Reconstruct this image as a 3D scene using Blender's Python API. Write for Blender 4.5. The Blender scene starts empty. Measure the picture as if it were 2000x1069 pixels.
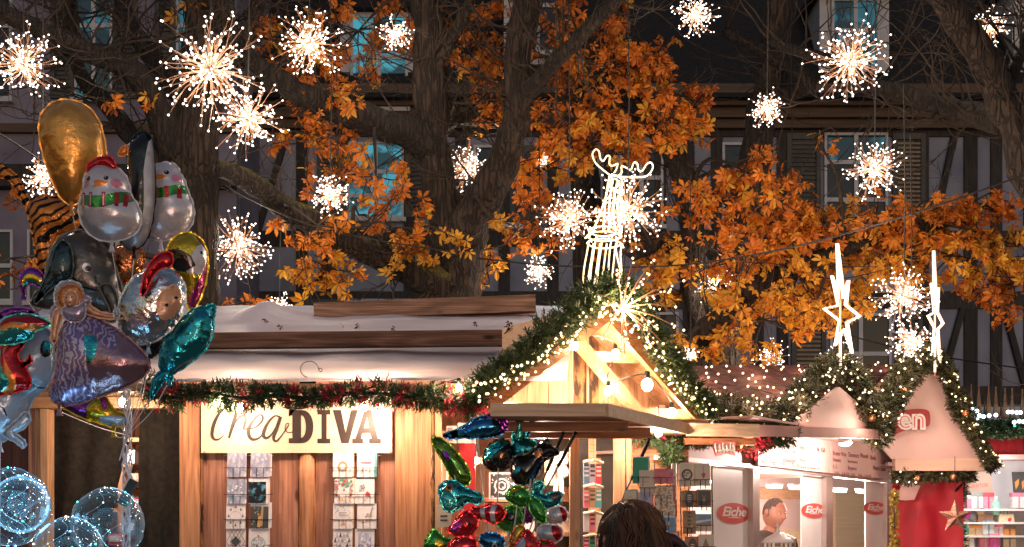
import bpy, bmesh, math, random
from mathutils import Vector as V, Matrix, noise
from mathutils.geometry import delaunay_2d_cdt
R = random.Random(11)
SC = bpy.context.scene
COL = SC.collection
F, H0, EYE = 2700.0, 1040.0, 1.62
Z = V((0, 0, 1))
def rad(a): return math.radians(a)
def P(px, py, Y):
    "a point of the place: Y metres in front of the photographer, seen under the given direction"
    return V(((px - 1000) * Y / F, Y, EYE + (H0 - py) * Y / F))
def rv(a=1.0): return V((R.uniform(-a, a), R.uniform(-a, a), R.uniform(-a, a)))
def unit():
    while True:
        v = rv()
        if 0.05 < v.length < 1: return v.normalized()

# ------------------------------------------------------------------ materials
MATS = {}
def nodes_of(name):
    m = bpy.data.materials.new(name); m.use_nodes = True
    nt = m.node_tree; b = nt.nodes['Principled BSDF']
    return m, nt, b
def mat(name, c1, c2=None, rough=0.6, metal=0.0, scale=6.0, stretch=(1, 1, 1), bump=0.0, bscale=None, island=0.0, detail=5.0,
        contrast=(0.35, 0.65), spec=0.5, coat=0.0, trans=0.0, emis=None, estr=0.0, sheen=0.0):
    "procedural material: two tones mixed by stretched noise, optional random tone per piece, bump from the same noise"
    if name in MATS: return MATS[name]
    m, nt, b = nodes_of(name); N, L = nt.nodes, nt.links
    b.inputs['Roughness'].default_value = rough; b.inputs['Metallic'].default_value = metal
    b.inputs['Specular IOR Level'].default_value = spec; b.inputs['Coat Weight'].default_value = coat
    tc = N.new('ShaderNodeTexCoord'); mp = N.new('ShaderNodeMapping'); mp.inputs['Scale'].default_value = stretch
    L.new(tc.outputs['Object'], mp.inputs['Vector'])
    nz = N.new('ShaderNodeTexNoise'); nz.inputs['Scale'].default_value = scale; nz.inputs['Detail'].default_value = detail
    L.new(mp.outputs['Vector'], nz.inputs['Vector'])
    c2 = c2 or c1
    rp = N.new('ShaderNodeValToRGB'); e = rp.color_ramp.elements
    e[0].position, e[1].position = contrast; e[0].color = (*c1, 1); e[1].color = (*c2, 1)
    L.new(nz.outputs['Fac'], rp.inputs['Fac']); out = rp.outputs['Color']
    if island:
        g = N.new('ShaderNodeNewGeometry'); mr = N.new('ShaderNodeMapRange')
        mr.inputs['To Min'].default_value = 1 - island; mr.inputs['To Max'].default_value = 1 + island
        L.new(g.outputs['Random Per Island'], mr.inputs['Value'])
        mx = N.new('ShaderNodeVectorMath'); mx.operation = 'SCALE'
        L.new(out, mx.inputs[0]); L.new(mr.outputs['Result'], mx.inputs['Scale']); out = mx.outputs['Vector']
    L.new(out, b.inputs['Base Color'])
    if bump:
        bn = N.new('ShaderNodeBump'); bn.inputs['Strength'].default_value = bump; bn.inputs['Distance'].default_value = 0.02
        src = nz
        if bscale:
            src = N.new('ShaderNodeTexNoise'); src.inputs['Scale'].default_value = bscale; src.inputs['Detail'].default_value = 4
            L.new(mp.outputs['Vector'], src.inputs['Vector'])
        L.new(src.outputs['Fac'], bn.inputs['Height']); L.new(bn.outputs['Normal'], b.inputs['Normal'])
    if emis:
        b.inputs['Emission Color'].default_value = (*emis, 1); b.inputs['Emission Strength'].default_value = estr
        m.cycles.emission_sampling = 'NONE'
    MATS[name] = m
    return m
def wood(name, dark, mid, light, along='z', rough=.55, knots=True, bump=.35):
    "sawn board: fine streaks, wavy growth rings and a few knots, shifted from board to board"
    m, nt, b = nodes_of(name); N, L = nt.nodes, nt.links
    tc = N.new('ShaderNodeTexCoord'); ge = N.new('ShaderNodeNewGeometry'); ml = N.new('ShaderNodeMath'); ml.operation = 'MULTIPLY'; ml.inputs[1].default_value = 37
    L.new(ge.outputs['Random Per Island'], ml.inputs[0]); ad = N.new('ShaderNodeVectorMath'); L.new(tc.outputs['Object'], ad.inputs[0]); L.new(ml.outputs[0], ad.inputs[1])
    def mapped(a, c):
        mp = N.new('ShaderNodeMapping'); mp.inputs['Scale'].default_value = {'z': (a, a, c), 'x': (c, a, a)}[along]; L.new(ad.outputs[0], mp.inputs['Vector']); return mp.outputs['Vector']
    n1 = N.new('ShaderNodeTexNoise'); n1.inputs['Scale'].default_value = 1; n1.inputs['Detail'].default_value = 7; n1.inputs['Roughness'].default_value = .65; L.new(mapped(80, 2.2), n1.inputs['Vector'])
    n2 = N.new('ShaderNodeTexNoise'); n2.inputs['Scale'].default_value = 1; n2.inputs['Detail'].default_value = 2; L.new(mapped(7, .8), n2.inputs['Vector'])
    wv = N.new('ShaderNodeMath'); wv.operation = 'MULTIPLY'; wv.inputs[1].default_value = 46; L.new(n2.outputs['Fac'], wv.inputs[0]); sn = N.new('ShaderNodeMath'); sn.operation = 'SINE'; L.new(wv.outputs[0], sn.inputs[0])
    mx = N.new('ShaderNodeMath'); mx.operation = 'MULTIPLY_ADD'; mx.inputs[1].default_value = .075; L.new(sn.outputs[0], mx.inputs[0]); L.new(n1.outputs['Fac'], mx.inputs[2])
    rp = N.new('ShaderNodeValToRGB'); e = rp.color_ramp.elements; e[0].position, e[1].position = .28, .72; e[0].color = (*dark, 1); e[1].color = (*light, 1); k = e.new(.5); k.color = (*mid, 1)
    L.new(mx.outputs[0], rp.inputs['Fac']); out = rp.outputs['Color']
    if knots:
        vo = N.new('ShaderNodeTexVoronoi'); vo.inputs['Scale'].default_value = 1; L.new(mapped(6.5, 2.6), vo.inputs['Vector']); mr = N.new('ShaderNodeMapRange'); mr.inputs['From Min'].default_value = .05; mr.inputs['From Max'].default_value = .13; L.new(vo.outputs['Distance'], mr.inputs['Value'])
        kx = N.new('ShaderNodeMix'); kx.data_type = 'RGBA'; kx.inputs['A'].default_value = (dark[0] * .4, dark[1] * .35, dark[2] * .35, 1); L.new(mr.outputs['Result'], kx.inputs['Factor']); L.new(out, kx.inputs['B']); out = kx.outputs['Result']
    vr = N.new('ShaderNodeMapRange'); vr.inputs['To Min'].default_value = .78; vr.inputs['To Max'].default_value = 1.15; L.new(ge.outputs['Random Per Island'], vr.inputs['Value']); sc = N.new('ShaderNodeVectorMath'); sc.operation = 'SCALE'; L.new(out, sc.inputs[0]); L.new(vr.outputs['Result'], sc.inputs['Scale'])
    L.new(sc.outputs['Vector'], b.inputs['Base Color']); b.inputs['Roughness'].default_value = rough; bn = N.new('ShaderNodeBump'); bn.inputs['Strength'].default_value = bump; bn.inputs['Distance'].default_value = .01; L.new(mx.outputs[0], bn.inputs['Height']); L.new(bn.outputs['Normal'], b.inputs['Normal'])
    return m
def glow(name, c, s, sample=False):
    if name in MATS: return MATS[name]
    m, nt, b = nodes_of(name)
    b.inputs['Base Color'].default_value = (*c, 1); b.inputs['Emission Color'].default_value = (*c, 1); b.inputs['Emission Strength'].default_value = s
    m.cycles.emission_sampling = 'AUTO' if sample else 'NONE'
    MATS[name] = m
    return m
def foil(name, c, c2=None, rough=0.2, metal=0.85, bump=0.35, bscale=22, scale=7, **kw):
    return mat('foil_' + name, c, c2 or c, rough=rough, metal=metal, bump=bump, bscale=bscale, scale=scale, coat=0.4, **kw)
def leafmat(name, cols, tr=0.35):
    if name in MATS: return MATS[name]
    m, nt, b = nodes_of(name); N, L = nt.nodes, nt.links
    g = N.new('ShaderNodeNewGeometry'); rp = N.new('ShaderNodeValToRGB'); el = rp.color_ramp.elements
    while len(el) < len(cols): el.new(0.5)
    for i, c in enumerate(cols): el[i].position = i / (len(cols) - 1); el[i].color = (*c, 1)
    L.new(g.outputs['Random Per Island'], rp.inputs['Fac'])
    tc = N.new('ShaderNodeTexCoord'); nz = N.new('ShaderNodeTexNoise'); nz.inputs['Scale'].default_value = 9
    L.new(tc.outputs['Object'], nz.inputs['Vector'])
    mx = N.new('ShaderNodeMix'); mx.data_type = 'RGBA'; mx.blend_type = 'MULTIPLY'; mx.inputs['Factor'].default_value = 0.55
    L.new(rp.outputs['Color'], mx.inputs['A']); L.new(nz.outputs['Color'], mx.inputs['B'])
    b.inputs['Roughness'].default_value = 0.55
    L.new(rp.outputs['Color'], b.inputs['Base Color'])
    t = N.new('ShaderNodeBsdfTranslucent'); ms = N.new('ShaderNodeMixShader'); ms.inputs['Fac'].default_value = tr
    L.new(rp.outputs['Color'], t.inputs['Color']); L.new(b.outputs['BSDF'], ms.inputs[1]); L.new(t.outputs['BSDF'], ms.inputs[2])
    L.new(ms.outputs['Shader'], N['Material Output'].inputs['Surface'])
    MATS[name] = m
    return m

# ------------------------------------------------------------------ mesh builder
def _ico(sub):
    bm = bmesh.new(); bmesh.ops.create_icosphere(bm, subdivisions=sub, radius=1)
    bm.verts.ensure_lookup_table()
    r = ([v.co.copy() for v in bm.verts], [[v.index for v in f.verts] for f in bm.faces]); bm.free(); return r
ICO = {1: _ico(1), 2: _ico(2), 3: _ico(3)}
OCT = ([V(p) for p in ((1,0,0),(-1,0,0),(0,1,0),(0,-1,0),(0,0,1),(0,0,-1))], [[0,2,4],[2,1,4],[1,3,4],[3,0,4],[2,0,5],[1,2,5],[3,1,5],[0,3,5]])
def catmull(pts, n=4, closed=False):
    pts = [tuple(p) for p in pts]; k = len(pts); out = []
    rng = range(k if closed else k - 1)
    for i in rng:
        p = [pts[(i + j) % k] if closed else pts[min(max(i + j, 0), k - 1)] for j in (-1, 0, 1, 2)]
        for s in range(n):
            t = s / n
            out.append(tuple(0.5 * (2 * b + (c - a) * t + (2 * a - 5 * b + 4 * c - d) * t * t + (3 * b - a - 3 * c + d) * t ** 3) for a, b, c, d in zip(*p)))
    if not closed: out.append(pts[-1])
    return out
class MB:
    def __init__(s): s.v, s.f, s.m = [], [], []
    def add(s, vs, fs, m):
        o = len(s.v); s.v += [V(p) for p in vs]; s.f += [[i + o for i in f] for f in fs]; s.m += [m] * len(fs); return s
    def box(s, c, size, m, M=None):
        hx, hy, hz = (a / 2 for a in size)
        vs = [V((x, y, z)) for z in (-hz, hz) for x, y in ((-hx, -hy), (hx, -hy), (hx, hy), (-hx, hy))]
        if M: vs = [M @ v for v in vs]
        return s.add([v + V(c) for v in vs], [[3,2,1,0],[4,5,6,7],[0,1,5,4],[1,2,6,5],[2,3,7,6],[3,0,4,7]], m)
    def span(s, a, b, m):
        a, b = V(a), V(b); return s.box((a + b) / 2, tuple(abs(x) for x in (b - a)), m)
    def beam(s, a, b, w, h, m, up=Z):
        a, b = V(a), V(b); d = (b - a).normalized(); x = d.cross(up)
        x = x.normalized() if x.length > 1e-4 else V((1, 0, 0)); u = x.cross(d).normalized()
        vs = [p + x * sx * w / 2 + u * su * h / 2 for p in (a, b) for sx, su in ((-1,-1),(1,-1),(1,1),(-1,1))]
        return s.add(vs, [[3,2,1,0],[4,5,6,7],[0,1,5,4],[1,2,6,5],[2,3,7,6],[3,0,4,7]], m)
    def tube(s, pts, rs, m, n=6, wob=0.0):
        pts = [V(p) for p in pts]
        if not hasattr(rs, '__len__'): rs = [rs] * len(pts)
        vs, fs, u = [], [], None
        for i, p in enumerate(pts):
            d = (pts[min(i + 1, len(pts) - 1)] - pts[max(i - 1, 0)])
            d = d.normalized() if d.length > 1e-9 else Z.copy()
            if u is None: u = d.orthogonal().normalized()
            else:
                u = u - d * u.dot(d); u = u.normalized() if u.length > 1e-6 else d.orthogonal().normalized()
            w = d.cross(u)
            for k in range(n):
                a = 2 * math.pi * k / n; q = rs[i] * (1 + (wob * noise.noise(V((math.cos(a) * 1.7, math.sin(a) * 1.7, i * 0.35)) + p * 1.5) if wob else 0))
                vs.append(p + u * math.cos(a) * q + w * math.sin(a) * q)
        for i in range(len(pts) - 1):
            for k in range(n): fs.append([i*n+k, i*n+(k+1)%n, (i+1)*n+(k+1)%n, (i+1)*n+k])
        fs.append(list(range(n))[::-1]); fs.append([(len(pts)-1)*n+k for k in range(n)])
        return s.add(vs, fs, m)
    def lathe(s, prof, c, m, n=14, M=None):
        vs, fs = [], []
        for r, z in prof:
            for k in range(n):
                a = 2 * math.pi * k / n; p = V((r * math.cos(a), r * math.sin(a), z)); vs.append((M @ p if M else p) + V(c))
        for i in range(len(prof) - 1):
            for k in range(n): fs.append([i*n+k, i*n+(k+1)%n, (i+1)*n+(k+1)%n, (i+1)*n+k])
        fs.append(list(range(n))[::-1]); fs.append([(len(prof)-1)*n+k for k in range(n)])
        return s.add(vs, fs, m)
    def ball(s, c, r, m, sub=1, sc=(1, 1, 1), M=None):
        vs, fs = OCT if sub == 0 else ICO[sub]
        q = [V((v.x * r * sc[0], v.y * r * sc[1], v.z * r * sc[2])) for v in vs]
        return s.add([(M @ v if M else v) + V(c) for v in q], fs, m)
    def prism(s, pts, off, m):
        pts = [V(p) for p in pts]; n = len(pts); off = V(off)
        return s.add(pts + [p + off for p in pts], [list(range(n))[::-1], list(range(n, 2 * n))] + [[i, (i+1)%n, n+(i+1)%n, n+i] for i in range(n)], m)
    def poly(s, pts, m): return s.add(pts, [list(range(len(pts)))], m)
    def text(s, body, size, O, U, W, m, shear=0.0, bold=0.0, depth=0.002, spacing=1.0, align='CENTER', sx=1.0):
        cu = bpy.data.curves.new('txt', 'FONT'); cu.body = body; cu.size = size; cu.shear = shear; cu.offset = bold
        cu.extrude = depth; cu.align_x = align; cu.align_y = 'CENTER'; cu.space_character = spacing; cu.resolution_u = 3
        ob = bpy.data.objects.new('txt', cu); me = bpy.data.meshes.new_from_object(ob)
        U, W = V(U).normalized(), V(W).normalized(); Nn = U.cross(W)
        s.add([V(O) + U * v.co.x * sx + W * v.co.y + Nn * v.co.z for v in me.vertices], [list(p.vertices) for p in me.polygons], m)
        bpy.data.objects.remove(ob); bpy.data.curves.remove(cu); bpy.data.meshes.remove(me); return s
    def build(s, name, parent=None, smooth=False, **props):
        me = bpy.data.meshes.new(name)
        if parent is None:
            xs, ys, zs = zip(*[(v.x, v.y, v.z) for v in s.v])
            org = V(((min(xs) + max(xs)) / 2, (min(ys) + max(ys)) / 2, min(zs)))
        else: org = V((0, 0, 0)); 
        base = org if parent is None else wloc(parent)
        me.from_pydata([tuple(v - base) for v in s.v], [], s.f)
        mm = []
        for m in s.m:
            if m not in mm: mm.append(m)
        for m in mm: me.materials.append(m)
        ix = {m: i for i, m in enumerate(mm)}
        me.polygons.foreach_set('material_index', [ix[m] for m in s.m])
        if smooth: me.polygons.foreach_set('use_smooth', [True] * len(s.f))
        me.update()
        o = bpy.data.objects.new(name, me); COL.objects.link(o)
        if parent is None: o.location = org
        else: o.parent = parent
        for k, v in props.items(): o[k] = v
        return o
def wloc(o):
    l = V((0, 0, 0))
    while o is not None: l += o.location; o = o.parent
    return l
def thing(name, label, cat, loc, group=None):
    o = bpy.data.objects.new(name, None); COL.objects.link(o); o.location = loc; o.empty_display_size = 0.1
    o['label'] = label; o['category'] = cat
    if group: o['group'] = group
    return o
def tag(o, label, cat, group=None, kind=None):
    o['label'] = label; o['category'] = cat
    if group: o['group'] = group
    if kind: o['kind'] = kind
    return o
def lamp(name, loc, w, c, r=0.05):
    l = bpy.data.lights.new(name, 'POINT'); l.energy = w; l.color = c; l.shadow_soft_size = r
    o = bpy.data.objects.new(name, l); COL.objects.link(o); o.location = loc; return o
def inside(p, poly):
    x, y = p; c = False; j = len(poly) - 1
    for i in range(len(poly)):
        xi, yi = poly[i][:2]; xj, yj = poly[j][:2]
        if (yi > y) != (yj > y) and x < (xj - xi) * (y - yi) / (yj - yi) + xi: c = not c
        j = i
    return c
class Plane:
    "a vertical plane through two ground points; at(px,py) is the point of it seen in that direction, off metres towards its outer side"
    def __init__(s, a, b):
        s.a, s.d = V((a[0], a[1], 0)), V((b[0] - a[0], b[1] - a[1], 0)); s.u = s.d.normalized(); s.n = s.u.cross(Z)
    def at(s, px, py, off=0.0):
        k = (px - 1000) / F; a = s.a + s.n * off
        t = (k * a.y - a.x) / (s.d.x - k * s.d.y); Y = a.y + t * s.d.y
        return P(px, py, Y)
WORLD_S, SUN_S = 0.95, 0.42
# ================================================================== SETTING: ground, houses
M_ground = mat('cobbles', (0.05, 0.045, 0.045), (0.1, 0.09, 0.085), rough=0.7, scale=9, bump=0.5)
g = MB().poly([(-40, -6, 0), (40, -6, 0), (40, 60, 0), (-40, 60, 0)], M_ground).build('ground', kind='structure')

plaster = mat('plaster', (0.15, 0.17, 0.24), (0.30, 0.33, 0.42), rough=0.9, scale=1.1, detail=9, contrast=(.3, .7), bump=0.25, bscale=40)
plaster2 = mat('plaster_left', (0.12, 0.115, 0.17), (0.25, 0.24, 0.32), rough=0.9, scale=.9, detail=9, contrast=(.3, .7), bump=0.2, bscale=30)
timber = mat('dark_timber', (0.014, 0.012, 0.012), (0.036, 0.032, 0.03), rough=0.75, scale=5, stretch=(4, 4, 0.6), bump=0.4, island=0.25)
cornice_m = mat('cornice_wood', (0.06, 0.04, 0.026), (0.105, 0.07, 0.044), rough=0.7, scale=3, stretch=(0.4, 3, 6), bump=0.2)
tiles = mat('roof_tiles', (0.006, 0.006, 0.007), (0.015, 0.013, 0.013), rough=0.85, scale=14, bump=0.5)
winframe = mat('window_paint', (0.42, 0.45, 0.50), (0.50, 0.52, 0.56), rough=0.5, scale=5)
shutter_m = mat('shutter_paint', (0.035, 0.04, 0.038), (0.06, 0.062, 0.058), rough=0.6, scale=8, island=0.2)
lit_slat_m = mat('lit_shutter_slat', (0.20, 0.15, 0.10), (0.28, 0.22, 0.15), rough=0.6, scale=8)  # paler slats for some shutters, the light on them put into the colour
def pane_mat(name, c, s, dark=0.45, scale=1.6):
    "a lit room seen through a pane: curtains and shapes of furniture, some of it dark"
    m, nt, b = nodes_of(name); N, L = nt.nodes, nt.links
    tc = N.new('ShaderNodeTexCoord'); nz = N.new('ShaderNodeTexNoise'); nz.inputs['Scale'].default_value = scale; nz.inputs['Detail'].default_value = 3
    nz.inputs['Distortion'].default_value = 0.8
    L.new(tc.outputs['Object'], nz.inputs['Vector']); rp = N.new('ShaderNodeValToRGB'); e = rp.color_ramp.elements
    e[0].position, e[1].position = dark, dark + 0.12; e[0].color = (c[0]*.12, c[1]*.12, c[2]*.12, 1); e[1].color = (*c, 1)
    L.new(nz.outputs['Fac'], rp.inputs['Fac']); L.new(rp.outputs['Color'], b.inputs['Emission Color'])
    b.inputs['Emission Strength'].default_value = s; b.inputs['Base Color'].default_value = (0.02, 0.03, 0.035, 1); b.inputs['Roughness'].default_value = 0.12
    m.cycles.emission_sampling = 'NONE'
    return m
teal = pane_mat('teal_pane', (0.10, 0.62, 0.80), 0.5, 0.44, 2.2)
tealdim = pane_mat('dim_teal_pane', (0.05, 0.34, 0.45), 0.36, 0.46)
darkpane = mat('dark_pane', (0.012, 0.014, 0.018), (0.02, 0.022, 0.026), rough=0.1)
amber = pane_mat('amber_pane', (0.95, 0.6, 0.25), 0.8, 0.4)

YF = 24.0
def FP(px, py, off=0.0):   # a point on the long house's front
    p = P(px, py, YF); p.y -= off; return p
def fbox(mb, x0, y0, x1, y1, off0, off1, m, Y=YF):
    a, b = P(x0, y1, Y), P(x1, y0, Y)
    mb.span((a.x, Y - off0, a.z), (b.x, Y - off1, b.z), m)
def window(root, x0, y0, x1, y1, panem, cols=2, rows=(0.5,), off=0.0, Y=YF, sill=True, lower=None, shut=(), fw=5):
    "frame (part) > panes, sill; shutters are parts too"
    fr = MB(); w = x1 - x0; h = y1 - y0
    fbox(fr, x0 - fw, y0 - fw, x1 + fw, y0, off - .02, off + .06, winframe, Y); fbox(fr, x0 - fw, y1, x1 + fw, y1 + fw, off - .02, off + .06, winframe, Y)
    fbox(fr, x0 - fw, y0, x0, y1, off - .02, off + .057, winframe, Y); fbox(fr, x1, y0, x1 + fw, y1, off - .02, off + .057, winframe, Y)
    for c in range(1, cols):
        cx = x0 + w * c / cols; fbox(fr, cx - 4, y0, cx + 4, y1, off, off + .052, winframe, Y)
    for r in rows:
        ry = y0 + h * r
        for c in range(cols): fbox(fr, x0 + w * c / cols + (4 if c else 0), ry - 4, x0 + w * (c + 1) / cols - (4 if c < cols - 1 else 0), ry + 4, off, off + .048, winframe, Y)
    f = fr.build('window', root)
    pb = MB(); cut = [0] + list(rows) + [1]
    for i in range(len(cut) - 1):
        fbox(pb, x0, y0 + h * cut[i], x1, y0 + h * cut[i + 1], off, off + .012, (lower if (lower and i >= 1) else panem), Y)
    pb.build('pane', f)
    if sill:
        sb = MB(); fbox(sb, x0 - 10, y1 + fw + 1, x1 + 10, y1 + fw + 9, off - .02, off + .16, winframe, Y); sb.build('sill', f)
    for sx0, sx1, lit in shut:
        sb = MB(); fbox(sb, sx0, y0 - 4, sx0 + 9, y1 + 4, off + .01, off + .07, shutter_m, Y); fbox(sb, sx1 - 9, y0 - 4, sx1, y1 + 4, off + .01, off + .07, shutter_m, Y)
        fbox(sb, sx0 + 9, y0 - 4, sx1 - 9, y0 + 8, off + .01, off + .068, shutter_m, Y); fbox(sb, sx0 + 9, y1 - 8, sx1 - 9, y1 + 4, off + .01, off + .068, shutter_m, Y)
        fbox(sb, sx0 + 9, y0 + 8, sx1 - 9, y1 - 8, off + .01, off + .02, shutter_m, Y)
        yy = y0 + 14
        while yy < y1 - 12:
            fbox(sb, sx0 + 10, yy, sx1 - 10, yy + 4, off + .02, off + .055, lit_slat_m if lit else shutter_m, Y); yy += 8.5
        sb.build('shutter', root)
    return f

house = thing('half_timbered_house', 'long half timbered house with pale plaster panels behind the orange tree', 'house', (4, YF, 0))
w = MB(); a = P(470, 190, YF); b = P(2150, 190, YF)
w.span((a.x, YF, 0), (b.x, YF + 6, a.z), plaster); w.build('wall', house)
t = MB()
for y0, y1 in ((255, 268), (452, 482), (570, 604), (755, 790)):
    segs = [(470, 2150)]
    fbox(t, 470, y0, 2150, y1, -.02, .05, timber)
XP = [476, 590, 640, 800, 850, 900, 985, 1080, 1190, 1290, 1345, 1400, 1480, 1528, 1800, 1895, 1945, 2010, 2080]
for x in XP:
    wd = 11 if x not in (1800, 1895) else 13
    for ya, yb in ((268, 452), (482, 570), (604, 755), (790, 1015)):
        if 1545 < x < 1790 and ya < 452: continue
        fbox(t, x - wd, ya, x + wd, yb, -.02, .045, timber)
for (xa, ya, xb, yb) in ((1862, 268, 1822, 452), (1878, 604, 1836, 755), (1420, 604, 1465, 755), (1306, 268, 1335, 452), (505, 452, 560, 268), (1000, 452, 1060, 268), (1960, 604, 2000, 755), (870, 482, 890, 570), (1110, 604, 1170, 755)):
    t.beam(FP(xa, ya, .012), FP(xb, yb, .012), .1, .17, timber, up=V((0, 1, 0)))
t.build('timber_frame', house)
c = MB()
for y0, y1, o in ((186, 206, .62), (206, 222, .5), (222, 240, .34), (240, 256, .2)):
    fbox(c, 470, y0, 2150, y1, -.02, o, cornice_m)
c.build('cornice', house)
rf = MB(); e = P(460, 190, YF - .75); e2 = P(2160, 190, YF - .75)
rf.prism([(e.x, YF - .7, e.z + .02), (e.x, YF + 5, e.z + 7.2), (e.x, YF + 6, e.z + 7.2), (e.x, YF + 6, e.z + .02)], (e2.x - e.x, 0, 0), tiles)
roof = rf.build('roof', house)
def dormer(x0, y0, x1, y1, pm):
    d = MB(); a = P(x0 - 26, y1 + 24, 23.7); b = P(x1 + 26, y0 - 14, 23.7)
    d.span((a.x, 23.75, a.z), (b.x, 26.5, b.z), winframe); d.span((a.x - .12, 23.5, b.z), (b.x + .12, 27, b.z + .14), tiles)
    o = d.build('dormer', house); window(house, x0, y0, x1, y1, pm, 2, (0.45,), off=.0, Y=23.74, sill=True)
dormer(1628, 4, 1712, 132, tealdim); dormer(690, 36, 792, 208, teal); dormer(1010, -60, 1090, 100, darkpane); dormer(2010, -20, 2100, 120, darkpane)
window(house, 684, 284, 784, 452 - 30, teal, 2, (0.38, 0.72), lower=None, shut=((620, 676, False), (792, 846, False)))
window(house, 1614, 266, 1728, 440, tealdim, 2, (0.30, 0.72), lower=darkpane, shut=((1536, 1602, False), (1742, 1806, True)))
window(house, 930, 290, 1010, 436, darkpane, 2, (0.4,), shut=((880, 922, False), (1018, 1060, False)))
window(house, 1215, 290, 1290, 436, darkpane, 2, (0.4,), shut=())
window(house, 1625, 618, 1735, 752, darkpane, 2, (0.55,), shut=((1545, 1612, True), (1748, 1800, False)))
window(house, 682, 590, 800, 740, amber, 2, (0.4,), shut=((590, 672, False), (812, 850, False)))
window(house, 1225, 616, 1320, 745, darkpane, 2, (0.4,))
window(house, 1415, 285, 1470, 436, darkpane, 1, (0.4,))

lh = thing('plastered_house', 'dusky plastered corner house behind the bare branches at upper left', 'house', (-7, 22, 0))
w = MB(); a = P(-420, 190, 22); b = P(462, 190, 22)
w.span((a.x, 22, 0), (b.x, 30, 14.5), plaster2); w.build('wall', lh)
t = MB(); fbox(t, -420, 330, 462, 372, -.02, .3, timber, 22); fbox(t, -420, 640, 462, 690, -.02, .2, timber, 22)
fbox(t, -420, 245, 462, 262, -.02, .12, cornice_m, 22); t.build('stone_band', lh)
window(lh, 152, -40, 216, 190, tealdim, 2, (0.4,), Y=22, shut=((100, 146, False), (222, 270, False)))
window(lh, 350, -40, 410, 190, tealdim, 2, (0.4,), Y=22, shut=((304, 344, False), (416, 458, False)))
window(lh, -60, -40, 20, 190, darkpane, 2, (0.4,), Y=22)
window(lh, -30, 455, 22, 585, darkpane, 1, (0.5,), Y=22); window(lh, 200, 455, 262, 585, darkpane, 2, (0.5,), Y=22)
window(lh, 60, 455, 130, 585, darkpane, 2, (0.5,), Y=22)
rf = MB(); rf.prism([(a.x - .4, 21.4, 14.5), (a.x - .4, 26, 19), (a.x - .4, 30.5, 14.5)], (b.x - a.x + .8, 0, 0), tiles); rf.build('roof', lh)

# ================================================================== TREES
def barkmat(name, c1, c2, c3, moss=None):
    m, nt, b = nodes_of(name); N, L = nt.nodes, nt.links; tc = N.new('ShaderNodeTexCoord'); mp = N.new('ShaderNodeMapping'); mp.inputs['Scale'].default_value = (1.25, 1.25, .13); L.new(tc.outputs['Object'], mp.inputs['Vector'])
    wn = N.new('ShaderNodeTexNoise'); wn.inputs['Scale'].default_value = 7; wn.inputs['Detail'].default_value = 3; L.new(mp.outputs['Vector'], wn.inputs['Vector']); ad = N.new('ShaderNodeVectorMath'); ad.operation = 'MULTIPLY_ADD'; ad.inputs[1].default_value = (.22, .22, .22); L.new(wn.outputs['Color'], ad.inputs[0]); L.new(mp.outputs['Vector'], ad.inputs[2])
    vo = N.new('ShaderNodeTexVoronoi'); vo.feature = 'DISTANCE_TO_EDGE'; vo.inputs['Scale'].default_value = 17; L.new(ad.outputs[0], vo.inputs['Vector'])
    nz = N.new('ShaderNodeTexNoise'); nz.inputs['Scale'].default_value = 24; nz.inputs['Detail'].default_value = 8; nz.inputs['Roughness'].default_value = .68; L.new(ad.outputs[0], nz.inputs['Vector'])
    mr = N.new('ShaderNodeMapRange'); mr.inputs['From Max'].default_value = .2; mr.inputs['To Max'].default_value = .6; L.new(vo.outputs['Distance'], mr.inputs['Value']); mu = N.new('ShaderNodeMath'); mu.operation = 'MULTIPLY_ADD'; mu.inputs[1].default_value = 1.0; L.new(nz.outputs['Fac'], mu.inputs[0]); L.new(mr.outputs['Result'], mu.inputs[2])
    rp = N.new('ShaderNodeValToRGB'); e = rp.color_ramp.elements; e[0].position, e[1].position = .3, 1.0; e[0].color = (*c1, 1); e[1].color = (*c3, 1); k = e.new(.68); k.color = (*c2, 1)
    dv = N.new('ShaderNodeMath'); dv.operation = 'MULTIPLY'; dv.inputs[1].default_value = .72; L.new(mu.outputs[0], dv.inputs[0]); L.new(dv.outputs[0], rp.inputs['Fac']); out = rp.outputs['Color']
    if moss:
        ge = N.new('ShaderNodeNewGeometry'); sp = N.new('ShaderNodeSeparateXYZ'); L.new(ge.outputs['Normal'], sp.inputs['Vector']); n2 = N.new('ShaderNodeTexNoise'); n2.inputs['Scale'].default_value = 5; n2.inputs['Detail'].default_value = 6; L.new(tc.outputs['Object'], n2.inputs['Vector'])
        am = N.new('ShaderNodeMath'); am.operation = 'MULTIPLY_ADD'; am.inputs[1].default_value = 1.5; L.new(n2.outputs['Fac'], am.inputs[0]); L.new(sp.outputs['Z'], am.inputs[2]); m2 = N.new('ShaderNodeMapRange'); m2.inputs['From Min'].default_value = 1.05; m2.inputs['From Max'].default_value = 1.5; L.new(am.outputs[0], m2.inputs['Value'])
        mq = N.new('ShaderNodeMix'); mq.data_type = 'RGBA'; mq.inputs['B'].default_value = (*moss, 1); L.new(m2.outputs['Result'], mq.inputs['Factor']); L.new(out, mq.inputs['A']); out = mq.outputs['Result']
    L.new(out, b.inputs['Base Color']); b.inputs['Roughness'].default_value = .9
    bn = N.new('ShaderNodeBump'); bn.inputs['Strength'].default_value = 1; bn.inputs['Distance'].default_value = .05; L.new(mu.outputs[0], bn.inputs['Height']); L.new(bn.outputs['Normal'], b.inputs['Normal']); return m
bark = barkmat('bark', (.007, .005, .004), (.038, .024, .016), (.095, .057, .037))
barkd = barkmat('dark_bark', (.005, .004, .003), (.022, .014, .010), (.05, .032, .022))
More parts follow.
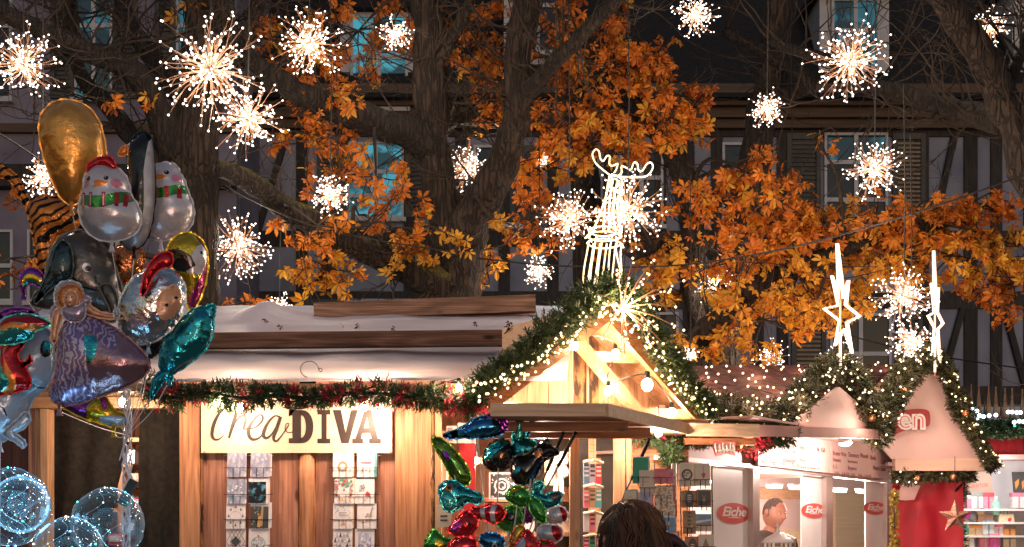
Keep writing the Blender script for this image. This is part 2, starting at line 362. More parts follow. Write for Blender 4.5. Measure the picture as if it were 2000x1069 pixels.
bough = barkmat('mossy_bark', (.006, .004, .003), (.035, .022, .014), (.075, .046, .03), moss=(.13, .11, .018))
twig_m = mat('twig_bark', (0.012, 0.008, 0.006), (0.04, 0.025, 0.016), rough=0.9, scale=6)
LO = leafmat('orange_leaf', [(0.34, 0.08, 0.008), (0.66, 0.20, 0.012), (0.50, 0.15, 0.012), (0.74, 0.23, 0.018), (0.62, 0.16, 0.012), (0.78, 0.30, 0.025)])
LR = leafmat('rust_leaf', [(0.20, 0.04, 0.006), (0.52, 0.125, 0.009), (0.70, 0.21, 0.014), (0.42, 0.10, 0.008), (0.58, 0.15, 0.012)])
LY = leafmat('gold_leaf', [(0.36, 0.12, 0.012), (0.72, 0.34, 0.025), (0.60, 0.32, 0.03), (0.78, 0.40, 0.035), (0.60, 0.17, 0.015)])

def path(pts, n=5, jit=0.02):
    "pts: (px, py, depth, radius in px) joined into a smooth wobbling limb"
    q = [(*P(a, b, c), r * c / F) for a, b, c, r in pts]
    q = catmull(q, n)
    return [V(p[:3]) + V((noise.noise(V(p[:3]) * 2.1), noise.noise(V(p[:3]) * 2.1 + V((9, 0, 0))), noise.noise(V(p[:3]) * 2.1 + V((0, 7, 0))))) * jit * (1 if p[3] < .12 else 2) for p in q], [p[3] for p in q]
def twigs(mb, pts, rs, n, ln, m, depth=2, r0=0.012):
    "bare twigs leaving a limb, forking"
    for _ in range(n):
        i = R.randrange(1, len(pts)); p = pts[i].copy(); d = (unit() + V((0, -.1, .25))).normalized()
        grow(mb, p, d, ln * R.uniform(.5, 1.2), min(r0, rs[i] * .6), m, depth)
def grow(mb, p, d, ln, r, m, depth):
    k = 6; q = [p.copy()]; dd = d.copy(); kids = []
    for j in range(k):
        dd = (dd + rv(.28) + V((0, 0, .05))).normalized(); q.append(q[-1] + dd * ln / k)
        if depth > 0 and j > 0 and R.random() < .55: kids.append((q[-1].copy(), (dd + unit() * .9).normalized()))
    mb.tube(q, [r * (1 - .75 * j / k) for j in range(k + 1)], m, 4)
    for a, b in kids: grow(mb, a, b, ln * R.uniform(.35, .65), r * .5, m, depth - 1)
def leaf(mb, p, size, m):
    "a chestnut leaf: a stalk end with five to seven drooping leaflets"
    n = (unit() + V((0, -.7, .35))).normalized(); d = (unit() + V((0, 0, -.55))).normalized(); d = (d - n * d.dot(n)).normalized(); s = n.cross(d)
    k = R.choice((5, 5, 6, 7)); droop = R.uniform(.1, .5)
    for i in range(k):
        a = rad(-118 + 236 * i / (k - 1)) + R.uniform(-.12, .12); e = d * math.cos(a) + s * math.sin(a); f = n.cross(e)
        L = size * (1 - .34 * abs(a) / 2.1) * R.uniform(.85, 1.1); w = L * R.uniform(.17, .24); up = n * L * R.uniform(.02, .12)
        dz = -n * L * droop * R.uniform(.4, 1.3)
        b0, c1, c2, tip = p + e * L * .06, p + e * L * .38 + dz * .25, p + e * L * .68 + dz * .55, p + e * L + dz
        mb.add([b0, c1 + f * w * .7 + up, c2 + f * w + up, tip, c2 - f * w + up, c1 - f * w * .7 + up, c1, c2],
               [[0, 1, 6], [0, 6, 5], [1, 2, 7, 6], [6, 7, 4, 5], [2, 3, 7], [7, 3, 4]], m)
def tree(name, label, limbs, base_m, clusters, ntw=40, twl=.8, trunk_n=1, leafdepth=.7):
    """limbs: list of (points, material); the first trunk_n are the trunk. clusters: (px, py, rx, ry, count, depth, leaf material)"""
    b0 = limbs[0][0][0]; root = thing(name, label, 'tree', (P(b0[0], b0[1], b0[2]).x, b0[2], 0), None)
    tr, br, tw, lv = MB(), MB(), MB(), MB(); allp = []
    for i, (pts, m) in enumerate(limbs):
        q, r = path(pts, 6, .025 if i >= trunk_n else .02); (tr if i < trunk_n else br).tube(q, r, m, 14 if i < trunk_n else 9, wob=.3)
        twigs(tw, q, r, max(3, int(ntw * (1 if i else .4))), twl, twig_m); allp += [(p, rr) for p, rr in zip(q, r)]
    for px, py, rx, ry, n, Y, lm in clusters:
        c = P(px, py, Y); s = Y / F; a = min(allp, key=lambda t: (t[0] - c).length); mid = (a[0] + c) / 2 + rv(.12) + V((0, 0, .1))
        q = [V(p) for p in catmull([tuple(a[0]), tuple(mid), tuple(c)], 5)]
        br.tube(q, [max(.004, min(.03, a[1] * .5) * (1 - .8 * j / (len(q) - 1))) for j in range(len(q))], twig_m, 5)
        n = int(n * 1.95); spots = []; nsp = max(2, n // 7)
        def rim():
            while True:
                x, y = R.uniform(-1, 1), R.uniform(-1, 1)
                if x * x + y * y < 1: return c + V((x * rx * 1.08 * s, R.uniform(-1, 1) * min(leafdepth, max(rx, ry) * s * .9), -y * ry * 1.08 * s))
        for _ in range(nsp):   # leaves sit in flat drooping sprays with air between them
            o = rim(); dr = V((R.uniform(-1, 1), R.uniform(-.6, .6), R.uniform(-.45, .2))).normalized(); ln = R.uniform(.16, .34)
            for k in range(max(3, n // nsp + R.randint(-2, 2))):
                f = R.random(); spots.append(o + dr * ln * f + rv(.045) + V((0, 0, -.05 * f)))
        nt = max(3, n // 8)
        tips = []
        for j in range(nt):
            e = R.choice(spots); m2 = (c + e) / 2 + rv(.08); k = [V(p) for p in catmull([tuple(c), tuple(m2), tuple(e)], 4)]
            tw.tube(k, [.009 * (1 - .7 * i / (len(k) - 1)) for i in range(len(k))], twig_m, 4); tips += k[3:]
        for sp in spots:
            h = min(tips, key=lambda t: (t - sp).length)
            if (h - sp).length > .22: sp = h + (sp - h) * R.uniform(.35, .9)
            tw.tube([h, (h + sp) / 2 + V((0, 0, .02)), sp], [.0032, .0026, .002], twig_m, 3)
            leaf(lv, sp, R.choice((R.uniform(.05, .08), R.uniform(.07, .115))), lm if R.random() > .26 else R.choice((LO, LR, LY, LY)))
    tr.build('trunk', root, smooth=True); br.build('bough', root, smooth=True); tw.build('twig_growth', root)
    if lv.v: lv.build('crown', root)
    return root

tree('chestnut_tree', 'thick grey brown trunk with nearly bare boughs rising behind the foil animal balloons', [
    ([(392, 1150, 11.2, 58), (390, 900, 11.2, 54), (386, 620, 11.2, 44), (381, 470, 11.2, 46), (378, 360, 11.2, 48), (378, 270, 11.2, 50), (392, 130, 11.2, 40), (402, 0, 11.2, 40), (410, -160, 11.2, 34)], bark),
    ([(352, 300, 11.1, 32), (318, 240, 11, 27), (270, 150, 10.8, 25), (222, 118, 10.6, 22), (150, 92, 10.4, 20), (60, 50, 10.2, 17), (0, 10, 10, 15), (-80, -60, 10, 12)], barkd),
    ([(350, 330, 11.2, 26), (296, 300, 11.4, 20), (252, 262, 11.6, 17), (200, 200, 11.8, 16), (165, 160, 11.9, 15), (146, 104, 12, 14), (139, 40, 12, 14), (134, -60, 12, 12)], bark),
    ([(372, 200, 11.2, 28), (300, 120, 11.4, 20), (262, 60, 11.6, 16), (235, 0, 11.8, 14), (220, -60, 12, 12)], barkd),
    ([(415, 160, 11.2, 26), (470, 90, 11.3, 19), (500, 20, 11.4, 15), (520, -50, 11.4, 12)], bough),
], bark, [(250, 195, 24, 18, 4, 10.6, LR), (480, 590, 30, 22, 12, 10.4, LO), (20, 505, 18, 30, 4, 10, LO), (440, 25, 40, 22, 10, 11.3, LR), (360, 15, 25, 18, 5, 11.2, LO), (60, 555, 14, 25, 3, 10, LR), (25, 360, 40, 25, 6, 11.5, LR)],
    ntw=34, twl=.95)

tree('chestnut_tree', 'forked chestnut trunk with a pruned knot and orange leaves behind the hut roof', [
    ([(872, 1040, 12, 66), (876, 800, 12, 62), (882, 610, 12, 56), (888, 540, 12, 52), (895, 480, 12, 50), (898, 430, 12, 46)], bark),
    ([(884, 470, 12, 44), (858, 390, 12, 38), (846, 300, 12, 33), (841, 200, 12, 34), (838, 100, 12, 31), (832, 0, 12, 29), (826, -120, 12, 26)], bark),
    ([(908, 470, 11.9, 42), (935, 410, 11.8, 38), (972, 335, 11.7, 34), (1004, 255, 11.6, 28), (1014, 180, 11.5, 27), (1012, 100, 11.5, 26), (1024, 0, 11.4, 25), (1036, -120, 11.4, 22)], bark),
    ([(1020, 190, 11.5, 20), (1060, 150, 11.3, 16), (1100, 108, 11.1, 15), (1150, 55, 11, 14), (1200, 5, 10.9, 13), (1250, -60, 10.8, 12)], bough),
    ([(846, 140, 12, 20), (868, 95, 11.9, 15), (892, 55, 11.8, 13), (918, 0, 11.7, 11), (930, -50, 11.7, 10)], bough),
    ([(846, 290, 12, 38), (790, 255, 11.8, 31), (730, 238, 11.6, 30), (640, 205, 11.4, 26), (570, 172, 11.2, 22), (520, 140, 11.1, 18), (470, 100, 11, 14)], barkd),
    ([(872, 560, 11.9, 40), (812, 538, 11.8, 30), (740, 500, 11.6, 26), (660, 468, 11.4, 27), (600, 430, 11.2, 25), (540, 392, 11, 22), (480, 352, 10.8, 20), (430, 330, 10.6, 17)], bough),
    ([(856, 250, 12.1, 20), (900, 232, 12.3, 14), (960, 238, 12.5, 12), (1010, 250, 12.6, 8)], bough),
], bark, [
    (700, 60, 105, 55, 44, 12.3, LR), (575, 90, 55, 80, 56, 11.6, LR), (490, 70, 50, 60, 20, 11.6, LR), (980, 60, 50, 60, 30, 12.4, LR), (650, 215, 75, 45, 46, 11.5, LO), (690, 175, 40, 35, 16, 11.5, LO), (612, 262, 60, 55, 40, 11.5, LR),
    (735, 345, 55, 50, 26, 11.5, LO), (600, 465, 55, 40, 30, 11.2, LO), (640, 525, 48, 30, 42, 11.3, LY), (820, 448, 52, 40, 34, 11.4, LY), (795, 380, 40, 35, 14, 11.6, LO),
    (660, 320, 60, 40, 22, 11.7, LO), (930, 80, 75, 75, 76, 12.4, LO), (945, 200, 42, 40, 34, 12.4, LO), (620, 440, 14, 16, 3, 10.7, LO), (960, 430, 20, 26, 6, 11.3, LY), (770, 40, 60, 40, 22, 12.4, LR),
    (870, 30, 40, 40, 24, 12.3, LO), (520, 60, 40, 40, 14, 11.4, LR), (750, 480, 50, 30, 9, 11.5, LO), (950, 520, 40, 40, 22, 12.3, LY), (700, 420, 60, 30, 16, 11.6, LO)], ntw=22, twl=.8)

tree('chestnut_tree', 'tall leafy chestnut with the densest golden foliage above the sausage stall', [
    ([(1372, 1040, 13, 62), (1384, 860, 13, 58), (1402, 720, 13, 54), (1420, 640, 13, 46), (1440, 560, 13, 40), (1466, 420, 13, 36), (1478, 300, 13, 32), (1492, 200, 13, 30), (1512, 100, 13, 28), (1526, 0, 13, 26), (1536, -120, 13, 24)], bark),
    ([(1390, 690, 12.9, 34), (1356, 560, 12.7, 28), (1352, 400, 12.6, 24), (1330, 330, 12.5, 23), (1298, 275, 12.4, 20), (1250, 230, 12.2, 15), (1200, 170, 12, 11)], barkd),
    ([(1330, 700, 12.4, 34), (1380, 640, 12, 26), (1450, 585, 11.8, 21), (1520, 535, 11.7, 17), (1600, 500, 11.6, 14), (1700, 470, 11.6, 11), (1800, 445, 11.6, 9), (1900, 430, 11.6, 6)], barkd),
    ([(1496, 190, 13, 22), (1580, 160, 12.6, 14), (1420, 60, 13.2, 12)], barkd),
    ([(1440, 560, 13, 30), (1380, 470, 13, 18), (1300, 480, 12.6, 12), (1230, 500, 12.4, 8)], barkd),
], bark, [
    (1100, 60, 80, 65, 52, 12, LR), (1185, 130, 100, 75, 104, 12, LO), (1255, 100, 80, 50, 70, 12.1, LR), (1120, 235, 85, 48, 62, 12, LO), (1250, 232, 100, 58, 128, 12, LO), (1345, 190, 45, 22, 16, 12, LR),
    (1330, 262, 40, 34, 30, 12, LO), (1155, 280, 95, 26, 34, 12, LY), (1060, 330, 50, 55, 36, 12.6, LO), (1040, 430, 60, 50, 44, 12.6, LO), (1235, 470, 70, 60, 40, 12.7, LO), (1300, 520, 75, 60, 66, 12.5, LY),
    (1410, 395, 65, 45, 64, 12, LO), (1465, 340, 60, 28, 36, 12, LR), (1500, 430, 105, 58, 140, 11.9, LO), (1610, 450, 110, 52, 140, 11.7, LO), (1710, 425, 100, 34, 84, 11.6, LO), (1800, 430, 90, 44, 96, 11.6, LO), (1900, 395, 70, 22, 40, 11.6, LR),
    (1950, 470, 60, 48, 56, 11.6, LY), (1860, 500, 80, 40, 60, 11.7, LY), (1560, 535, 130, 62, 160, 11.6, LY), (1440, 505, 75, 50, 64, 11.8, LO), (1490, 625, 66, 46, 58, 11.6, LY), (1590, 600, 60, 42, 54, 11.5, LY),
    (1740, 500, 90, 48, 84, 11.7, LY), (1980, 560, 50, 50, 34, 11.8, LO), (1350, 660, 30, 24, 16, 11.8, LY), (1590, 270, 25, 12, 5, 11.6, LO), (1400, 570, 40, 35, 24, 12, LY), (1920, 560, 60, 36, 30, 12, LO), (1500, 300, 30, 16, 8, 12, LO)], ntw=16, twl=.7)

tree('bare_tree', 'rough barked leaning trunk with bare branches at the upper right', [
    ([(2170, 1040, 10.6, 48), (2150, 700, 10.5, 44), (2090, 500, 10.4, 40), (2012, 345, 10.3, 36), (1984, 250, 10.2, 32), (1944, 160, 10.2, 32), (1892, 72, 10.1, 29), (1842, -10, 10, 27), (1800, -110, 10, 24)], bark),
    ([(1962, 240, 10.3, 26), (1900, 224, 10.6, 22), (1840, 205, 10.8, 19), (1760, 182, 11, 17), (1700, 165, 11.2, 14), (1620, 120, 11.4, 11), (1550, 95, 11.6, 9), (1500, 78, 11.8, 7)], barkd),
    ([(1960, 190, 10.2, 14), (2000, 90, 10.3, 11), (2030, 0, 10.4, 9)], barkd),
], bark, [], ntw=34, twl=.9)
tree('bare_tree', 'dark slender trunks half hidden in rust leaves between the fork and the reindeer', [
    ([(1165, 1040, 14, 36), (1158, 700, 14, 33), (1146, 420, 14, 30), (1130, 250, 14, 27), (1112, 100, 14, 24), (1100, -80, 14, 20)], barkd),
    ([(1146, 420, 14, 20), (1130, 340, 13.6, 13), (1100, 250, 13.4, 12), (1075, 200, 13.3, 10)], bough),
    ([(1130, 260, 14, 18), (1170, 150, 13.8, 14), (1200, 40, 13.8, 12), (1215, -60, 13.8, 10)], barkd)], barkd, [(1180, 30, 60, 40, 26, 13.6, LR), (1090, 150, 50, 40, 20, 13.6, LR)], ntw=16, twl=.7)
# ================================================================== CARD STALL (front wall 8 m away)
pine = wood('pine_board', (.20, .075, .035), (.40, .18, .085), (.52, .27, .14))
pale = wood('pale_pine', (.36, .18, .09), (.50, .29, .16), (.62, .40, .24))
paleh = wood('pale_pine_flat', (.34, .17, .08), (.47, .26, .135), (.60, .38, .22), 'x')
redwood = wood('reddish_board', (.20, .075, .045), (.36, .155, .095), (.46, .24, .16))
oldwood = wood('weathered_beam', (.07, .035, .022), (.17, .085, .055), (.30, .17, .115), 'x', .8, bump=.7)
barkedge = mat('bark_edge', (0.03, 0.017, 0.01), (0.30, 0.15, 0.06), rough=.95, scale=22, stretch=(1, 1, .35), bump=1, contrast=(.42, .6))
brownwall = mat('brown_wall', (0.05, 0.018, 0.015), (0.085, 0.032, 0.027), rough=.6, scale=4, stretch=(9, 9, .4), bump=.2)
black_m = mat('black_metal', (0.01, 0.01, 0.01), (0.02, 0.02, 0.02), rough=.35, metal=.6)
steel = mat('bright_steel', (0.5, 0.5, 0.5), (0.6, 0.6, 0.6), rough=.3, metal=1)
curtain_m = mat('charcoal_cloth', (0.014, 0.012, 0.010), (0.030, 0.025, 0.019), rough=.95, scale=30, bump=.3, bscale=120)
greycloth = mat('grey_cloth', (0.07, 0.07, 0.065), (0.11, 0.105, 0.1), rough=.95, scale=6, bump=.2)
def tarp_mat():
    m, nt, b = nodes_of('roof_tarp'); N, L = nt.nodes, nt.links
    tc = N.new('ShaderNodeTexCoord'); nz = N.new('ShaderNodeTexNoise'); nz.inputs['Scale'].default_value = 3.5; nz.inputs['Detail'].default_value = 6
    mp = N.new('ShaderNodeMapping'); mp.inputs['Scale'].default_value = (.35, 2.2, 2.2); mp.inputs['Rotation'].default_value = (0, 0, .25)
    L.new(tc.outputs['Object'], mp.inputs['Vector']); L.new(mp.outputs['Vector'], nz.inputs['Vector'])
    rp = N.new('ShaderNodeValToRGB'); e = rp.color_ramp.elements; e[0].position, e[1].position = .3, .65
    e[0].color = (.24, .33, .47, 1); e[1].color = (.48, .60, .78, 1); L.new(nz.outputs['Fac'], rp.inputs['Fac'])
    L.new(rp.outputs['Color'], b.inputs['Base Color']); b.inputs['Roughness'].default_value = .45
    n2 = N.new('ShaderNodeTexNoise'); n2.inputs['Scale'].default_value = 26; n2.inputs['Detail'].default_value = 4; L.new(mp.outputs['Vector'], n2.inputs['Vector'])
    bp = N.new('ShaderNodeBump'); bp.inputs['Strength'].default_value = .5; bp.inputs['Distance'].default_value = .03; L.new(n2.outputs['Fac'], bp.inputs['Height']); L.new(bp.outputs['Normal'], b.inputs['Normal'])
    t = N.new('ShaderNodeBsdfTranslucent'); t.inputs['Color'].default_value = (.70, .64, .66, 1); ms = N.new('ShaderNodeMixShader'); ms.inputs['Fac'].default_value = .6
    L.new(b.outputs['BSDF'], ms.inputs[1]); L.new(t.outputs['BSDF'], ms.inputs[2]); L.new(ms.outputs['Shader'], N['Material Output'].inputs['Surface'])
    return m
tarp = tarp_mat()

A = Plane((-5, 8.0), (5, 8.0))
def abox(mb, x0, y0, x1, y1, o0, o1, m):
    a, b = A.at(x0, y1), A.at(x1, y0); mb.span((a.x, 8 - o0, max(a.z, 0)), (b.x, 8 - o1, b.z), m)
stall = thing('market_stall', 'timber market stall with pale tarpaulin roof and gabled hatch at its corner', 'market stall', (-1, 8, 0))
LOW = 1600
w = MB(); edges = [(397, 455), (456, 520), (521, 582), (617, 690), (691, 771)]
for i, (x0, x1) in enumerate(edges): abox(w, x0, 740, x1, LOW, -.06, -.002 - .003 * (i % 2), redwood)
abox(w, 772, 740, 842, LOW, -.06, .01, pine); abox(w, 353, 740, 392, LOW, -.06, .03, pine); abox(w, 850, 740, 862, LOW, -.06, .02, pale)
w.build('wall_boards', stall)
lg = MB()
a = A.at(599, 1650); b = A.at(601, 880)
ps = [a.lerp(b, i / 14) + V((R.uniform(-.006, .006), .008, 0)) for i in range(15)]; lg.tube(ps, [R.uniform(.047, .054) for _ in ps], pine, 10, wob=.25)
lg.build('split_log', stall, smooth=True)
be = MB()
for px, wd in ((394.5, 6), (846, 8)):
    a = A.at(px, LOW, .0); b = A.at(px, 745, .0); ps = [a.lerp(b, i / 60) + V((R.uniform(-.004, .004), -.006, 0)) for i in range(61)]
    be.tube(ps, [wd * .5 * 8 / F * R.uniform(.6, 1.35) for _ in ps], barkedge, 7)
be.build('bark_edge', stall)
dr = MB()
abox(dr, 58, 782, 71, LOW, -.08, .02, redwood); abox(dr, 72, 800, 82, LOW, -.08, .03, pale); abox(dr, 84, 800, 97, LOW, -.08, .045, pale); abox(dr, 58, 778, 353, 799, -.08, .05, paleh)
abox(dr, 58, 735, 353, 777, -.08, .0, paleh)
dr.build('door_frame', stall)
def roofz(y): return 2.45 + (y - 7.6) * .3375
# interior: back wall, shelves
bk = MB(); bk.span((-3.0, 9.7, 0), (.82, 9.75, 2.6), pine); bk.span((-3.0, 8.5, 0), (-2.95, 9.7, 2.6), pine); bk.prism([(-3.2, 8.12, roofz(8.12) - .06), (.1, 8.12, roofz(8.12) - .06), (.1, 9.95, roofz(9.95) - .06), (-3.2, 9.95, roofz(9.95) - .06)], (0, 0, .02), pine); bk.build('back_wall_and_light_block', stall)  # includes an unseen ceiling added under the tarp to block bulb light
# roof
rf = MB(); n = 64; mtx = []
x0, x1 = -3.35, .30
ny = 22
for j in range(ny + 1):
    for i in range(n + 1):
        y = 7.6 + (10 - 7.6) * j / ny; x = x0 + (x1 - x0) * i / n + (.16 * j / ny if i == n else 0)
        bz = .015 * noise.noise(V((x * 1.7, y * 2.3, 0))) + .011 * noise.noise(V((x * 5 + y * 3, y * 5, 3)))
        hump = .10 * math.exp(-((x + 1.72) / .13) ** 2 - ((y - 9.6) / .22) ** 2)
        mtx.append(V((x, y, roofz(y) + (bz if 0 < j else bz * .4) + hump)))
vs = mtx + [p - V((0, 0, .02)) for p in mtx]; K = len(mtx); W1 = n + 1
fs = [[j*W1+i, j*W1+i+1, (j+1)*W1+i+1, (j+1)*W1+i] for j in range(ny) for i in range(n)]
rf.add(mtx, fs, tarp); rf.build('tarpaulin_roof', stall, smooth=True)
bs = MB(); bs.prism([(x0, 10, 3.24), (x0, 12, 2.5), (x0, 12, 2.44), (x0, 10, 3.2)], (3.7, 0, 0), tiles); bs.build('rear_roof', stall)
bm1 = MB(); ym = 8.36; z = roofz(ym) + .055; bm1.beam((-3.3, ym, z), (-.06, ym + .02, z + .035), .09, .092, oldwood); bm1.build('roof_beam', stall)
bm2 = MB(); ya = 9.62; bm2.beam(P(615, 610, ya), P(1046, 594, ya), .11, .115, oldwood); bm2.build('roof_beam', stall)
ev = MB(); ev.span((-3.3, 7.66, 2.40), (-.16, 7.69, 2.445), paleh); ev.build('eave_board', stall)
# gable over the corner hatch
G = Plane((-.127, 7.6), (1.18, 8.3))
orange = wood('orange_board', (.28, .10, .04), (.44, .19, .08), (.56, .29, .14), 'x')
lit_pine = wood('lit_pale_pine', (.52, .32, .19), (.64, .44, .29), (.74, .55, .40), 'x', knots=False, bump=.15)  # paler pine for the hatch edges, front light put into the wood colour
gl = MB()
def gpr(mb, pts, off, th, m): mb.prism([G.at(x, y, off) for x, y in pts], -G.n * th, m)
gpr(gl, [(942, 776), (1189, 588), (1190, 628), (966, 802)], .03, .035, orange)
gpr(gl, [(1191, 588), (1398, 818), (1358, 818), (1191, 630)], .03, .035, orange)
gl.build('barge_board', stall)
gr = MB(); back = -G.n * 1.25
for q in ([(940, 772), (1189, 584), (1189, 592), (944, 779)], [(1190, 584), (1402, 818), (1396, 819), (1190, 592)]):
    gr.prism([G.at(x, y, .0) for x, y in q], back, paleh)
gr.build('gable_roof', stall)
gb = MB(); xs = [985, 1030, 1072, 1112, 1121, 1146, 1152, 1170, 1188, 1214, 1240, 1268, 1296, 1324, 1356]
def gtop(px): return 618 + (1189 - px) * .79 if px < 1189 else 618 + (px - 1189) * 1.17
for i in range(len(xs) - 1):
    x0_, x1_ = xs[i], xs[i + 1] - 1.2; yb = 800 + (x0_ - 985) * .05
    t0, t1 = min(gtop(x0_), yb - 2), min(gtop(x1_), yb - 2)
    gpr(gb, [(x0_, yb), (x0_, t0), (x1_, t1), (x1_, yb)], -.42 - .004 * (i % 3), .02, pale if i not in (4, 6) else barkedge)
gb.build('gable_boards', stall)
br = MB()
br.beam(G.at(1128, 668, -.16), G.at(1246, 806, -.16), .05, .085, pale, up=G.n); br.beam(G.at(1150, 697, -.24), G.at(1288, 703, -.24), .05, .06, paleh); br.beam(G.at(990, 796, -.1), G.at(1376, 812, -.1), .06, .06, paleh)
br.build('gable_braces', stall)
fl = MB(); T, Bm = 2.273, 2.207
pts = [(-.104, 7.05), (.47, 7.05), (1.04, 8.33), (1.04, 8.72), (.1, 8.05), (-.115, 7.95)]
fl.prism([(x, y, Bm + .01) for x, y in pts], (0, 0, T - Bm - .02), paleh)
fl.beam((-.11, 7.04, 2.243), (.475, 7.04, 2.243), .03, .066, lit_pine); fl.beam((.478, 7.04, 2.243), (1.048, 8.32, 2.243), .03, .066, lit_pine)
fl.beam((1.05, 8.33, 2.238), (1.5, 8.40, 2.238), .03, .078, lit_pine); fl.prism([(1.05, 8.35, 2.21), (1.5, 8.42, 2.21), (1.5, 8.95, 2.21), (1.3, 8.95, 2.21)], (0, 0, .03), paleh)
fl.beam((-.1, 7.42, 2.185), (.62, 7.42, 2.185), .05, .05, orange); fl.beam((-.1, 7.8, 2.18), (.78, 7.8, 2.18), .05, .06, orange); fl.beam((1.06, 8.5, 2.18), (1.5, 8.56, 2.18), .04, .04, orange)
fl.build('hatch_flap', stall)
for a, b in ((P(1124, 846, 7.35), P(1060, 968, 7.9)), (P(1100, 846, 7.4), P(1040, 985, 7.95)), (P(1268, 858, 7.75), P(1200, 1010, 8.1))):
    st = MB(); m = a.lerp(b, .5); st.tube([a, m], .011, black_m, 8); st.tube([m, b], .006, steel, 6); st.build('gas_strut', stall)
ps = MB()
def pbox(mb, x0, y0, x1, y1, Y, d, m):
    a, b = P(x0, y1, Y), P(x1, y0, Y); mb.span((a.x, Y, max(a.z, .0)), (b.x, Y + d, b.z), m)
pbox(ps, 1113, 842, 1132, LOW, 7.95, .06, pale); pbox(ps, 1150, 842, 1164, LOW, 8.35, .03, pale); pbox(ps, 1199, 838, 1221, LOW, 8.25, .06, pale); pbox(ps, 1223, 838, 1233, LOW, 8.3, .05, pine)
for i in range(14):
    for k in (0, 1): ps.ball(P(1154 + 6 * k, 856 + i * 13, 8.348), .004, black_m, 0)
ps.build('hatch_posts', stall)
wl = MB(); pbox(wl, 1030, 842, 1131, LOW, 9.2, .02, mat('dark_panel', (.035, .028, .02), (.06, .05, .038), rough=.8)); pbox(wl, 1132, 842, 1222, LOW, 9.0, .02, greycloth)
pbox(wl, 1233, 835, 1345, LOW, 8.62, .04, orange); wl.build('inner_panel', stall)
for xa, xb, ys_, Yd in ((862, 1131, (895, 972, 1040), 8.5), (180, 278, (855, 905, 945, 993, 1045), 8.9)):
    for y in ys_: sh = MB(); pbox(sh, xa, y, xb, y + 8, Yd, .31, paleh); sh.build('shelf', stall)
for x0, x1, Yd in ((860, 872, 8.495), (1000, 1008, 8.495), (230, 240, 8.895), (180, 190, 8.88)): sh = MB(); pbox(sh, x0, 790 if x0 < 400 else 842, x1, LOW, Yd, .3, pale); sh.build('shelf_post', stall)
# curtains in the doorway
def cloth(name, label, cat, x0, x1, ytop, ybot, Y, m, folds, lean=0.0, lean2=0.0, amp=.03, parent=None):
    mb = MB(); nx, nz = 44, 24; vs = []
    for j in range(nz + 1):
        for i in range(nx + 1):
            u, v = i / nx, j / nz; px = x0 + lean2 * v + (x1 + lean * v - x0 - lean2 * v) * u; py = ytop + (ybot - ytop) * v
            p = P(px, py, Y); q = u * folds * 6.28
            p.y += amp * (math.sin(q + .8 * math.sin(v * 2.2)) * .55 + .35 * math.sin(q * .43 + 1)) * (.35 + v * .9) + .015 * noise.noise(V((u * 5, v * 6, x0))); vs.append(p)
    fs = [[j*(nx+1)+i, j*(nx+1)+i+1, (j+1)*(nx+1)+i+1, (j+1)*(nx+1)+i] for j in range(nz) for i in range(nx)]
    mb.add(vs, fs, m); o = mb.build(name, parent, smooth=True)
    return tag(o, label, cat) if parent is None else o
cloth('curtain', 'dark cloth curtain pulled aside at an angle in the left half of the doorway', 'curtain', 97, 262, 799, 1180, 8.12, curtain_m, 2.5, lean=-78)
cloth('curtain', 'dark cloth curtain hanging straight against the pine post by the sign', 'curtain', 272, 353, 799, 1180, 8.12, curtain_m, 2.2, lean2=-6)

# neighbour on the left
ls = thing('market_stall', 'brown boarded stall wall at the left edge behind the glowing clear balloons', 'market stall', (-3.2, 8.4, 0))
w = MB()
for i in range(7):
    x = -3.75 + i * .15; w.span((x, 8.3 - .003 * (i % 2), 0), (x + .146, 8.36, 2.5), brownwall)
w.build('wall_boards', ls); w = MB(); w.prism([(-3.9, 8.1, 2.5), (-3.9, 9.6, 3.0), (-3.9, 9.6, 3.04), (-3.9, 8.1, 2.54)], (1.1, 0, 0), tarp); w.build('roof', ls)

# shop sign
sg = thing('shop_sign', 'pale plywood board with dark painted lettering and a small crown', 'sign', A.at(582, 886, .05))
ply = mat('plywood', (0.62, 0.49, 0.34), (0.72, 0.60, 0.45), rough=.45, scale=3, stretch=(1.2, 5, 7), bump=.08, contrast=(.3, .7))
ink = mat('brown_ink', (0.022, 0.013, 0.012), (0.04, 0.025, 0.022), rough=.45, scale=5)
w = MB(); abox(w, 397, 770, 767, 886, .032, .056, ply); w.build('board', sg)
def asl(pts, off=.0585): return [A.at(x, y, off) for x, y in pts]
lt = MB()
def cut(mb, pts): mb.prism(asl(pts), (0, .002, 0), ink)
cut(lt, [(564, 866), (564, 856), (571, 856), (571, 812), (564, 812), (564, 801), (588, 801), (588, 866)]) # D stem
outer = [(588 + 24 * math.sin(t) ** .8 if math.sin(t) > 0 else 588, 833.5 - 32.5 * math.cos(t)) for t in [math.pi * i / 14 for i in range(15)]]
inner = [(586 + 11.5 * math.sin(t) ** .8 if math.sin(t) > 0 else 586, 833.5 - 22.5 * math.cos(t)) for t in [math.pi * i / 14 for i in range(15)]]
for i in range(14): lt.poly(asl([outer[i], outer[i + 1], inner[i + 1], inner[i]]), ink)
cut(lt, [(620, 866), (620, 857), (628, 857), (628, 810), (620, 810), (620, 801), (645, 801), (645, 810), (638, 810), (638, 857), (645, 857), (645, 866)])
cut(lt, [(650, 801), (666, 801), (675, 846), (686, 801), (699, 801), (681, 866), (667, 866)])
cut(lt, [(688, 866), (688, 857), (694, 857), (712, 801), (725, 801), (738, 857), (744, 857), (744, 866), (721, 866), (721, 857), (726, 857), (723, 846), (708, 846), (705, 857), (709, 857), (709, 866)])
lt.poly(asl([(711, 836), (721, 836), (717, 815)], .0592), ply)
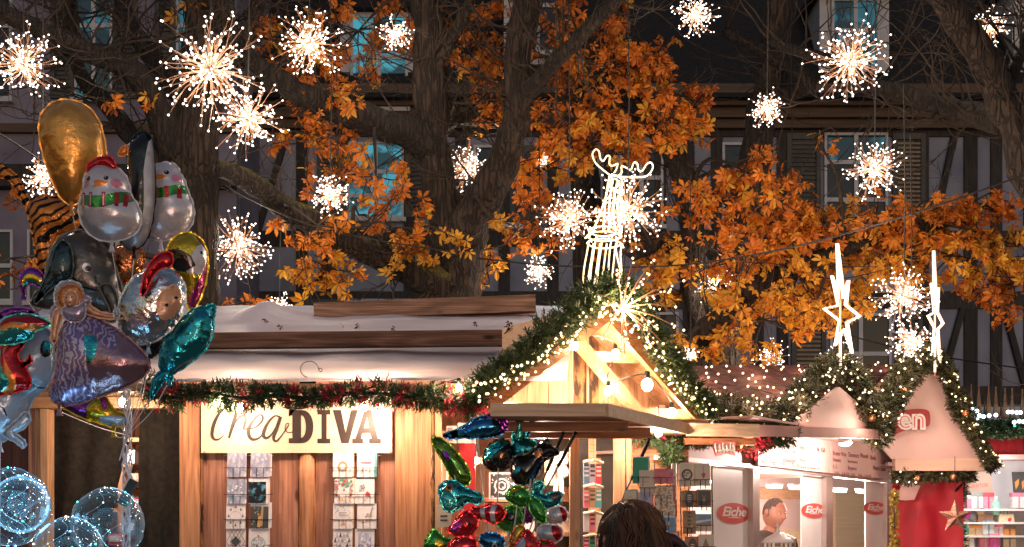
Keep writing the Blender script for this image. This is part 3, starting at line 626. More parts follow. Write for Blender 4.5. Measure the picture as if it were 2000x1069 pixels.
def brush(mb, pts, ws, n=7):
    q = catmull([(x, y, w) for (x, y), w in zip(pts, ws)], n)
    for i in range(len(q) - 1):
        (xa, ya, wa), (xb, yb, wb) = q[i], q[i + 1]; d = V((xb - xa, yb - ya)); d = d.normalized() if d.length > 1e-6 else V((1, 0)); pn = V((-d.y, d.x))
        mb.poly(asl([(xa + pn.x * wa, ya + pn.y * wa), (xb + pn.x * wb, yb + pn.y * wb), (xb - pn.x * wb, yb - pn.y * wb), (xa - pn.x * wa, ya - pn.y * wa)], .0585 + .00004 * (i % 5)), ink)
brush(lt, [(446, 806), (447, 798), (440, 796), (428, 808), (418, 828), (414, 848), (418, 858), (428, 858), (437, 850)], [1.6, 2.6, 1.6, 2.6, 3.6, 3.4, 2.6, 1.6, .8])
brush(lt, [(462, 806), (456, 826), (447, 856)], [3.2, 3.8, 2.2]); brush(lt, [(452, 842), (462, 822), (472, 812), (480, 818), (476, 838), (484, 836)], [.8, 1.4, 2.4, 3.0, 1.8, .8])
brush(lt, [(486, 838), (500, 834), (512, 822), (512, 812), (504, 812), (490, 828), (485, 846), (492, 858), (505, 856), (516, 844)], [1, 1.2, 2, 2, 1.4, 2.8, 3.6, 3, 1.8, 1])
brush(lt, [(547, 815), (536, 813), (522, 828), (514, 848), (520, 856), (532, 846), (545, 820)], [2, 1.6, 2.8, 3.6, 2.8, 1.4, 1.2])
brush(lt, [(548, 814), (540, 838), (534, 856), (540, 862), (552, 848), (562, 834), (564, 828), (559, 828), (557, 838), (562, 845), (572, 844)], [3.2, 3.6, 3, 2, 1.1, 1, 1, 1, 1, 1, .9])
cut(lt, [(564, 815), (567, 801), (551, 796), (563, 793), (560, 784), (571, 796), (576, 793), (588, 800), (603, 797), (602, 788), (592, 791), (580, 796), (572, 806)])
lt.build('lettering', sg)
w = MB()
for x, y in ((399, 883), (763, 883)): w.ball(A.at(x, y, .057), .004, black_m, 1)
w.build('screw', sg)

# ================================================================== SAUSAGE STALL (side receding to the right)
W = Plane((1.108, 8.8), (3.325, 12.13))
cream = mat('cream_panel', (0.60, 0.40, 0.36), (0.70, 0.50, 0.45), rough=.4, scale=2.2, detail=8, bump=.12, contrast=(.3, .7))
pinkish = mat('rose_panel', (0.50, 0.25, 0.22), (0.60, 0.33, 0.29), rough=.4, scale=2.4, detail=8, bump=.1)
white = mat('white_lacquer', (0.74, 0.70, 0.68), (0.80, 0.76, 0.74), rough=.3, scale=4)
alu = mat('aluminium_frame', (0.50, 0.42, 0.40), (0.60, 0.50, 0.47), rough=.35, metal=.7, scale=5)
redlogo = mat('logo_red', (0.55, 0.06, 0.05), (0.6, 0.075, 0.06), rough=.4)
B = thing('sausage_stall', 'white sausage stall with sliding windows, menu panels and garlanded gables', 'market stall', (2.2, 10.5, 0))
def wpr(mb, pts, off, th, m): mb.prism([W.at(x, y, off) for x, y in pts], -W.n * th, m)
def wl_(px): return 897 + (px - 1346) * .105   # the window head seen along the wall
w = MB()
wpr(w, [(1300, 790), (1300, 893), (1742, 939), (1742, 830)], .0, .05, pinkish)
wpr(w, [(1300, 1110), (1300, 1500), (1742, 1380), (1742, 1096)], .0, .05, cream); w.build('side_panels', B)
fr = MB()
for x0, x1 in ((1330, 1338), (1471, 1484), (1614, 1627), (1733, 1742)):
    wpr(fr, [(x0, wl_(x0)), (x1, wl_(x1)), (x1, 1105), (x0, 1105)], .02, .06, alu)
wpr(fr, [(1300, 889), (1300, 897), (1742, 943), (1742, 936)], .035, .08, alu); fr.build('window_frames', B)
for k, (x0, x1, lx) in enumerate(((1392, 1468, 1433), (1566, 1613, 1590), (1691, 1732, 1709))):
    pn = MB(); wpr(pn, [(x0, wl_(x0) + 8), (x1, wl_(x1) + 8), (x1, 1108), (x0, 1108)], -.02, .012, white); pn_o = pn.build('sliding_panel', B)
    c = W.at(lx, 1003 - 10 * k * .5, -.0165); hw = (33, 25, 22)[k]; rx = (W.at(lx + hw, 1000) - W.at(lx - hw, 1000)).length / 2; ry = (.072, .058, .056)[k]
    lo = MB(); lo.poly([c + W.u * rx * 1.04 * math.cos(t) + Z * ry * 1.06 * math.sin(t) for t in [6.283 * i / 28 for i in range(28)]], white)
    lo.poly([c + W.n * .0015 + W.u * rx * math.cos(t) + Z * ry * math.sin(t) for t in [6.283 * i / 28 for i in range(28)]], redlogo)
    lo.text('Eiche', ry * 1.25, c + W.n * .003 + Z * ry * .12, W.u, Z + W.u * .0, white, shear=.28, bold=ry * .03, depth=.0006, spacing=.95, sx=rx / ry * .56)
    q = [c + W.n * .003 + W.u * rx * t - Z * ry * (.52 - .12 * (1 - t * t)) for t in (-.35, -.1, .2, .5)]
    lo.tube(q, [.002, .004, .004, .001], white, 5); lo.build('oval_logo', pn_o)
inn = MB()
def ipr(pts, off, m, th=.03): inn.prism([W.at(x, y, off) for x, y in pts], -W.n * th, m)
ipr([(1250, 880), (1250, 1300), (1720, 1200), (1720, 925)], -1.5, cream)
warmw = mat('warm_wall', (0.58, 0.40, 0.24), (0.66, 0.48, 0.31), rough=.5, scale=3, stretch=(.3, .3, 30)); bandw = mat('warm_slats', (0.42, 0.20, 0.10), (0.56, 0.30, 0.16), rough=.5, scale=4, stretch=(2, 2, 16))
ipr([(1440, 952), (1440, 975), (1580, 975), (1580, 956)], -1.44, bandw); ipr([(1632, 960), (1632, 1110), (1700, 1100), (1700, 962)], -1.44, warmw); ipr([(1440, 1035), (1440, 1110), (1570, 1110), (1570, 1035)], -1.44, warmw)
a = W.at(1300, 892, -.06); bq = W.at(1742, 938, -.06); zc = max(a.z, bq.z) + .03
inn.prism([V((p.x, p.y, zc)) for p in (a, bq, bq - W.n * 1.5, a - W.n * 1.5)], (0, 0, .02), cream)
inn.build('interior', B)
def onw(px, py, off, dz=0): return W.at(px, py, off) + Z * dz
tube_w = glow('lamp_tube', (1.0, .86, .72), 9)
for px, py in ((1392, 936), (1512, 946), (1556, 949), (1640, 955), (1684, 957)):
    lm = MB(); c = W.at(px, py, -.5); lm.beam(c - W.u * .14, c + W.u * .14, .05, .02, white); lm.beam(c - W.u * .13 - Z * .02, c + W.u * .13 - Z * .02, .03, .018, tube_w)
    lm.build('ceiling_light', B); lamp('stall_light', c - Z * .1, 34, (1, .78, .66), .06)
# menu panels
mb_ink = mat('menu_ink', (0.20, 0.045, 0.045), (0.26, 0.06, 0.055), rough=.5)
def menu(label, x0, x1, lines):
    t = thing('menu_board', label, 'menu board', W.at((x0 + x1) / 2, 940, .05))
    m1 = MB(); wpr(m1, [(x0, 846 + (x0 - 1481) * .085), (x1, 846 + (x1 - 1481) * .085), (x1, 909 + (x1 - 1481) * .108), (x0, 909 + (x0 - 1481) * .108)], .06, .02, cream); m1.build('panel', t)
    m2 = MB()
    for px, py, s, al, st in lines: m2.text(s, st * .6, W.at(px, py, .063), W.u, Z, mb_ink, depth=.0005, align=al, sx=1.0)
    m2.build('lettering', t)
menu('left menu panel listing hot chocolate and burgers above the vendor', 1481, 1622, [
    (1487, 884, 'Tee    Fr. 4.-', 'LEFT', .066), (1486, 900, 'Heisse Schoggi  Fr. 4.50', 'LEFT', .075), (1530, 881, 'Kaffee  Fr. 4.50', 'LEFT', .06), (1530, 898, 'Hamburger', 'LEFT', .085), (1548, 909, 'Fr. 6.50', 'LEFT', .07), (1563, 875, 'Brot', 'LEFT', .085),
    (1563, 898, 'Bratwurst     Fr. 6.-', 'LEFT', .06), (1563, 912, 'mit Brot oder Pommes  Fr. 7.-', 'LEFT', .055), (1596, 878, 'Br. 4.50', 'LEFT', .085)])
menu('right menu panel with four columns of prices beside the corner of the stall', 1623, 1739, [
    (1627, 885, 'Brauner Wein', 'LEFT', .085), (1627, 898, 'Bratwurst', 'LEFT', .07), (1627, 912, 'Fr. 7.-', 'LEFT', .07), (1656, 888, 'Chaeswurst', 'LEFT', .09), (1656, 901, 'Bauernbratwurst', 'LEFT', .055), (1656, 914, 'Bergwurst', 'LEFT', .08), (1680, 890, 'Wienerli', 'LEFT', .09), (1700, 894, 'Rivella', 'LEFT', .09),
    (1705, 914, 'Mineral', 'LEFT', .09), (1720, 902, 'Cola', 'LEFT', .1), (1720, 916, 'Eistee', 'LEFT', .09), (1630, 925, '3 dl 4.-   3 dl 4.50   5 dl 5.-   3 dl 4.-   5 dl 5.50', 'LEFT', .075)])
# gable above the windows
def vtri(mb, pts, pl, off, th, m): mb.prism([pl.at(x, y, off) for x, y in pts], -pl.n * th, m)
g1 = MB(); vtri(g1, [(1535, 838), (1640, 756), (1738, 841)], W, .42, .03, cream); g1.build('gable_panel', B)
f1 = MB(); f1.beam(W.at(1470, 841, .45), W.at(1738, 849, .45), .04, .07, pinkish); a = W.at(1470, 850, .45); bq = W.at(1738, 856, .45)
f1.prism([V((p.x, p.y, 2.33)) for p in (a, bq, bq - W.n * .45, a - W.n * .45)], (0, 0, .015), cream); f1.build('gable_ledge', B)
spm = MB(); c = W.at(1650, 866, .36); spm.lathe([(.02, .07), (.045, .03), (.06, 0)], c, white, 12); spm.ball(c - Z * .004, .045, glow('spot_glass', (1, .86, .78), 30), 2, (1, 1, .4)); spm.build('spot_lamp', B, smooth=True); lamp('spot_glow', c - Z * .07 + W.n * .05, 40, (1, .74, .64), .05)
# frontal gable on the right
Q = Plane((1, 11.6), (5, 11.6))
g2 = MB(); vtri(g2, [(1660, 800), (1812, 694), (1938, 897), (1742, 897), (1700, 850)], Q, .0, .03, cream); g2.build('gable_panel', B)
f2 = MB(); a, b = Q.at(1741, 921), Q.at(1928, 897); f2.span((a.x, 11.57, a.z), (b.x, 11.48, b.z), mat('pale_plank', (.52, .34, .25), (.62, .42, .32), rough=.5, scale=3, stretch=(.6, 5, 8))); f2.build('fascia_board', B)
sb = MB(); a = Q.at(1741, 915); b = Q.at(1935, 897); sb.span((a.x, 11.7, b.z - .05), (b.x, 13.2, b.z - .02), cream); sb.build('soffit', B)
st = MB(); st.tube([Q.at(1903, 921), Q.at(1878, 982) + V((0, .5, 0))], .012, black_m, 6); st.build('gas_strut', B)
roofb = mat('net_roof', (0.045, 0.022, 0.022), (0.12, 0.055, 0.048), rough=.6, scale=5, stretch=(1, 3, 3), bump=.4)
rb = MB(); c4 = [P(1330, 715, 10.8), P(1790, 712, 13.4), P(1720, 822, 12.0), P(1346, 836, 8.95)]
NX, NYb = 30, 10; vs = []
for j in range(NYb + 1):
    for i in range(NX + 1):
        u, v = i / NX, j / NYb; p = c4[0].lerp(c4[1], u).lerp(c4[3].lerp(c4[2], u), v); p.z -= .03 * (v * NYb % 2); vs.append(p)
rb.add(vs, [[j*(NX+1)+i, j*(NX+1)+i+1, (j+1)*(NX+1)+i+1, (j+1)*(NX+1)+i] for j in range(NYb) for i in range(NX)], roofb)
def roofB(u, v): return c4[0].lerp(c4[1], u).lerp(c4[3].lerp(c4[2], u), v)
rb.prism([c4[0], c4[1], c4[1] + V((-1.6, 1.2, -.7)), c4[0] + V((-1.6, 1.2, -.7))], (0, 0, -.02), roofb); rb.build('roof', B)
rc = MB(); rc.prism([Q.at(1812, 692, -.02), Q.at(1945, 905, -.02), Q.at(1938, 908, -.02), Q.at(1812, 700, -.02)], (0, 1.9, 0), roofb); rc.prism([Q.at(1812, 692, -.02), Q.at(1650, 810, -.02), Q.at(1652, 818, -.02), Q.at(1812, 700, -.02)], (0, 1.9, 0), roofb); rc.build('gable_roof', B)
sl = thing('sausage_sign', 'dark red sausage shaped sign with white letters half under the garland', 'sign', Q.at(1780, 842, .04))
deepred = mat('sausage_red', (.30, .018, .018), (.36, .03, .025), rough=.45); sm = MB(); o = catmull([(1735, 812), (1760, 803), (1785, 799), (1808, 800), (1816, 808), (1816, 828), (1808, 834), (1780, 836), (1760, 844), (1744, 850), (1730, 846)], 4, True)
sm.prism([Q.at(x, y, .045) for x, y in o], (0, .03, 0), deepred); sm.build('board', sl); sm = MB()
sm.text('en', .24, Q.at(1781, 820, .047), (1, 0, 0), Z, white, bold=.012, depth=.001); sm.text('en', .24, Q.at(1781, 820, .0485), (1, 0, 0), Z, redlogo, bold=-.006, depth=.001); sm.build('lettering', sl)
redcloth = mat('red_cloth', (0.42, 0.006, 0.02), (0.55, 0.012, 0.03), rough=.5, scale=2, bump=.15)
cloth('curtain', 'glossy red sheet hanging under the plank of the right gable', 'curtain', 1743, 1880, 921, 1240, 11.9, redcloth, 1.6, amp=.06)
kn = MB(); q = [(1775, 934), (1800, 930), (1797, 950), (1786, 976), (1770, 978), (1752, 976), (1760, 950)]
vs = [P(x, y, 11.78) for x, y in q]; kn.prism(vs, (0, .02, 0), mat('faded_cloth', (.55, .32, .30), (.66, .42, .40), rough=.5, scale=5, bump=.4)); tag(kn.build('cloth_scrap'), 'faded pink scrap of sheet pinned on the red curtain', 'cloth')

# ================================================================== FAR GIFT STALL
C0 = 14.5
gift = thing('gift_stall', 'brightly lit white gift stall at the right edge with a red valance', 'market stall', (5.2, C0, 0))
wcl = mat('white_cloth', (.72, .72, .75), (.80, .80, .82), rough=.8, scale=3, bump=.2)
redv = mat('red_valance', (.30, .012, .02), (.42, .02, .03), rough=.5, scale=6, stretch=(8, 1, 1), bump=.3)
def cbox(mb, x0, y0, x1, y1, Y, d, m):
    a, b = P(x0, y1, Y), P(x1, y0, Y); mb.span((a.x, Y, max(0, a.z)), (b.x, Y + d, b.z), m)
w = MB(); cbox(w, 1870, 893, 2200, 1600, C0 + .6, .05, wcl); w.build('back_cloth', gift)
w = MB()
for i in range(30): x = 1880 + i * 9; w.prism([P(x, 846, C0 - .1 + .01 * (i % 2)), P(x + 9, 846, C0 - .1 + .01 * (i % 2)), P(x + 9, 888, C0 - .18), P(x, 888, C0 - .18)], (0, .02, 0), redv)
w.build('valance', gift)
w = MB(); cbox(w, 1905, 888, 2200, 896, C0 - .2, .5, pinkish); w.build('ledge', gift)
w = MB(); w.prism([P(1880, 845, C0), P(2200, 845, C0), P(2200, 800, C0 + 1.5), P(1880, 800, C0 + 1.5)], (0, 0, .03), wcl); w.build('roof', gift)
w = MB()
for y in (994, 1020, 1046): cbox(w, 1882, y, 2200, y + 4, C0 + .15, .4, white)
w.build('shelf', gift)
lamp('stall_light', P(1960, 930, C0 - .3), 24, (1, .93, .9), .15)
s2 = thing('food_sign', 'tan cloth sign with red capitals behind the strut at the far stall', 'sign', P(1917, 965, C0 + .3))
tan = mat('tan_sign', (.36, .28, .22), (.42, .33, .26), rough=.7); w = MB(); w.prism([P(1886, 925, C0 + .3), P(1936, 920, C0 + .3), P(1939, 965, C0 + .3), P(1890, 966, C0 + .3)], (0, .02, 0), tan); w.build('board', s2)
w = MB(); w.text('BURRITOS', .058, P(1909, 949, C0 + .295), (1, 0, .06), Z, redlogo, depth=.001, sx=.85); w.build('lettering', s2)
s3 = thing('poster', 'charcoal poster with slanting orange bars at the right edge', 'poster', P(1998, 968, C0 + .3))
w = MB(); w.prism([P(1977, 922, C0 + .3), P(2025, 922, C0 + .3), P(2025, 968, C0 + .3), P(1981, 968, C0 + .3)], (0, .02, 0), mat('charcoal_print', (.05, .055, .06), (.07, .075, .08), rough=.5)); w.build('board', s3)
ob = mat('orange_print', (.72, .28, .06), (.8, .34, .08), rough=.5); w = MB()
for k in range(3):
    x = 1982 + k * 13; w.poly([P(x, 942, C0 + .297), P(x + 8, 935, C0 + .297), P(x + 8, 946, C0 + .297), P(x + 2, 957, C0 + .297)], ob)
w.build('bars', s3)
gc = {'pink': (.8, .25, .35), 'mint': (.3, .7, .55), 'white': (.8, .8, .8), 'cream': (.8, .65, .42), 'red': (.7, .04, .06), 'teal': (.08, .45, .5), 'brown': (.25, .12, .08), 'orange': (.8, .35, .08), 'magenta': (.75, .06, .4), 'grey': (.22, .25, .26), 'yellow': (.8, .6, .12)}
def gm(c): return mat('gift_' + c, tuple(x * .8 for x in gc[c]), gc[c], rough=.4, scale=26, contrast=(.4, .6))
goods = [  # kind, label, px, py(bottom), w, h, colour, colour2
    ('gift_box', 'pale pink gift box with a white lid under the tan sign', 1900, 994, 18, 22, 'pink', 'white'), ('paper_bag', 'white paper bag with printed lines under the tan sign', 1910, 992, 20, 24, 'white', 'grey'),
    ('gift_box', 'pink box with a red lid beside the white paper bag', 1931, 994, 16, 26, 'pink', 'red'), ('soap_bottle', 'mint bottle leaning among the pastel gifts', 1945, 1006, 14, 30, 'mint', 'white'),
    ('paper_bag', 'white paper bag hanging below the charcoal poster', 1990, 992, 20, 24, 'white', 'pink'), ('gift_box', 'yellow box in the second row beside green sprigs', 1912, 1018, 18, 16, 'yellow', 'cream'),
    ('handbag', 'cream handbag with a red flower and two handles', 1966, 1024, 26, 18, 'cream', 'red'), ('gift_box', 'brown flat carton behind the glittering star', 1925, 1020, 24, 12, 'brown', 'brown'),
    ('gift_box', 'cream carton with an orange lid in the third row', 1905, 1046, 26, 16, 'cream', 'orange'), ('gift_box', 'white and teal box at the middle of the third row', 1931, 1044, 18, 22, 'white', 'teal'),
    ('gift_box', 'pink and white box at the right of the third row', 1950, 1046, 18, 18, 'white', 'pink'), ('gift_box', 'orange and brown box under the cream handbag', 1972, 1046, 18, 14, 'orange', 'brown'),
    ('gift_box', 'white box with a yellow lid at the left of the lowest row', 1892, 1069, 18, 20, 'white', 'yellow'), ('gift_box', 'rose box in the lowest row of gifts', 1925, 1069, 18, 20, 'pink', 'cream'),
    ('gift_box', 'tall mauve box between rose and cream boxes', 1943, 1069, 16, 22, 'magenta', 'pink'), ('gift_box', 'cream box with a black clasp at the lower right', 1972, 1072, 20, 22, 'cream', 'grey'), ('gift_box', 'teal box half behind the garland post', 1884, 1046, 14, 18, 'teal', 'mint'),
    ('balloon_ball', 'magenta ball wedged behind the glittering star', 1893, 1014, 14, 16, 'magenta', 'pink'), ('cushion', 'slate grey cushion right of the magenta ball', 1903, 1020, 18, 20, 'grey', 'grey')]
for kind, label, px, py, ww, hh, c1, c2 in goods:
    Y = C0 + .2 + R.uniform(0, .08); s = Y / F * 1.22; b = P(px, py, Y); t = thing(kind, label, {'gift_box': 'box', 'paper_bag': 'bag', 'soap_bottle': 'bottle', 'handbag': 'bag', 'balloon_ball': 'ball', 'cushion': 'cushion'}[kind], b, 'goods on the gift stall')
    m1, m2 = MB(), MB(); hw, h = ww * s / 2, hh * s
    if kind in ('gift_box', 'paper_bag'):
        m1.span(b + V((-hw, 0, 0)), b + V((hw, .08, h * .74)), gm(c1)); m1.build('carton', t)
        m2.span(b + V((-hw - .004, -.004, h * .742)), b + V((hw + .004, .084, h)), gm(c2)); m2.beam(b + V((0, -.006, 0)), b + V((0, -.006, h * .74)), .012, .004, gm(c2), up=V((0, 1, 0))); m2.build('lid', t)
    elif kind == 'soap_bottle':
        m1.lathe([(hw * .8, 0), (hw, .02), (hw, h * .6), (hw * .35, h * .8)], b, gm(c1)); m1.build('bottle_body', t); m2.lathe([(hw * .4, h * .8), (hw * .4, h)], b, gm(c2)); m2.build('cap', t)
    elif kind == 'handbag':
        m1.prism([b + V((-hw, 0, 0)), b + V((hw, 0, 0)), b + V((hw * .86, 0, h * .9)), b + V((-hw * .86, 0, h * .9))], (0, .06, 0), gm(c1)); m1.build('bag_body', t)
        for sx in (-.45, .45): m2.tube([b + V((hw * sx - .02, .03, h * .9)), b + V((hw * sx - .015, .03, h * 1.35)), b + V((hw * sx + .015, .03, h * 1.35)), b + V((hw * sx + .02, .03, h * .9))], .004, gm('brown'), 5)
        m2.ball(b + V((hw * .35, -.004, h * .4)), .022, gm(c2), 1, (1, .3, 1)); m2.build('handle', t)
    else:
        m1.ball(b + V((0, .05, h * .5)), h * .5, gm(c1), 2, (hw / (h * .5), .8, 1)); m1.build('ball_body' if kind != 'cushion' else 'cover', t, smooth=True)
        m2.ball(b + V((0, .05, h * .98)), .008, gm(c2), 1); m2.build('knot' if kind != 'cushion' else 'button', t)
cone_m = mat('straw_cone', (.20, .115, .07), (.33, .20, .12), rough=.7, scale=12, stretch=(4, 4, .6), bump=.5)
for i, (px, top, bot, wd) in enumerate(((1897, 750, 800, 9), (1912, 752, 812, 13), (1931, 754, 815, 13), (1945, 755, 816, 13), (1963, 757, 818, 13), (1977, 758, 819, 13), (1997, 760, 820, 13), (1923, 784, 815, 7), (1955, 786, 816, 7))):
    Y = C0 - .25 + .1 * (i > 6); b = P(px, bot, Y); h = (bot - top) * Y / F; r = wd / 2 * Y / F
    w = MB(); w.lathe([(r, 0), (r * .95, h * .15), (r * .55, h * .5), (r * .28, h * .8), (r * .2, h * .93), (r * .3, h * .96), (r * .12, h)], b, cone_m, 10)
    o = w.build('straw_spire', smooth=True); big = i < 7
    tag(o, 'tall slim straw spire standing in the row above the red valance' if big else 'short straw spire tucked between the tall spires', 'ornament', 'tall straw spires on the gift stall' if big else 'short straw spires on the gift stall')
# ================================================================== LIGHTS AND GARLANDS
bulb_w = glow('led_white', (1.0, .90, .83), 2.3); bulb_warm = glow('led_warm', (1.0, .72, .38), 3.0); bulb_cool = glow('led_cool', (.72, .93, 1.0), 4); bulb_teal = glow('led_teal', (.05, .9, .75), 5)
bulb_pink = glow('led_peach', (1.0, .60, .40), 3); bulb_big = glow('filament_bulb', (1.0, .78, .46), 40)
wire_gold = mat('golden_wire', (.20, .095, .05), (.28, .14, .075), rough=.5, scale=8)
cord_m = mat('black_cord', (.012, .011, .010), (.02, .018, .016), rough=.6)
fir = leafmat('fir_needle', [(.012, .035, .012), (.03, .07, .02), (.055, .10, .03), (.022, .05, .018)], .15)
firl = leafmat('fir_needle_fluffy', [(.03, .06, .02), (.07, .11, .035), (.10, .14, .05), (.04, .075, .025)], .2)
fird = leafmat('fir_needle_dry', [(.03, .04, .015), (.07, .07, .03), (.09, .075, .03), (.03, .05, .02)], .15)
tinsel = leafmat('red_tinsel', [(.35, .01, .03), (.55, .02, .05), (.65, .05, .09)], .2)

def star(px, py, rp, Y, label, nst=46, name='starburst_light', power=1.0, thick=1.0, hang=1.5):
    c = P(px, py, Y); r = rp * Y / F; t = thing(name, label, 'light ornament', c, 'hanging starburst lights')
    st, bu = MB(), MB(); g = (1 + 5 ** .5) / 2; br = max(.0056, min(.0078, r * .024)); wr = .0027 * thick * max(.7, min(1.1, r / .35))
    nst = int(nst * 1.12)
    for i in range(nst):
        zc = 1 - 2 * (i + .5) / nst; a = 2 * math.pi * i / g; q = math.sqrt(max(0, 1 - zc * zc))
        d = (V((q * math.cos(a), q * math.sin(a), zc)) + rv(.22)).normalized(); L = r * (R.uniform(.78, 1.08) if R.random() < .55 else R.uniform(.45, .8))
        d2 = (d + rv(.34)).normalized(); mid = c + d * L * .5; tip = mid + d2 * L * .5
        st.tube([c + d * r * .04, mid, tip], [wr * 1.25, wr, wr * .8], wire_gold, 4); bu.ball(tip, br, bulb_w, 1)
        for k in range(R.choice((1, 2, 2, 3))):
            u = R.uniform(.25, .85); o = c + d * L * u if u < .5 else mid.lerp(tip, (u - .5) * 2); e = (d + unit() * R.uniform(.45, .9)).normalized()
            q2 = o + e * r * R.uniform(.12, .30); st.tube([o, q2], [wr * .8, wr * .6], wire_gold, 3); bu.ball(q2, br, bulb_w, 1)
    for _ in range(26): bu.ball(c + unit() * r * R.uniform(.06, .3), br, bulb_w, 1)
    st.build('wire_spray', t); o = bu.build('led_cluster', t); o['kind'] = 'stuff'
    h = MB(); h.ball(c, r * .07, wire_gold, 1); h.build('hub', t)
    if hang: h = MB(); h.tube([c, c + V((.01, 0, hang * .5)), c + V((0, 0, hang))], .0045, cord_m, 5); h.build('hanging_cord', t)
    lamp('starburst_glow', c, 54 * power * (r / .3) ** 1.3, (1, .80, .62), r * .45)
S = star
S(45, 125, 80, 8.6, 'large starburst cut by the left edge of the picture above the gold balloon', 58)
S(410, 135, 118, 8.6, 'largest starburst with long loose golden twigs in front of the left trunk', 60, thick=1.15)
S(484, 232, 80, 9.0, 'dense starburst touching the lower right of the largest one', 56)
S(604, 85, 74, 9.2, 'starburst among orange leaves between the two thick trunks, upper left of the long bough', 60)
S(772, 68, 38, 11.2, 'small starburst touching the left side of the forked trunk near the top', 40)
S(645, 380, 46, 10.2, 'round starburst just above the mossy slanting bough', 50)
S(912, 330, 58, 12.9, 'starburst framed inside the fork of the main trunk', 54)
S(466, 482, 78, 11.6, 'starburst half hidden by the right side of the left trunk', 60)
S(82, 345, 46, 9.2, 'starburst peeping out behind the gold balloon and the tiger balloon', 44)
S(1110, 428, 66, 9.8, 'starburst hanging left of the rope light reindeer', 64)
S(1226, 412, 80, 9.3, 'starburst glowing in front of the neck of the rope light reindeer', 72)
S(1358, 30, 48, 10.2, 'starburst against the black roof at the top centre right', 50)
S(1660, 120, 88, 8.8, 'wide airy starburst over the dark roof, below the dormer window', 62)
S(1498, 214, 40, 10.6, 'small round starburst below the cornice beside the third trunk', 44)
S(1708, 330, 63, 9.4, 'round compact starburst in front of the shuttered window', 64)
S(1936, 52, 40, 10.6, 'small starburst right of the leaning bare trunk', 42)
S(1052, 530, 38, 12.2, 'small starburst low above the roof, right of the forked trunk', 40)
S(1400, 560, 42, 12.4, 'small starburst behind the dark slanting bough right of the gable', 40)
S(1765, 578, 66, 9.8, 'dense starburst between the two rope light stars', 72)
S(1778, 668, 46, 10.0, 'starburst resting low above the right garland, under a bigger one', 54)
S(1505, 700, 38, 12.6, 'starburst low behind the roof with the net of lights', 46)
S(1065, 310, 20, 12.8, 'tiny far starburst left of the reindeer antlers', 24, power=.6)
S(1545, 428, 22, 12.6, 'tiny starburst half buried in the golden leaves', 22, power=.6)
S(546, 600, 30, 12.0, 'small starburst rising behind the pale roof ridge', 34, power=.8)
S(1348, 694, 18, 11.6, 'tiny starburst beside the right slope of the lit gable', 20, power=.5)
S(1640, 716, 44, 10.9, 'starburst hidden behind the garland at the foot of the wider rope light star', 46, power=.6, hang=0)

def garland(name, label, pts, radius, per_m, m, bulbs=0, bmat=None, br=.008, red=(), nlen=.034, cones=0, group=None, drop=0.0, core=True, wide=1.0):
    q = [V(p) for p in catmull([tuple(p) for p in pts], 8)]; L = [0]
    for a, b in zip(q, q[1:]): L.append(L[-1] + (b - a).length)
    t = thing(name, label, 'garland', q[len(q) // 2] - Z * radius, group)
    def at(s):
        for i in range(len(q) - 1):
            if L[i + 1] >= s: return q[i].lerp(q[i + 1], (s - L[i]) / max(1e-6, L[i + 1] - L[i])), (q[i + 1] - q[i]).normalized()
        return q[-1], (q[-1] - q[-2]).normalized()
    ne, wi, bu, rd = MB(), MB(), MB(), MB(); wi.tube(q, radius * .12, cord_m, 5)
    def sprig(p, d, ln, mm, mb, nn=13, w=.0048):
        x = d.orthogonal().normalized(); y = d.cross(x)
        for k in range(nn):
            f = (k + .5) / nn; o = p + d * ln * f; a = k * 2.4 + R.random(); e = (x * math.cos(a) + y * math.sin(a) + d * .9).normalized(); s = e.cross(d).normalized() * w * .5
            l2 = nlen * R.uniform(.75, 1.15) * (1 - .3 * f); mb.add([o - s, o + s, o + e * l2 + s * .5, o + e * l2 - s * .5], [[0, 1, 2, 3]], mm)
    n = int(L[-1] * per_m)
    for i in range(n):
        s = (i + R.random()) / n * L[-1]; c, ta = at(s); o = unit(); o = (o - ta * o.dot(ta) * .7).normalized(); o.z -= drop * R.random()
        bump = .75 + .5 * noise.noise(V((s * 4.2, 3.3, radius * 50)))
        p = c + o * radius * .15; d = (o + ta * R.uniform(-.7, .7)).normalized()
        isred = any(abs(s / L[-1] - x) < .5 * wd for x, wd in red) and R.random() < .42
        sprig(p, d, radius * R.uniform(.6, 1.15) * max(.5, bump), tinsel if isred else m, rd if isred else ne, w=.0048 * wide)
    for i in range(int(bulbs * L[-1])):
        s = R.random() * L[-1]; c, ta = at(s); o = unit(); o.y -= .5; o.normalize(); bu.ball(c + o * radius * R.uniform(.55, 1.02), br * R.uniform(.75, 1.1), bmat if R.random() > .15 else bulb_w, 1)
    ne.build('fir_needles', t); wi.build('core_wire', t)
    if rd.v: rd.build('red_tinsel', t)
    if bu.v: o = bu.build('fairy_lights', t); o['kind'] = 'stuff'
    for i in range(cones):
        c, ta = at(L[-1] * (i + .6) / (cones + .2)); k = MB(); k.ball(c + V((0, -radius * .9, -radius * .3)), .03, mat('gilded_ball', (.55, .22, .10), (.65, .3, .15), rough=.25, metal=.8), 2); k.build('bauble', t, smooth=True)
    return t
def A2(px, py, off=.43): return A.at(px, py, off)
garland('fir_garland', 'green fir garland with red tinsel along the eave above the sign', [A2(285, 752), A2(330, 775), A2(400, 768), A2(470, 778), A2(540, 772), A2(610, 778), A2(690, 768), A2(755, 770), A2(820, 776), A2(870, 780), A2(910, 778), A2(945, 762)], .095, 330, fir, wide=1.6, nlen=.044,
        red=((.06, .06), (.16, .05), (.30, .05), (.46, .08), (.56, .06), (.67, .06), (.76, .05), (.9, .05)))
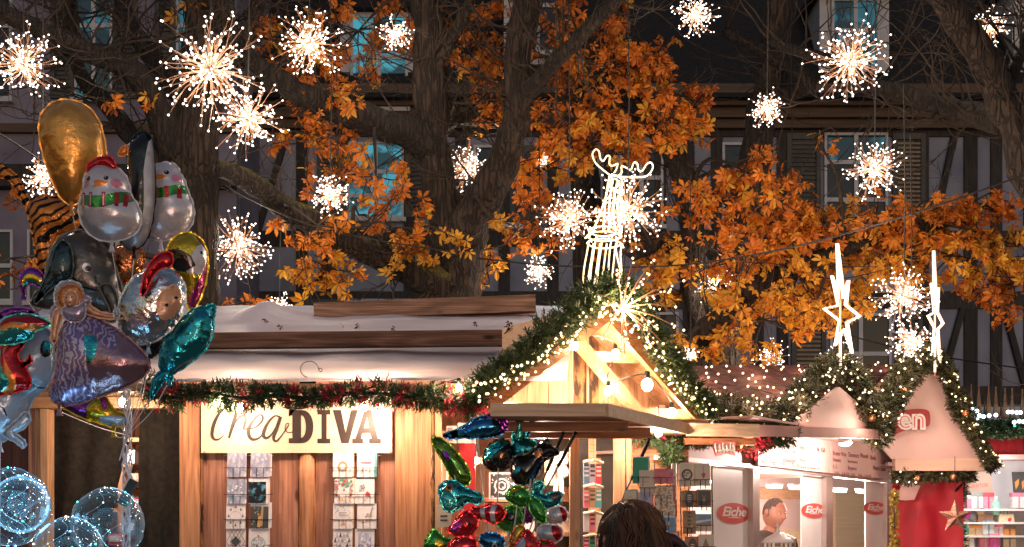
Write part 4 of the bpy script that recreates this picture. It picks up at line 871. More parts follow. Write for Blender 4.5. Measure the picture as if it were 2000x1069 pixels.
garland('fir_garland', 'short fir swag with bright red tinsel hanging at the corner of the gable', [A2(905, 762), A2(908, 785), A2(912, 806), A2(935, 800), A2(946, 778)], .075, 210, fir, wide=1.5, red=((.75, .6),))
garland('fluffy_garland', 'bushy fir garland with fairy lights climbing the left slope of the lit gable', [G.at(928, 752, .08), G.at(985, 722, .1), G.at(1045, 675, .1), G.at(1100, 630, .1), G.at(1150, 585, .1), G.at(1195, 560, .1)], .11, 440, firl, 0, wide=1.8, nlen=.046)
garland('fluffy_garland', 'bushy fir garland with fairy lights running down the right slope of the lit gable', [G.at(1195, 560, .1), G.at(1238, 590, .1), G.at(1275, 650, .1), G.at(1318, 715, .1), G.at(1360, 768, .1), G.at(1398, 806, .1)], .10, 460, firl, 34, bulb_warm, .0075, wide=1.8, nlen=.042)
# fairy lights wound along the lower edge of the left slope
def lightstring(name, label, pts, n, m, br, jit, wire=cord_m, group=None):
    q = [V(p) for p in catmull([tuple(p) for p in pts], 10)]; t = thing(name, label, 'light string', q[0], group); w, b = MB(), MB(); w.tube(q, .003, wire, 4)
    for _ in range(n): b.ball(R.choice(q) + rv(jit), br * R.uniform(.8, 1.15), m, 1)
    w.build('cable', t); o = b.build('fairy_lights', t); o['kind'] = 'stuff'; return t
lightstring('fairy_light_string', 'warm fairy lights along the left barge board of the gable', [G.at(940, 765, .16), G.at(1000, 735, .17), G.at(1060, 695, .17), G.at(1120, 650, .17), G.at(1180, 600, .17)], 120, bulb_warm, .0085, .055)
lightstring('fairy_light_string', 'warm fairy lights along the right barge board of the gable', [G.at(1200, 600, .13), G.at(1262, 660, .13), G.at(1318, 740, .13), G.at(1385, 800, .13)], 70, bulb_warm, .008, .05)
WG = lambda px, py, o=.5: W.at(px, py, o)
def mixY(px, py, Y): return P(px, py, Y)
garland('lit_garland', 'thick fir garland full of fairy lights sweeping from the hatch up to the left star', [mixY(1392, 800, 8.75), mixY(1450, 815, 8.9), mixY(1520, 818, 9.2), mixY(1565, 780, 9.6), mixY(1600, 735, 9.9), mixY(1648, 712, 10.1)], .15, 520, fird, 66, bulb_warm, .0088, wide=2.3, nlen=.055, cones=0, drop=.3)
garland('lit_garland', 'thick fir garland dipping between the two rope light stars above the menu', [mixY(1648, 712, 10.1), mixY(1668, 760, 10.2), mixY(1690, 800, 10.4), mixY(1712, 845, 10.6), mixY(1722, 806, 10.8), mixY(1752, 760, 11.0), mixY(1788, 710, 11.2), mixY(1818, 690, 11.3)], .155, 600, fird, 66, bulb_warm, .0098, cones=2, wide=2.6, nlen=.06, drop=.3)
garland('lit_garland', 'fir garland full of fairy lights falling down the right edge of the frontal gable', [Q.at(1818, 690, .15), Q.at(1848, 728, .15), Q.at(1872, 785, .15), Q.at(1896, 835, .15), Q.at(1924, 882, .15), Q.at(1942, 915, .15)], .095, 430, fird, 60, bulb_warm, .0098, cones=1, wide=2.4, nlen=.05)
garland('fir_garland', 'thin garland with ornaments under the plank of the frontal gable', [Q.at(1744, 928, .05), Q.at(1790, 930, .05), Q.at(1840, 928, .05), Q.at(1900, 926, .05)], .075, 340, fird, 12, bulb_w, .010, cones=2, wide=2.4, nlen=.05)
garland('fir_garland', 'fir swag with dark red flowers below the hatch, over the card spinner', [P(1242, 850, 8.45), P(1290, 852, 8.5), P(1340, 862, 8.6), P(1400, 858, 8.62), P(1450, 865, 8.7), P(1500, 862, 8.9), P(1545, 850, 9.2)], .075, 340, fir, 6, bulb_pink, .008, nlen=.045, red=((.12, .06), (.3, .05), (.52, .05), (.66, .12)), wide=1.4, cones=1)
garland('fir_garland', 'drooping fir tail beside the card spinner', [P(1300, 865, 8.45), P(1312, 885, 8.45), P(1318, 908, 8.45)], .085, 380, fir, wide=1.8, nlen=.045)
garland('fir_garland', 'dark fir garland with icy blue lights on top of the red valance', [P(1892, 822, C0 - .3), P(1935, 840, C0 - .3), P(1985, 835, C0 - .3), P(2060, 830, C0 - .3)], .14, 420, fir, 7, bulb_teal, .014, wide=3, nlen=.06)
garland('fir_garland', 'vertical garland post with pink baubles and teal lights between the sheet and the gifts', [P(1866, 930, 13), P(1868, 960, 13), P(1862, 1000, 13), P(1868, 1050, 13), P(1872, 1110, 13)], .10, 420, fir, 14, bulb_teal, .016, nlen=.055, red=((.15, .12), (.35, .1)), wide=1.8)
garland('fir_garland', 'yellowish garland strip down the corner post of the sausage stall', [P(1748, 960, 11.4), P(1746, 1000, 11.4), P(1748, 1050, 11.4), P(1748, 1110, 11.4)], .045, 200, leafmat('yellow_green', [(.3, .22, .03), (.45, .3, .05), (.1, .12, .03)], .2), 4, bulb_warm, .01, wide=1.8)
cl = thing('light_cluster', 'band of icy white bulbs at the foot of the straw spires', 'light string', P(1945, 830, C0 - .4), None); w = MB()
for px, py in ((1898, 798), (1908, 803), (1900, 812), (1908, 818), (1898, 820), (1913, 812), (1921, 814), (1932, 812), (1945, 811), (1969, 805), (1977, 805), (1986, 806), (1993, 806), (1981, 825), (1991, 823), (1999, 824)):
    w = MB(); w.ball(P(px, py, C0 - .42), .021, bulb_cool, 2); w.build('bulb', cl, smooth=True)
w = MB(); w.tube([P(1890, 812, C0 - .4), P(1940, 816, C0 - .4), P(2010, 818, C0 - .4)], .004, cord_m, 4); w.build('cable', cl)
nl = thing('net_lights', 'net of peach fairy lights spread over the low roof behind the gable', 'light string', roofB(.4, .5)); w, b = MB(), MB()
for j in range(7):
    q = [roofB(i / 20, (j + .5) / 7 + .05 * math.sin(i * 1.57 + j)) + Z * .015 for i in range(21)]; w.tube(q, .004, cord_m, 4)
    for i in range(20):
        if R.random() < .75: b.ball(roofB((i + R.random()) / 20, (j + R.random() * .8) / 7) + Z * .03, .0105, bulb_pink, 1)
w.build('cable', nl); o = b.build('fairy_lights', nl); o['kind'] = 'stuff'
for u, v in ((.08, .25), (.2, .65), (.3, .2), (.42, .6), (.52, .25), (.62, .7), (.72, .3), (.85, .6), (.95, .3)): lamp('net_light_glow', roofB(u, v) + Z * .10, 2.6, (1, .40, .24), .05)

# festoon bulbs of the card stall
fe = thing('festoon', 'string of bare bulbs behind the eave garland above the sign', 'light string', A2(435, 780, .2)); w = MB(); pts = []
for i, (px, py, k, o) in enumerate(((434, 786, 1, .36), (470, 796, .35, .16), (712, 794, 1, .3), (742, 800, .7, .2), (896, 760, 1, .42), (240, 786, .5, .22))):
    c = A.at(px, py, o); pts.append(c); b = MB(); b.ball(c, .024, bulb_big, 2, (1, 1, 1.15)); b.lathe([(.012, .026), (.013, .055), (.009, .06)], c, black_m, 8); b.build('bulb', fe, smooth=True); lamp('bulb_glow', c + V((0, -.05, -.02)), 16 * k, (1, .67, .47), .03)
pts = sorted(pts, key=lambda p: p.x); w.tube([V(p) for p in catmull([tuple(p + Z * .055) for p in pts], 6)], .004, cord_m, 5); w.build('cable', fe)
fg = thing('festoon', 'string of bare bulbs looped inside the lit gable', 'light string', G.at(1200, 690, -.1)); pts = []
for px, py, k, o, r in ((980, 787, .5, -.02, .02), (1062, 721, .6, -.05, .024), (1122, 676, .6, .02, .022), (1202, 692, .9, -.12, .026), (1188, 764, .8, -.1, .026), (1264, 752, 1.3, .05, .034), (1312, 806, .9, -.05, .026), (1196, 650, .6, -.3, .024)):
    c = G.at(px, py, o); pts.append(c); b = MB(); b.ball(c, r, bulb_big, 2, (1, 1, 1.15)); b.lathe([(r * .5, r * 1.08), (r * .52, r * 2.1), (r * .4, r * 2.3)], c, black_m, 8); b.build('bulb', fg, smooth=True); lamp('bulb_glow', c, 88 * k, (1, .65, .42), .03)
w = MB(); w.tube([V(p) for p in catmull([tuple(p + Z * .06) for p in pts[:-1]], 6)], .004, cord_m, 5); w.build('cable', fg)
for c, wt in ((P(1060, 870, 8.1), 20), (P(930, 900, 8.5), 16), (P(215, 830, 8.6), 10), (P(1286, 846, 8.12), 16.5)):  # spinner bulb is added to light the cards, doorway bulb is unseen
    hb = thing('lamp_bulb', {16.5: 'added bulb under the outer hatch board to light the card spinner', 20: 'bare bulb under the hatch above the card shelves', 16: 'bare bulb over the shelves behind the small balloons', 10: 'unseen bulb under the lintel in the doorway gap' if c.x < 0 else 'added bulb in the passage to light the card spinner'}[wt], 'light', c); b = MB(); b.ball(c, .022, bulb_big, 2); b.build('bulb', hb, smooth=True); b = MB(); b.lathe([(.011, .02), (.012, .055)], c, black_m, 8); b.tube([c + Z * .05, c + Z * .16], .004, cord_m, 5); b.build('socket', hb); lamp('bulb_glow', c - Z * .03, wt * 1.8, (1, .70, .53), .03)
# spray of light wires on the gable tip
sp = thing('wire_spray_light', 'fan of long lit wires bursting from the tip of the gable', 'light ornament', G.at(1216, 602, .2)); c = G.at(1216, 602, .22); w, b = MB(), MB()
for dx, dy, dz in ((100, -48, .1), (92, -32, 0), (100, 48, .1), (88, 36, -.1), (60, 90, .1), (80, 70, 0), (20, -98, 0), (42, -88, .1), (8, -80, -.1), (-8, 74, .1), (-40, 60, 0), (-22, 80, .1), (-50, 30, .15), (-60, -30, 0), (-30, -60, .1), (4, 95, 0), (26, 92, .2), (-58, 4, .1), (64, 8, .2), (52, -66, 0)):
    e = c + V((dx * .00285, 0, -dy * .00285)) + G.n * dz; m = (c + e) / 2 + V((0, 0, .02)); w.tube([c, m, e], [.005, .0038, .003], wire_gold, 4)
    for k in range(5): b.ball(c.lerp(e, R.uniform(.25, 1)) + rv(.014), .0062, bulb_warm, 1)
    b.ball(e, .008, bulb_warm, 1)
w.build('lit_wire', sp); o = b.build('led_cluster', sp); o['kind'] = 'stuff'; w = MB(); w.ball(c, .03, wire_gold, 2); w.build('hub', sp); lamp('spray_glow', c + G.n * .05, 16, (1, .7, .42), .05)

# rope light stars on poles
rope = glow('rope_light', (1.0, .74, .58), 1.1); rope_r = glow('reindeer_rope', (1.0, .84, .52), .85); bulb_rope = glow('rope_led', (1, .86, .74), 2.6)
def beads(mb, pts, r, m, closed=False):
    q = [V(p) for p in pts]
    mb.tube(q, r, m, 6)
    for a, b in zip(q, q[1:]):
        k = max(1, int((b - a).length / .03))
        for i in range(k): mb.ball(a.lerp(b, (i + .5) / k), r * 1.05, bulb_rope, 0)
STAR_SHAPE = [(-6, 476), (7, 583), (16, 548), (11, 596), (38, 618), (13, 630), (23, 690), (7, 643), (-10, 676), (-1, 627), (-32, 603), (-3, 597), (-16, 539), (-2, 583)]
def ropestar(label, px, dy, Y, wide, base_py, gap):
    "an uneven seven pointed outline, doubled front and back, on a copper pole"
    t = thing('rope_light_star', label, 'light ornament', P(px, base_py, Y))
    for o in (-gap, gap):
        w = MB(); q = [P(px + x * wide + o * 22, y + dy, Y + o) for x, y in STAR_SHAPE]; beads(w, q + q[:1], .0085, rope); w.build('rope_tube', t)
    p = MB(); p.tube([P(px, base_py, Y), P(px, 560 + dy, Y)], .010, mat('copper_pole', (.5, .2, .1), (.6, .26, .14), rough=.3, metal=.8), 6); p.build('pole', t)
    w = MB(); beads(w, [P(px, base_py - 8, Y - .02), P(px, 650 + dy, Y - .02)], .010, rope); w.build('pole_rope', t); lamp('rope_glow', P(px, 600 + dy, Y - .2), 7, (1, .75, .5), .1)
ropestar('wider tall rope light star on the left peak of the lit garland', 1641, 0, 10.0, 1.0, 735, .07)
ropestar('narrow rope light star seen edge on upon the right peak', 1826, 14, 11.2, .42, 735, .06)

# reindeer of rope light, standing on the ridge
YR = 9.4
rd_ = thing('rope_light_reindeer', 'tall rope light reindeer with curly antlers standing on the roof', 'light figure', P(1180, 575, YR))
def rl(name, pts, closed=False, dy=0.0, n=5, r=.0056):
    q = [P(x, y, YR + (d[0] if d else 0) + dy) for x, y, *d in pts]; q = [V(p) for p in catmull([tuple(p) for p in q], n, closed)]
    if closed: q.append(q[0])
    w = MB(); w.tube(q, r, rope_r, 6)
    for a, b in zip(q, q[1:]):
        k = max(1, int((b - a).length / .024))
        for i in range(k): w.ball(a.lerp(b, (i + .5) / k) + V((0, -r * .3, 0)), r * .95, bulb_rope, 0)
    w.build(name, rd_)
rl('antler', [(1196, 346), (1178, 332), (1163, 318), (1157, 302), (1163, 292), (1170, 296), (1172, 308), (1178, 315), (1185, 305), (1191, 306), (1190, 320), (1196, 324), (1206, 320), (1204, 330), (1199, 338)], n=4)
rl('antler', [(1206, 346), (1220, 346), (1250, 346), (1266, 342), (1275, 328), (1272, 318), (1264, 320), (1254, 334), (1247, 332), (1245, 320), (1238, 318), (1232, 332), (1224, 328), (1214, 325), (1214, 338), (1206, 344)], n=4)
rl('head', [(1190, 348), (1200, 342), (1214, 350), (1216, 362), (1206, 372), (1194, 368), (1188, 358)], True); rl('head', [(1192, 352, -.12), (1204, 350, -.12), (1208, 362, -.12), (1196, 368, -.12)], True)
for k in range(4): x = 1188 + k * 9; rl('neck', [(x, 352, -.1 + .06 * k), (x - 5 - k, 390, -.05), (x - 8, 420, 0), (x - 10 + k * 3, 452, .0)])
rl('neck', [(1189, 362, 0), (1178, 400, 0), (1163, 440, 0), (1150, 464, 0)]); rl('neck', [(1214, 362, 0), (1213, 400, 0), (1211, 440, 0), (1213, 464, 0)]); rl('neck', [(1200, 370, -.12), (1196, 410, -.13), (1188, 450, -.14)])
for yy, wx in ((392, 16), (420, 22)): rl('neck_ring', [(1194 - wx, yy, 0), (1194, yy + 5, -.12), (1194 + wx, yy, 0), (1194, yy - 5, .12)], True)
for yy, wx in ((452, 30), (462, 33), (476, 33)): rl('chest_ring', [(1180 - wx, yy, .05), (1180 - wx * .4, yy + 9, -.14), (1180 + wx * .5, yy + 8, -.14), (1180 + wx, yy, .05), (1180 + wx * .3, yy - 9, .3), (1180 - wx * .6, yy - 8, .3)], True)
for x0, x1, dy in ((1150, 1138, -.1), (1163, 1152, .25), (1176, 1166, -.12), (1206, 1209, -.1), (1194, 1186, .3)):
    rl('leg', [(x0, 470, dy), (x0 - 3, 490, dy), (x1 + 2, 530, dy), (x1, 572, dy)]); rl('leg', [(x0 + 9, 476, dy + .05), (x0 + 6, 500, dy + .05), (x1 + 8, 560, dy + .05)])
lamp('reindeer_glow', P(1185, 430, YR - .4), 10, (1, .78, .5), .15)

for c in (P(1478, 880, 8.6), P(1480, 800, 8.75), P(1575, 770, 9.3), P(1700, 830, 10.1), P(1800, 740, 10.8), P(1880, 850, 11.2), P(1830, 960, 11.2)): lamp('garland_glow', c, 6 if c.x < 2.6 else 3.2, (1, .62, .48), .12)
# cables strung over the square
for label, pts in (('long black cable sagging from the forked trunk across the leaves to the right edge', [(935, 505, 11.4), (1100, 520, 10.8), (1330, 518, 10.4), (1560, 480, 10.2), (1800, 412, 10), (2020, 335, 9.8)]),
                   ('black cable from the left trunk to the forked trunk', [(425, 340, 10.8), (470, 380, 10.8), (640, 450, 11), (880, 492, 11.4)]), ('thin wire crossing behind the rope light stars to the right wall', [(1500, 600, 12.5), (1640, 650, 12.5), (1800, 690, 12.5), (2010, 722, 12.5)]),
                   ('thin wire slanting past the gold balloon at the left edge', [(-20, 250, 9), (60, 300, 9), (180, 390, 9), (300, 470, 9.4)])):
    w = MB(); w.tube([V(p) for p in catmull([tuple(P(*p)) for p in pts], 8)], .007, cord_m, 5); tag(w.build('overhead_cable'), label, 'cable')
# ================================================================== FOIL BALLOONS
f_white = foil('pearl', (.60, .58, .66), (.68, .66, .73), rough=.28, metal=.35, bump=.25); f_silver = foil('silver', (.62, .66, .72), rough=.16, metal=.95, bump=.5); f_gold = foil('gold', (.72, .34, .07), (.78, .38, .09), rough=.3, metal=.7)
f_black = foil('black', (.012, .012, .014), rough=.12, metal=.3); f_grey = foil('slate', (.085, .078, .075), (.11, .10, .095), rough=.3, metal=.5); f_ear = foil('teal_slate', (.03, .06, .07), (.06, .09, .10), rough=.22, metal=.7, bump=.6); f_grey2 = foil('dark_slate', (.04, .045, .05), rough=.3, metal=.5)
f_red = foil('red', (.62, .02, .03), rough=.2, metal=.75); f_green = foil('green', (.06, .34, .06), rough=.2, metal=.75); f_orange = foil('orange', (.85, .25, .03), rough=.3, metal=.4); f_pink = foil('pink', (.75, .28, .42), rough=.3, metal=.3)
f_teal = foil('teal', (.02, .34, .44), (.03, .42, .50), rough=.15, metal=.9, bump=.6); f_blue = foil('blue', (.02, .14, .36), (.03, .22, .46), rough=.14, metal=.9); f_yel = foil('yellow', (.72, .48, .03), rough=.2, metal=.8); f_mag = foil('magenta', (.62, .06, .34), rough=.18, metal=.8)
f_purple = foil('purple', (.24, .04, .34), rough=.18, metal=.85); f_lime = foil('lime', (.30, .42, .05), (.10, .30, .06), rough=.14, metal=.9, contrast=(.4, .6)); f_skin = foil('peach', (.70, .38, .24), rough=.35, metal=.25); f_bronze = foil('bronze', (.62, .24, .10), rough=.14, metal=.95, bump=.8)
f_pale = foil('pale_blue', (.34, .43, .55), (.40, .48, .60), rough=.3, metal=.35); f_turq = foil('turquoise', (.06, .50, .52), (.10, .62, .60), rough=.14, metal=.85, bump=.6)
def tiger():
    m, nt, b = nodes_of('foil_tiger'); N, L = nt.nodes, nt.links; tc = N.new('ShaderNodeTexCoord'); mp = N.new('ShaderNodeMapping'); mp.inputs['Rotation'].default_value = (0, .5, 0)
    wv = N.new('ShaderNodeTexWave'); wv.inputs['Scale'].default_value = 7; wv.inputs['Distortion'].default_value = 7; wv.inputs['Detail Scale'].default_value = 1.2; wv.bands_direction = 'Z'
    L.new(tc.outputs['Object'], mp.inputs['Vector']); L.new(mp.outputs['Vector'], wv.inputs['Vector']); rp = N.new('ShaderNodeValToRGB'); e = rp.color_ramp.elements
    e[0].position, e[1].position = .30, .38; e[0].color = (.012, .01, .01, 1); e[1].color = (.78, .27, .05, 1); L.new(wv.outputs['Fac'], rp.inputs['Fac']); L.new(rp.outputs['Color'], b.inputs['Base Color'])
    b.inputs['Metallic'].default_value = .5; b.inputs['Roughness'].default_value = .24; nz = N.new('ShaderNodeTexNoise'); nz.inputs['Scale'].default_value = 20; bp = N.new('ShaderNodeBump'); bp.inputs['Strength'].default_value = .35; bp.inputs['Distance'].default_value = .02
    L.new(nz.outputs['Fac'], bp.inputs['Height']); L.new(bp.outputs['Normal'], b.inputs['Normal']); return m
f_tiger = tiger()
def lace():
    m, nt, b = nodes_of('foil_lace'); N, L = nt.nodes, nt.links; tc = N.new('ShaderNodeTexCoord'); wv = N.new('ShaderNodeTexWave'); wv.inputs['Scale'].default_value = 12; wv.inputs['Distortion'].default_value = 14; wv.inputs['Detail'].default_value = 3; wv.inputs['Detail Scale'].default_value = 1.6
    L.new(tc.outputs['Object'], wv.inputs['Vector']); rp = N.new('ShaderNodeValToRGB'); e = rp.color_ramp.elements; e[0].position, e[1].position = .55, .8; e[0].color = (.22, .16, .38, 1); e[1].color = (.62, .54, .72, 1)
    L.new(wv.outputs['Fac'], rp.inputs['Fac']); L.new(rp.outputs['Color'], b.inputs['Base Color']); b.inputs['Metallic'].default_value = .55; b.inputs['Roughness'].default_value = .26; return m
f_lace = lace(); f_lace2 = foil('mauve', (.34, .20, .27), (.42, .25, .30), rough=.22, metal=.75, bump=.4)
ribbon_m = mat('ribbon', (.5, .47, .5), (.65, .6, .62), rough=.3)
def puff(pts, Y, m, regions=(), fat=.75, sm=4, yaw=0.0, grid=19, pucker=.2):
    "an inflated two sided foil shape with printed areas; pts and the areas are seen outlines, the depth comes from the distance to the seam"
    s = Y / F; c = catmull(pts, sm, True) if sm else list(pts); out = [((x - 1000) * s, EYE + (H0 - y) * s) for x, y in c]
    cx = sum(p[0] for p in out) / len(out); xs = [p[0] for p in out]; zs = [p[1] for p in out]; size = max(max(xs) - min(xs), max(zs) - min(zs)); h = size / grid
    dense = []
    for i in range(len(out)):
        a, b = out[i], out[(i + 1) % len(out)]; k = max(1, int(math.hypot(b[0] - a[0], b[1] - a[1]) / (h * .7)))
        dense += [(a[0] + (b[0] - a[0]) * t / k, a[1] + (b[1] - a[1]) * t / k) for t in range(k)]
    vs = [V(p) for p in dense]; nb = len(dense); ed = [(i, (i + 1) % nb) for i in range(nb)]; regs = []
    for rp, rm, *o in regions:
        rc = catmull(rp, o[0] if o else 3, True) if (not o or o[0]) else rp; rc = [((x - 1000) * s, EYE + (H0 - y) * s) for x, y in rc]; regs.append((rc, rm)); k0 = len(vs); vs += [V(p) for p in rc]; ed += [(k0 + i, k0 + (i + 1) % len(rc)) for i in range(len(rc))]
    def dist(p):
        d = 9
        for i in range(nb):
            a, b = dense[i], dense[(i + 1) % nb]; ex, ez = b[0] - a[0], b[1] - a[1]; l = ex * ex + ez * ez; t = 0 if l == 0 else max(0, min(1, ((p[0] - a[0]) * ex + (p[1] - a[1]) * ez) / l)); q = math.hypot(p[0] - a[0] - t * ex, p[1] - a[1] - t * ez); d = min(d, q)
        return d
    zz = min(zs) + h * .5
    while zz < max(zs):
        xx = min(xs) + h * .5
        while xx < max(xs):
            p = (xx + R.uniform(-.2, .2) * h, zz + R.uniform(-.2, .2) * h)
            if inside(p, dense) and dist(p) > h * .35: vs.append(V(p))
            xx += h
        zz += h
    v2, e2, tris, *_ = delaunay_2d_cdt(vs, ed, [], 0, 1e-6); tris = [t for t in tris if inside(tuple(sum((v2[i] for i in t), V((0, 0))) / 3), dense)]
    D = [dist(p) for p in v2]; D = [0 if d < h * .05 else d for d in D]; Rm = max(D); zt = [fat * math.sqrt(max(0, d * (2 * Rm - d))) for d in D]; nbv = [set() for _ in v2]
    for t in tris:
        for i in t: nbv[i].update(t)
    for _ in range(3): zt = [z if D[i] == 0 or not nbv[i] else .45 * z + .55 * sum(zt[j] for j in nbv[i]) / len(nbv[i]) for i, z in enumerate(zt)]
    zt = [z * (1 + pucker * 2.4 * noise.noise(V((v2[i].x / h * .8, v2[i].y / h * .8, Y))) * max(0, 1 - D[i] / (Rm * .55))) if D[i] > 0 else 0 for i, z in enumerate(zt)]
    cosy, siny = math.cos(yaw), math.sin(yaw)
    def w3(p, d): return V((cx + (p.x - cx) * cosy - d * siny, Y + (p.x - cx) * siny * 1.0 + d * cosy, p.y))
    mb = MB(); front = [w3(p, -z) for p, z in zip(v2, zt)]; back = [w3(p, z) if D[i] > 0 else None for i, (p, z) in enumerate(zip(v2, zt))]; allv = list(front); bi = []
    for i, b in enumerate(back):
        if b is None: bi.append(i)
        else: bi.append(len(allv)); allv.append(b)
    mb.v = allv
    ctr = [v2[i] for i in range(len(v2)) if D[i] == 0]; loop = [V((p[0], p[1])) for p in dense]; k0 = len(mb.v); rim = []
    for i in range(nb):   # the flat welded seam
        a, b = loop[i - 1], loop[(i + 1) % nb]; tn = (b - a); nn = V((tn.y, -tn.x)); nn = nn.normalized() if nn.length > 1e-9 else V((0, 0))
        if inside(tuple(loop[i] + nn * .004), dense): nn = -nn
        rim.append(loop[i] + nn * (.007 + .0022 * math.sin(i * 1.9)))
    mb.v += [w3(p, 0) for p in loop] + [w3(p, .003 * math.sin(i * 2.3)) for i, p in enumerate(rim)]
    for i in range(nb):
        j = (i + 1) % nb; mb.f.append([k0 + i, k0 + j, k0 + nb + j, k0 + nb + i]); mb.m.append(m)
    for t in tris:
        cc = sum((v2[i] for i in t), V((0, 0))) / 3; mm = m
        for rc, rm in regs:
            if inside(tuple(cc), rc): mm = rm
        a, b, c_ = (v2[i] for i in t); ccw = (b.x - a.x) * (c_.y - a.y) - (b.y - a.y) * (c_.x - a.x) > 0; tt = list(t) if ccw else list(t)[::-1]
        mb.f.append(tt); mb.m.append(mm); mb.f.append([bi[i] for i in tt[::-1]]); mb.m.append(mm)
    return mb
KNOT = P(248, 850, 6.55)
def balloon(label, pts, Y, m, regions=(), tail=None, extra=(), string=True, name='foil_balloon', group='bunch of large foil balloons', **kw):
    "extra: further parts (name, pts, dY, mat, regions)"
    tx, ty = tail or max(pts, key=lambda p: p[1]); t = thing(name, label, 'balloon', P(tx, ty, Y), group)
    puff(pts, Y, m, regions, **kw).build('foil_skin', t, smooth=True)
    for nm, ep, dy, em, er, *o in extra: puff(ep, Y + dy, em, er, **(o[0] if o else {'fat': .6, 'grid': 12})).build(nm, t, smooth=True)
    b = MB(); p = P(tx, ty, Y); b.tube([p + Z * .012, p - Z * .02, p - Z * .05], [.012, .007, .016], m, 7); b.build('valve_tail', t)
    if string:
        b = MB(); kn = KNOT if string is True else p + V((-.03, .1, -1.6)); mid = (p + kn) / 2 + V((R.uniform(-.03, .03), .02, -.03)); b.tube([V(q) for q in catmull([tuple(p - Z * .03), tuple(mid), tuple(kn)], 5)], .0022, ribbon_m, 4); b.build('ribbon', t)
    return t
def circ(x, y, rx, ry=None, n=12): ry = ry or rx; return [(x + rx * math.cos(6.2832 * i / n), y + ry * math.sin(6.2832 * i / n)) for i in range(n)]
def eye(x, y, r): return [(circ(x, y, r), f_black, 0), (circ(x - r * .3, y - r * .35, r * .32, n=7), f_white, 0)]
balloon('plain gold foil balloon, topmost of the big bunch', [(80, 262), (84, 228), (106, 203), (136, 196), (168, 206), (190, 232), (201, 270), (203, 305), (186, 345), (160, 385), (140, 400), (118, 384), (98, 340), (86, 300)], 6.72, f_gold, fat=.7, yaw=.25)
balloon('white snowman balloon with a striped scarf and a red hat, in front of the penguin', [(166, 345), (176, 330), (196, 322), (222, 326), (242, 340), (252, 362), (256, 382), (268, 400), (275, 424), (270, 448), (250, 463), (218, 471), (188, 465), (166, 446), (155, 418), (156, 394), (162, 376)], 6.45, f_white,
        [([(160, 384), (180, 390), (206, 393), (235, 386), (258, 376), (266, 386), (260, 398), (236, 408), (206, 416), (178, 410), (156, 402)], f_green), *[([(x, 386 + abs(x - 205) * -.06), (x + 7, 387 + abs(x - 205) * -.06), (x + 6, 417 - abs(x - 205) * .12), (x - 1, 416 - abs(x - 205) * .12)], f_red, 0) for x in (170, 186, 212, 236, 250)], *[([(x, 388), (x + 2.5, 388), (x + 2.5, 413 - abs(x - 205) * .1), (x, 413 - abs(x - 205) * .1)], f_white, 0) for x in (172, 188, 214)],
         *eye(184, 358, 4.5), *eye(219, 358, 4.5), ([(196, 366), (204, 362), (224, 367), (206, 376), (198, 374)], f_orange, 2), (circ(178, 368, 8), f_pink, 0), (circ(236, 366, 9), f_pink, 0)], fat=.85,
        extra=[('red_hat', [(172, 338), (172, 322), (190, 310), (212, 306), (222, 316), (224, 330), (200, 322), (182, 328)], -.02, f_red, ())])
balloon('black and white penguin balloon between the two snowmen', [(246, 305), (250, 285), (262, 264), (282, 258), (298, 270), (304, 300), (307, 350), (306, 400), (298, 446), (284, 474), (262, 486), (240, 478), (232, 455), (240, 400), (246, 350)], 6.6, f_black,
        [([(300, 272), (308, 300), (310, 360), (308, 410), (300, 450), (288, 478), (262, 490), (236, 482), (230, 452), (262, 462), (284, 440), (292, 410), (294, 340), (296, 300)], f_white, 2), ([(240, 296), (250, 284), (262, 282), (262, 296), (250, 314), (236, 322), (230, 318)], f_pale, 2), (circ(250, 291, 5, 7), f_blue, 0), (circ(250, 290, 2.4, 4), f_black, 0)], fat=.8, yaw=-.3,
        extra=[('beak', [(247, 286), (238, 290), (232, 302), (240, 304), (248, 298)], -.05, f_orange, ())])
balloon('white snowman balloon with a green striped scarf, right of the penguin', [(296, 340), (304, 324), (326, 318), (344, 324), (352, 340), (360, 352), (366, 372), (376, 398), (378, 424), (368, 448), (344, 462), (314, 470), (292, 462), (282, 440), (284, 400), (290, 370)], 6.8, f_white,
        [([(288, 372), (312, 376), (340, 372), (364, 364), (372, 378), (350, 388), (320, 396), (286, 396)], f_green), *[([(x, 372), (x + 8, 372), (x + 9, 394), (x + 1, 395)], f_red, 0) for x in (308, 330, 352)], *eye(333, 345, 4.5), ([(308, 352), (314, 348), (336, 352), (318, 360)], f_orange, 2), (circ(350, 354, 8), f_pink, 0)], fat=.85)
balloon('striped tiger balloon with a looping tail at the left edge', [(62, 390), (84, 382), (118, 388), (150, 404), (172, 428), (170, 452), (146, 462), (118, 458), (104, 476), (100, 506), (94, 530), (80, 534), (72, 508), (66, 470), (60, 436), (52, 408)], 6.95, f_tiger, fat=.7,
        extra=[('striped_tail', [(0, 326), (18, 332), (34, 346), (44, 366), (56, 392), (66, 408), (56, 412), (40, 386), (26, 360), (10, 348), (-10, 345)], .02, f_tiger, (), {'fat': .8, 'grid': 16})])
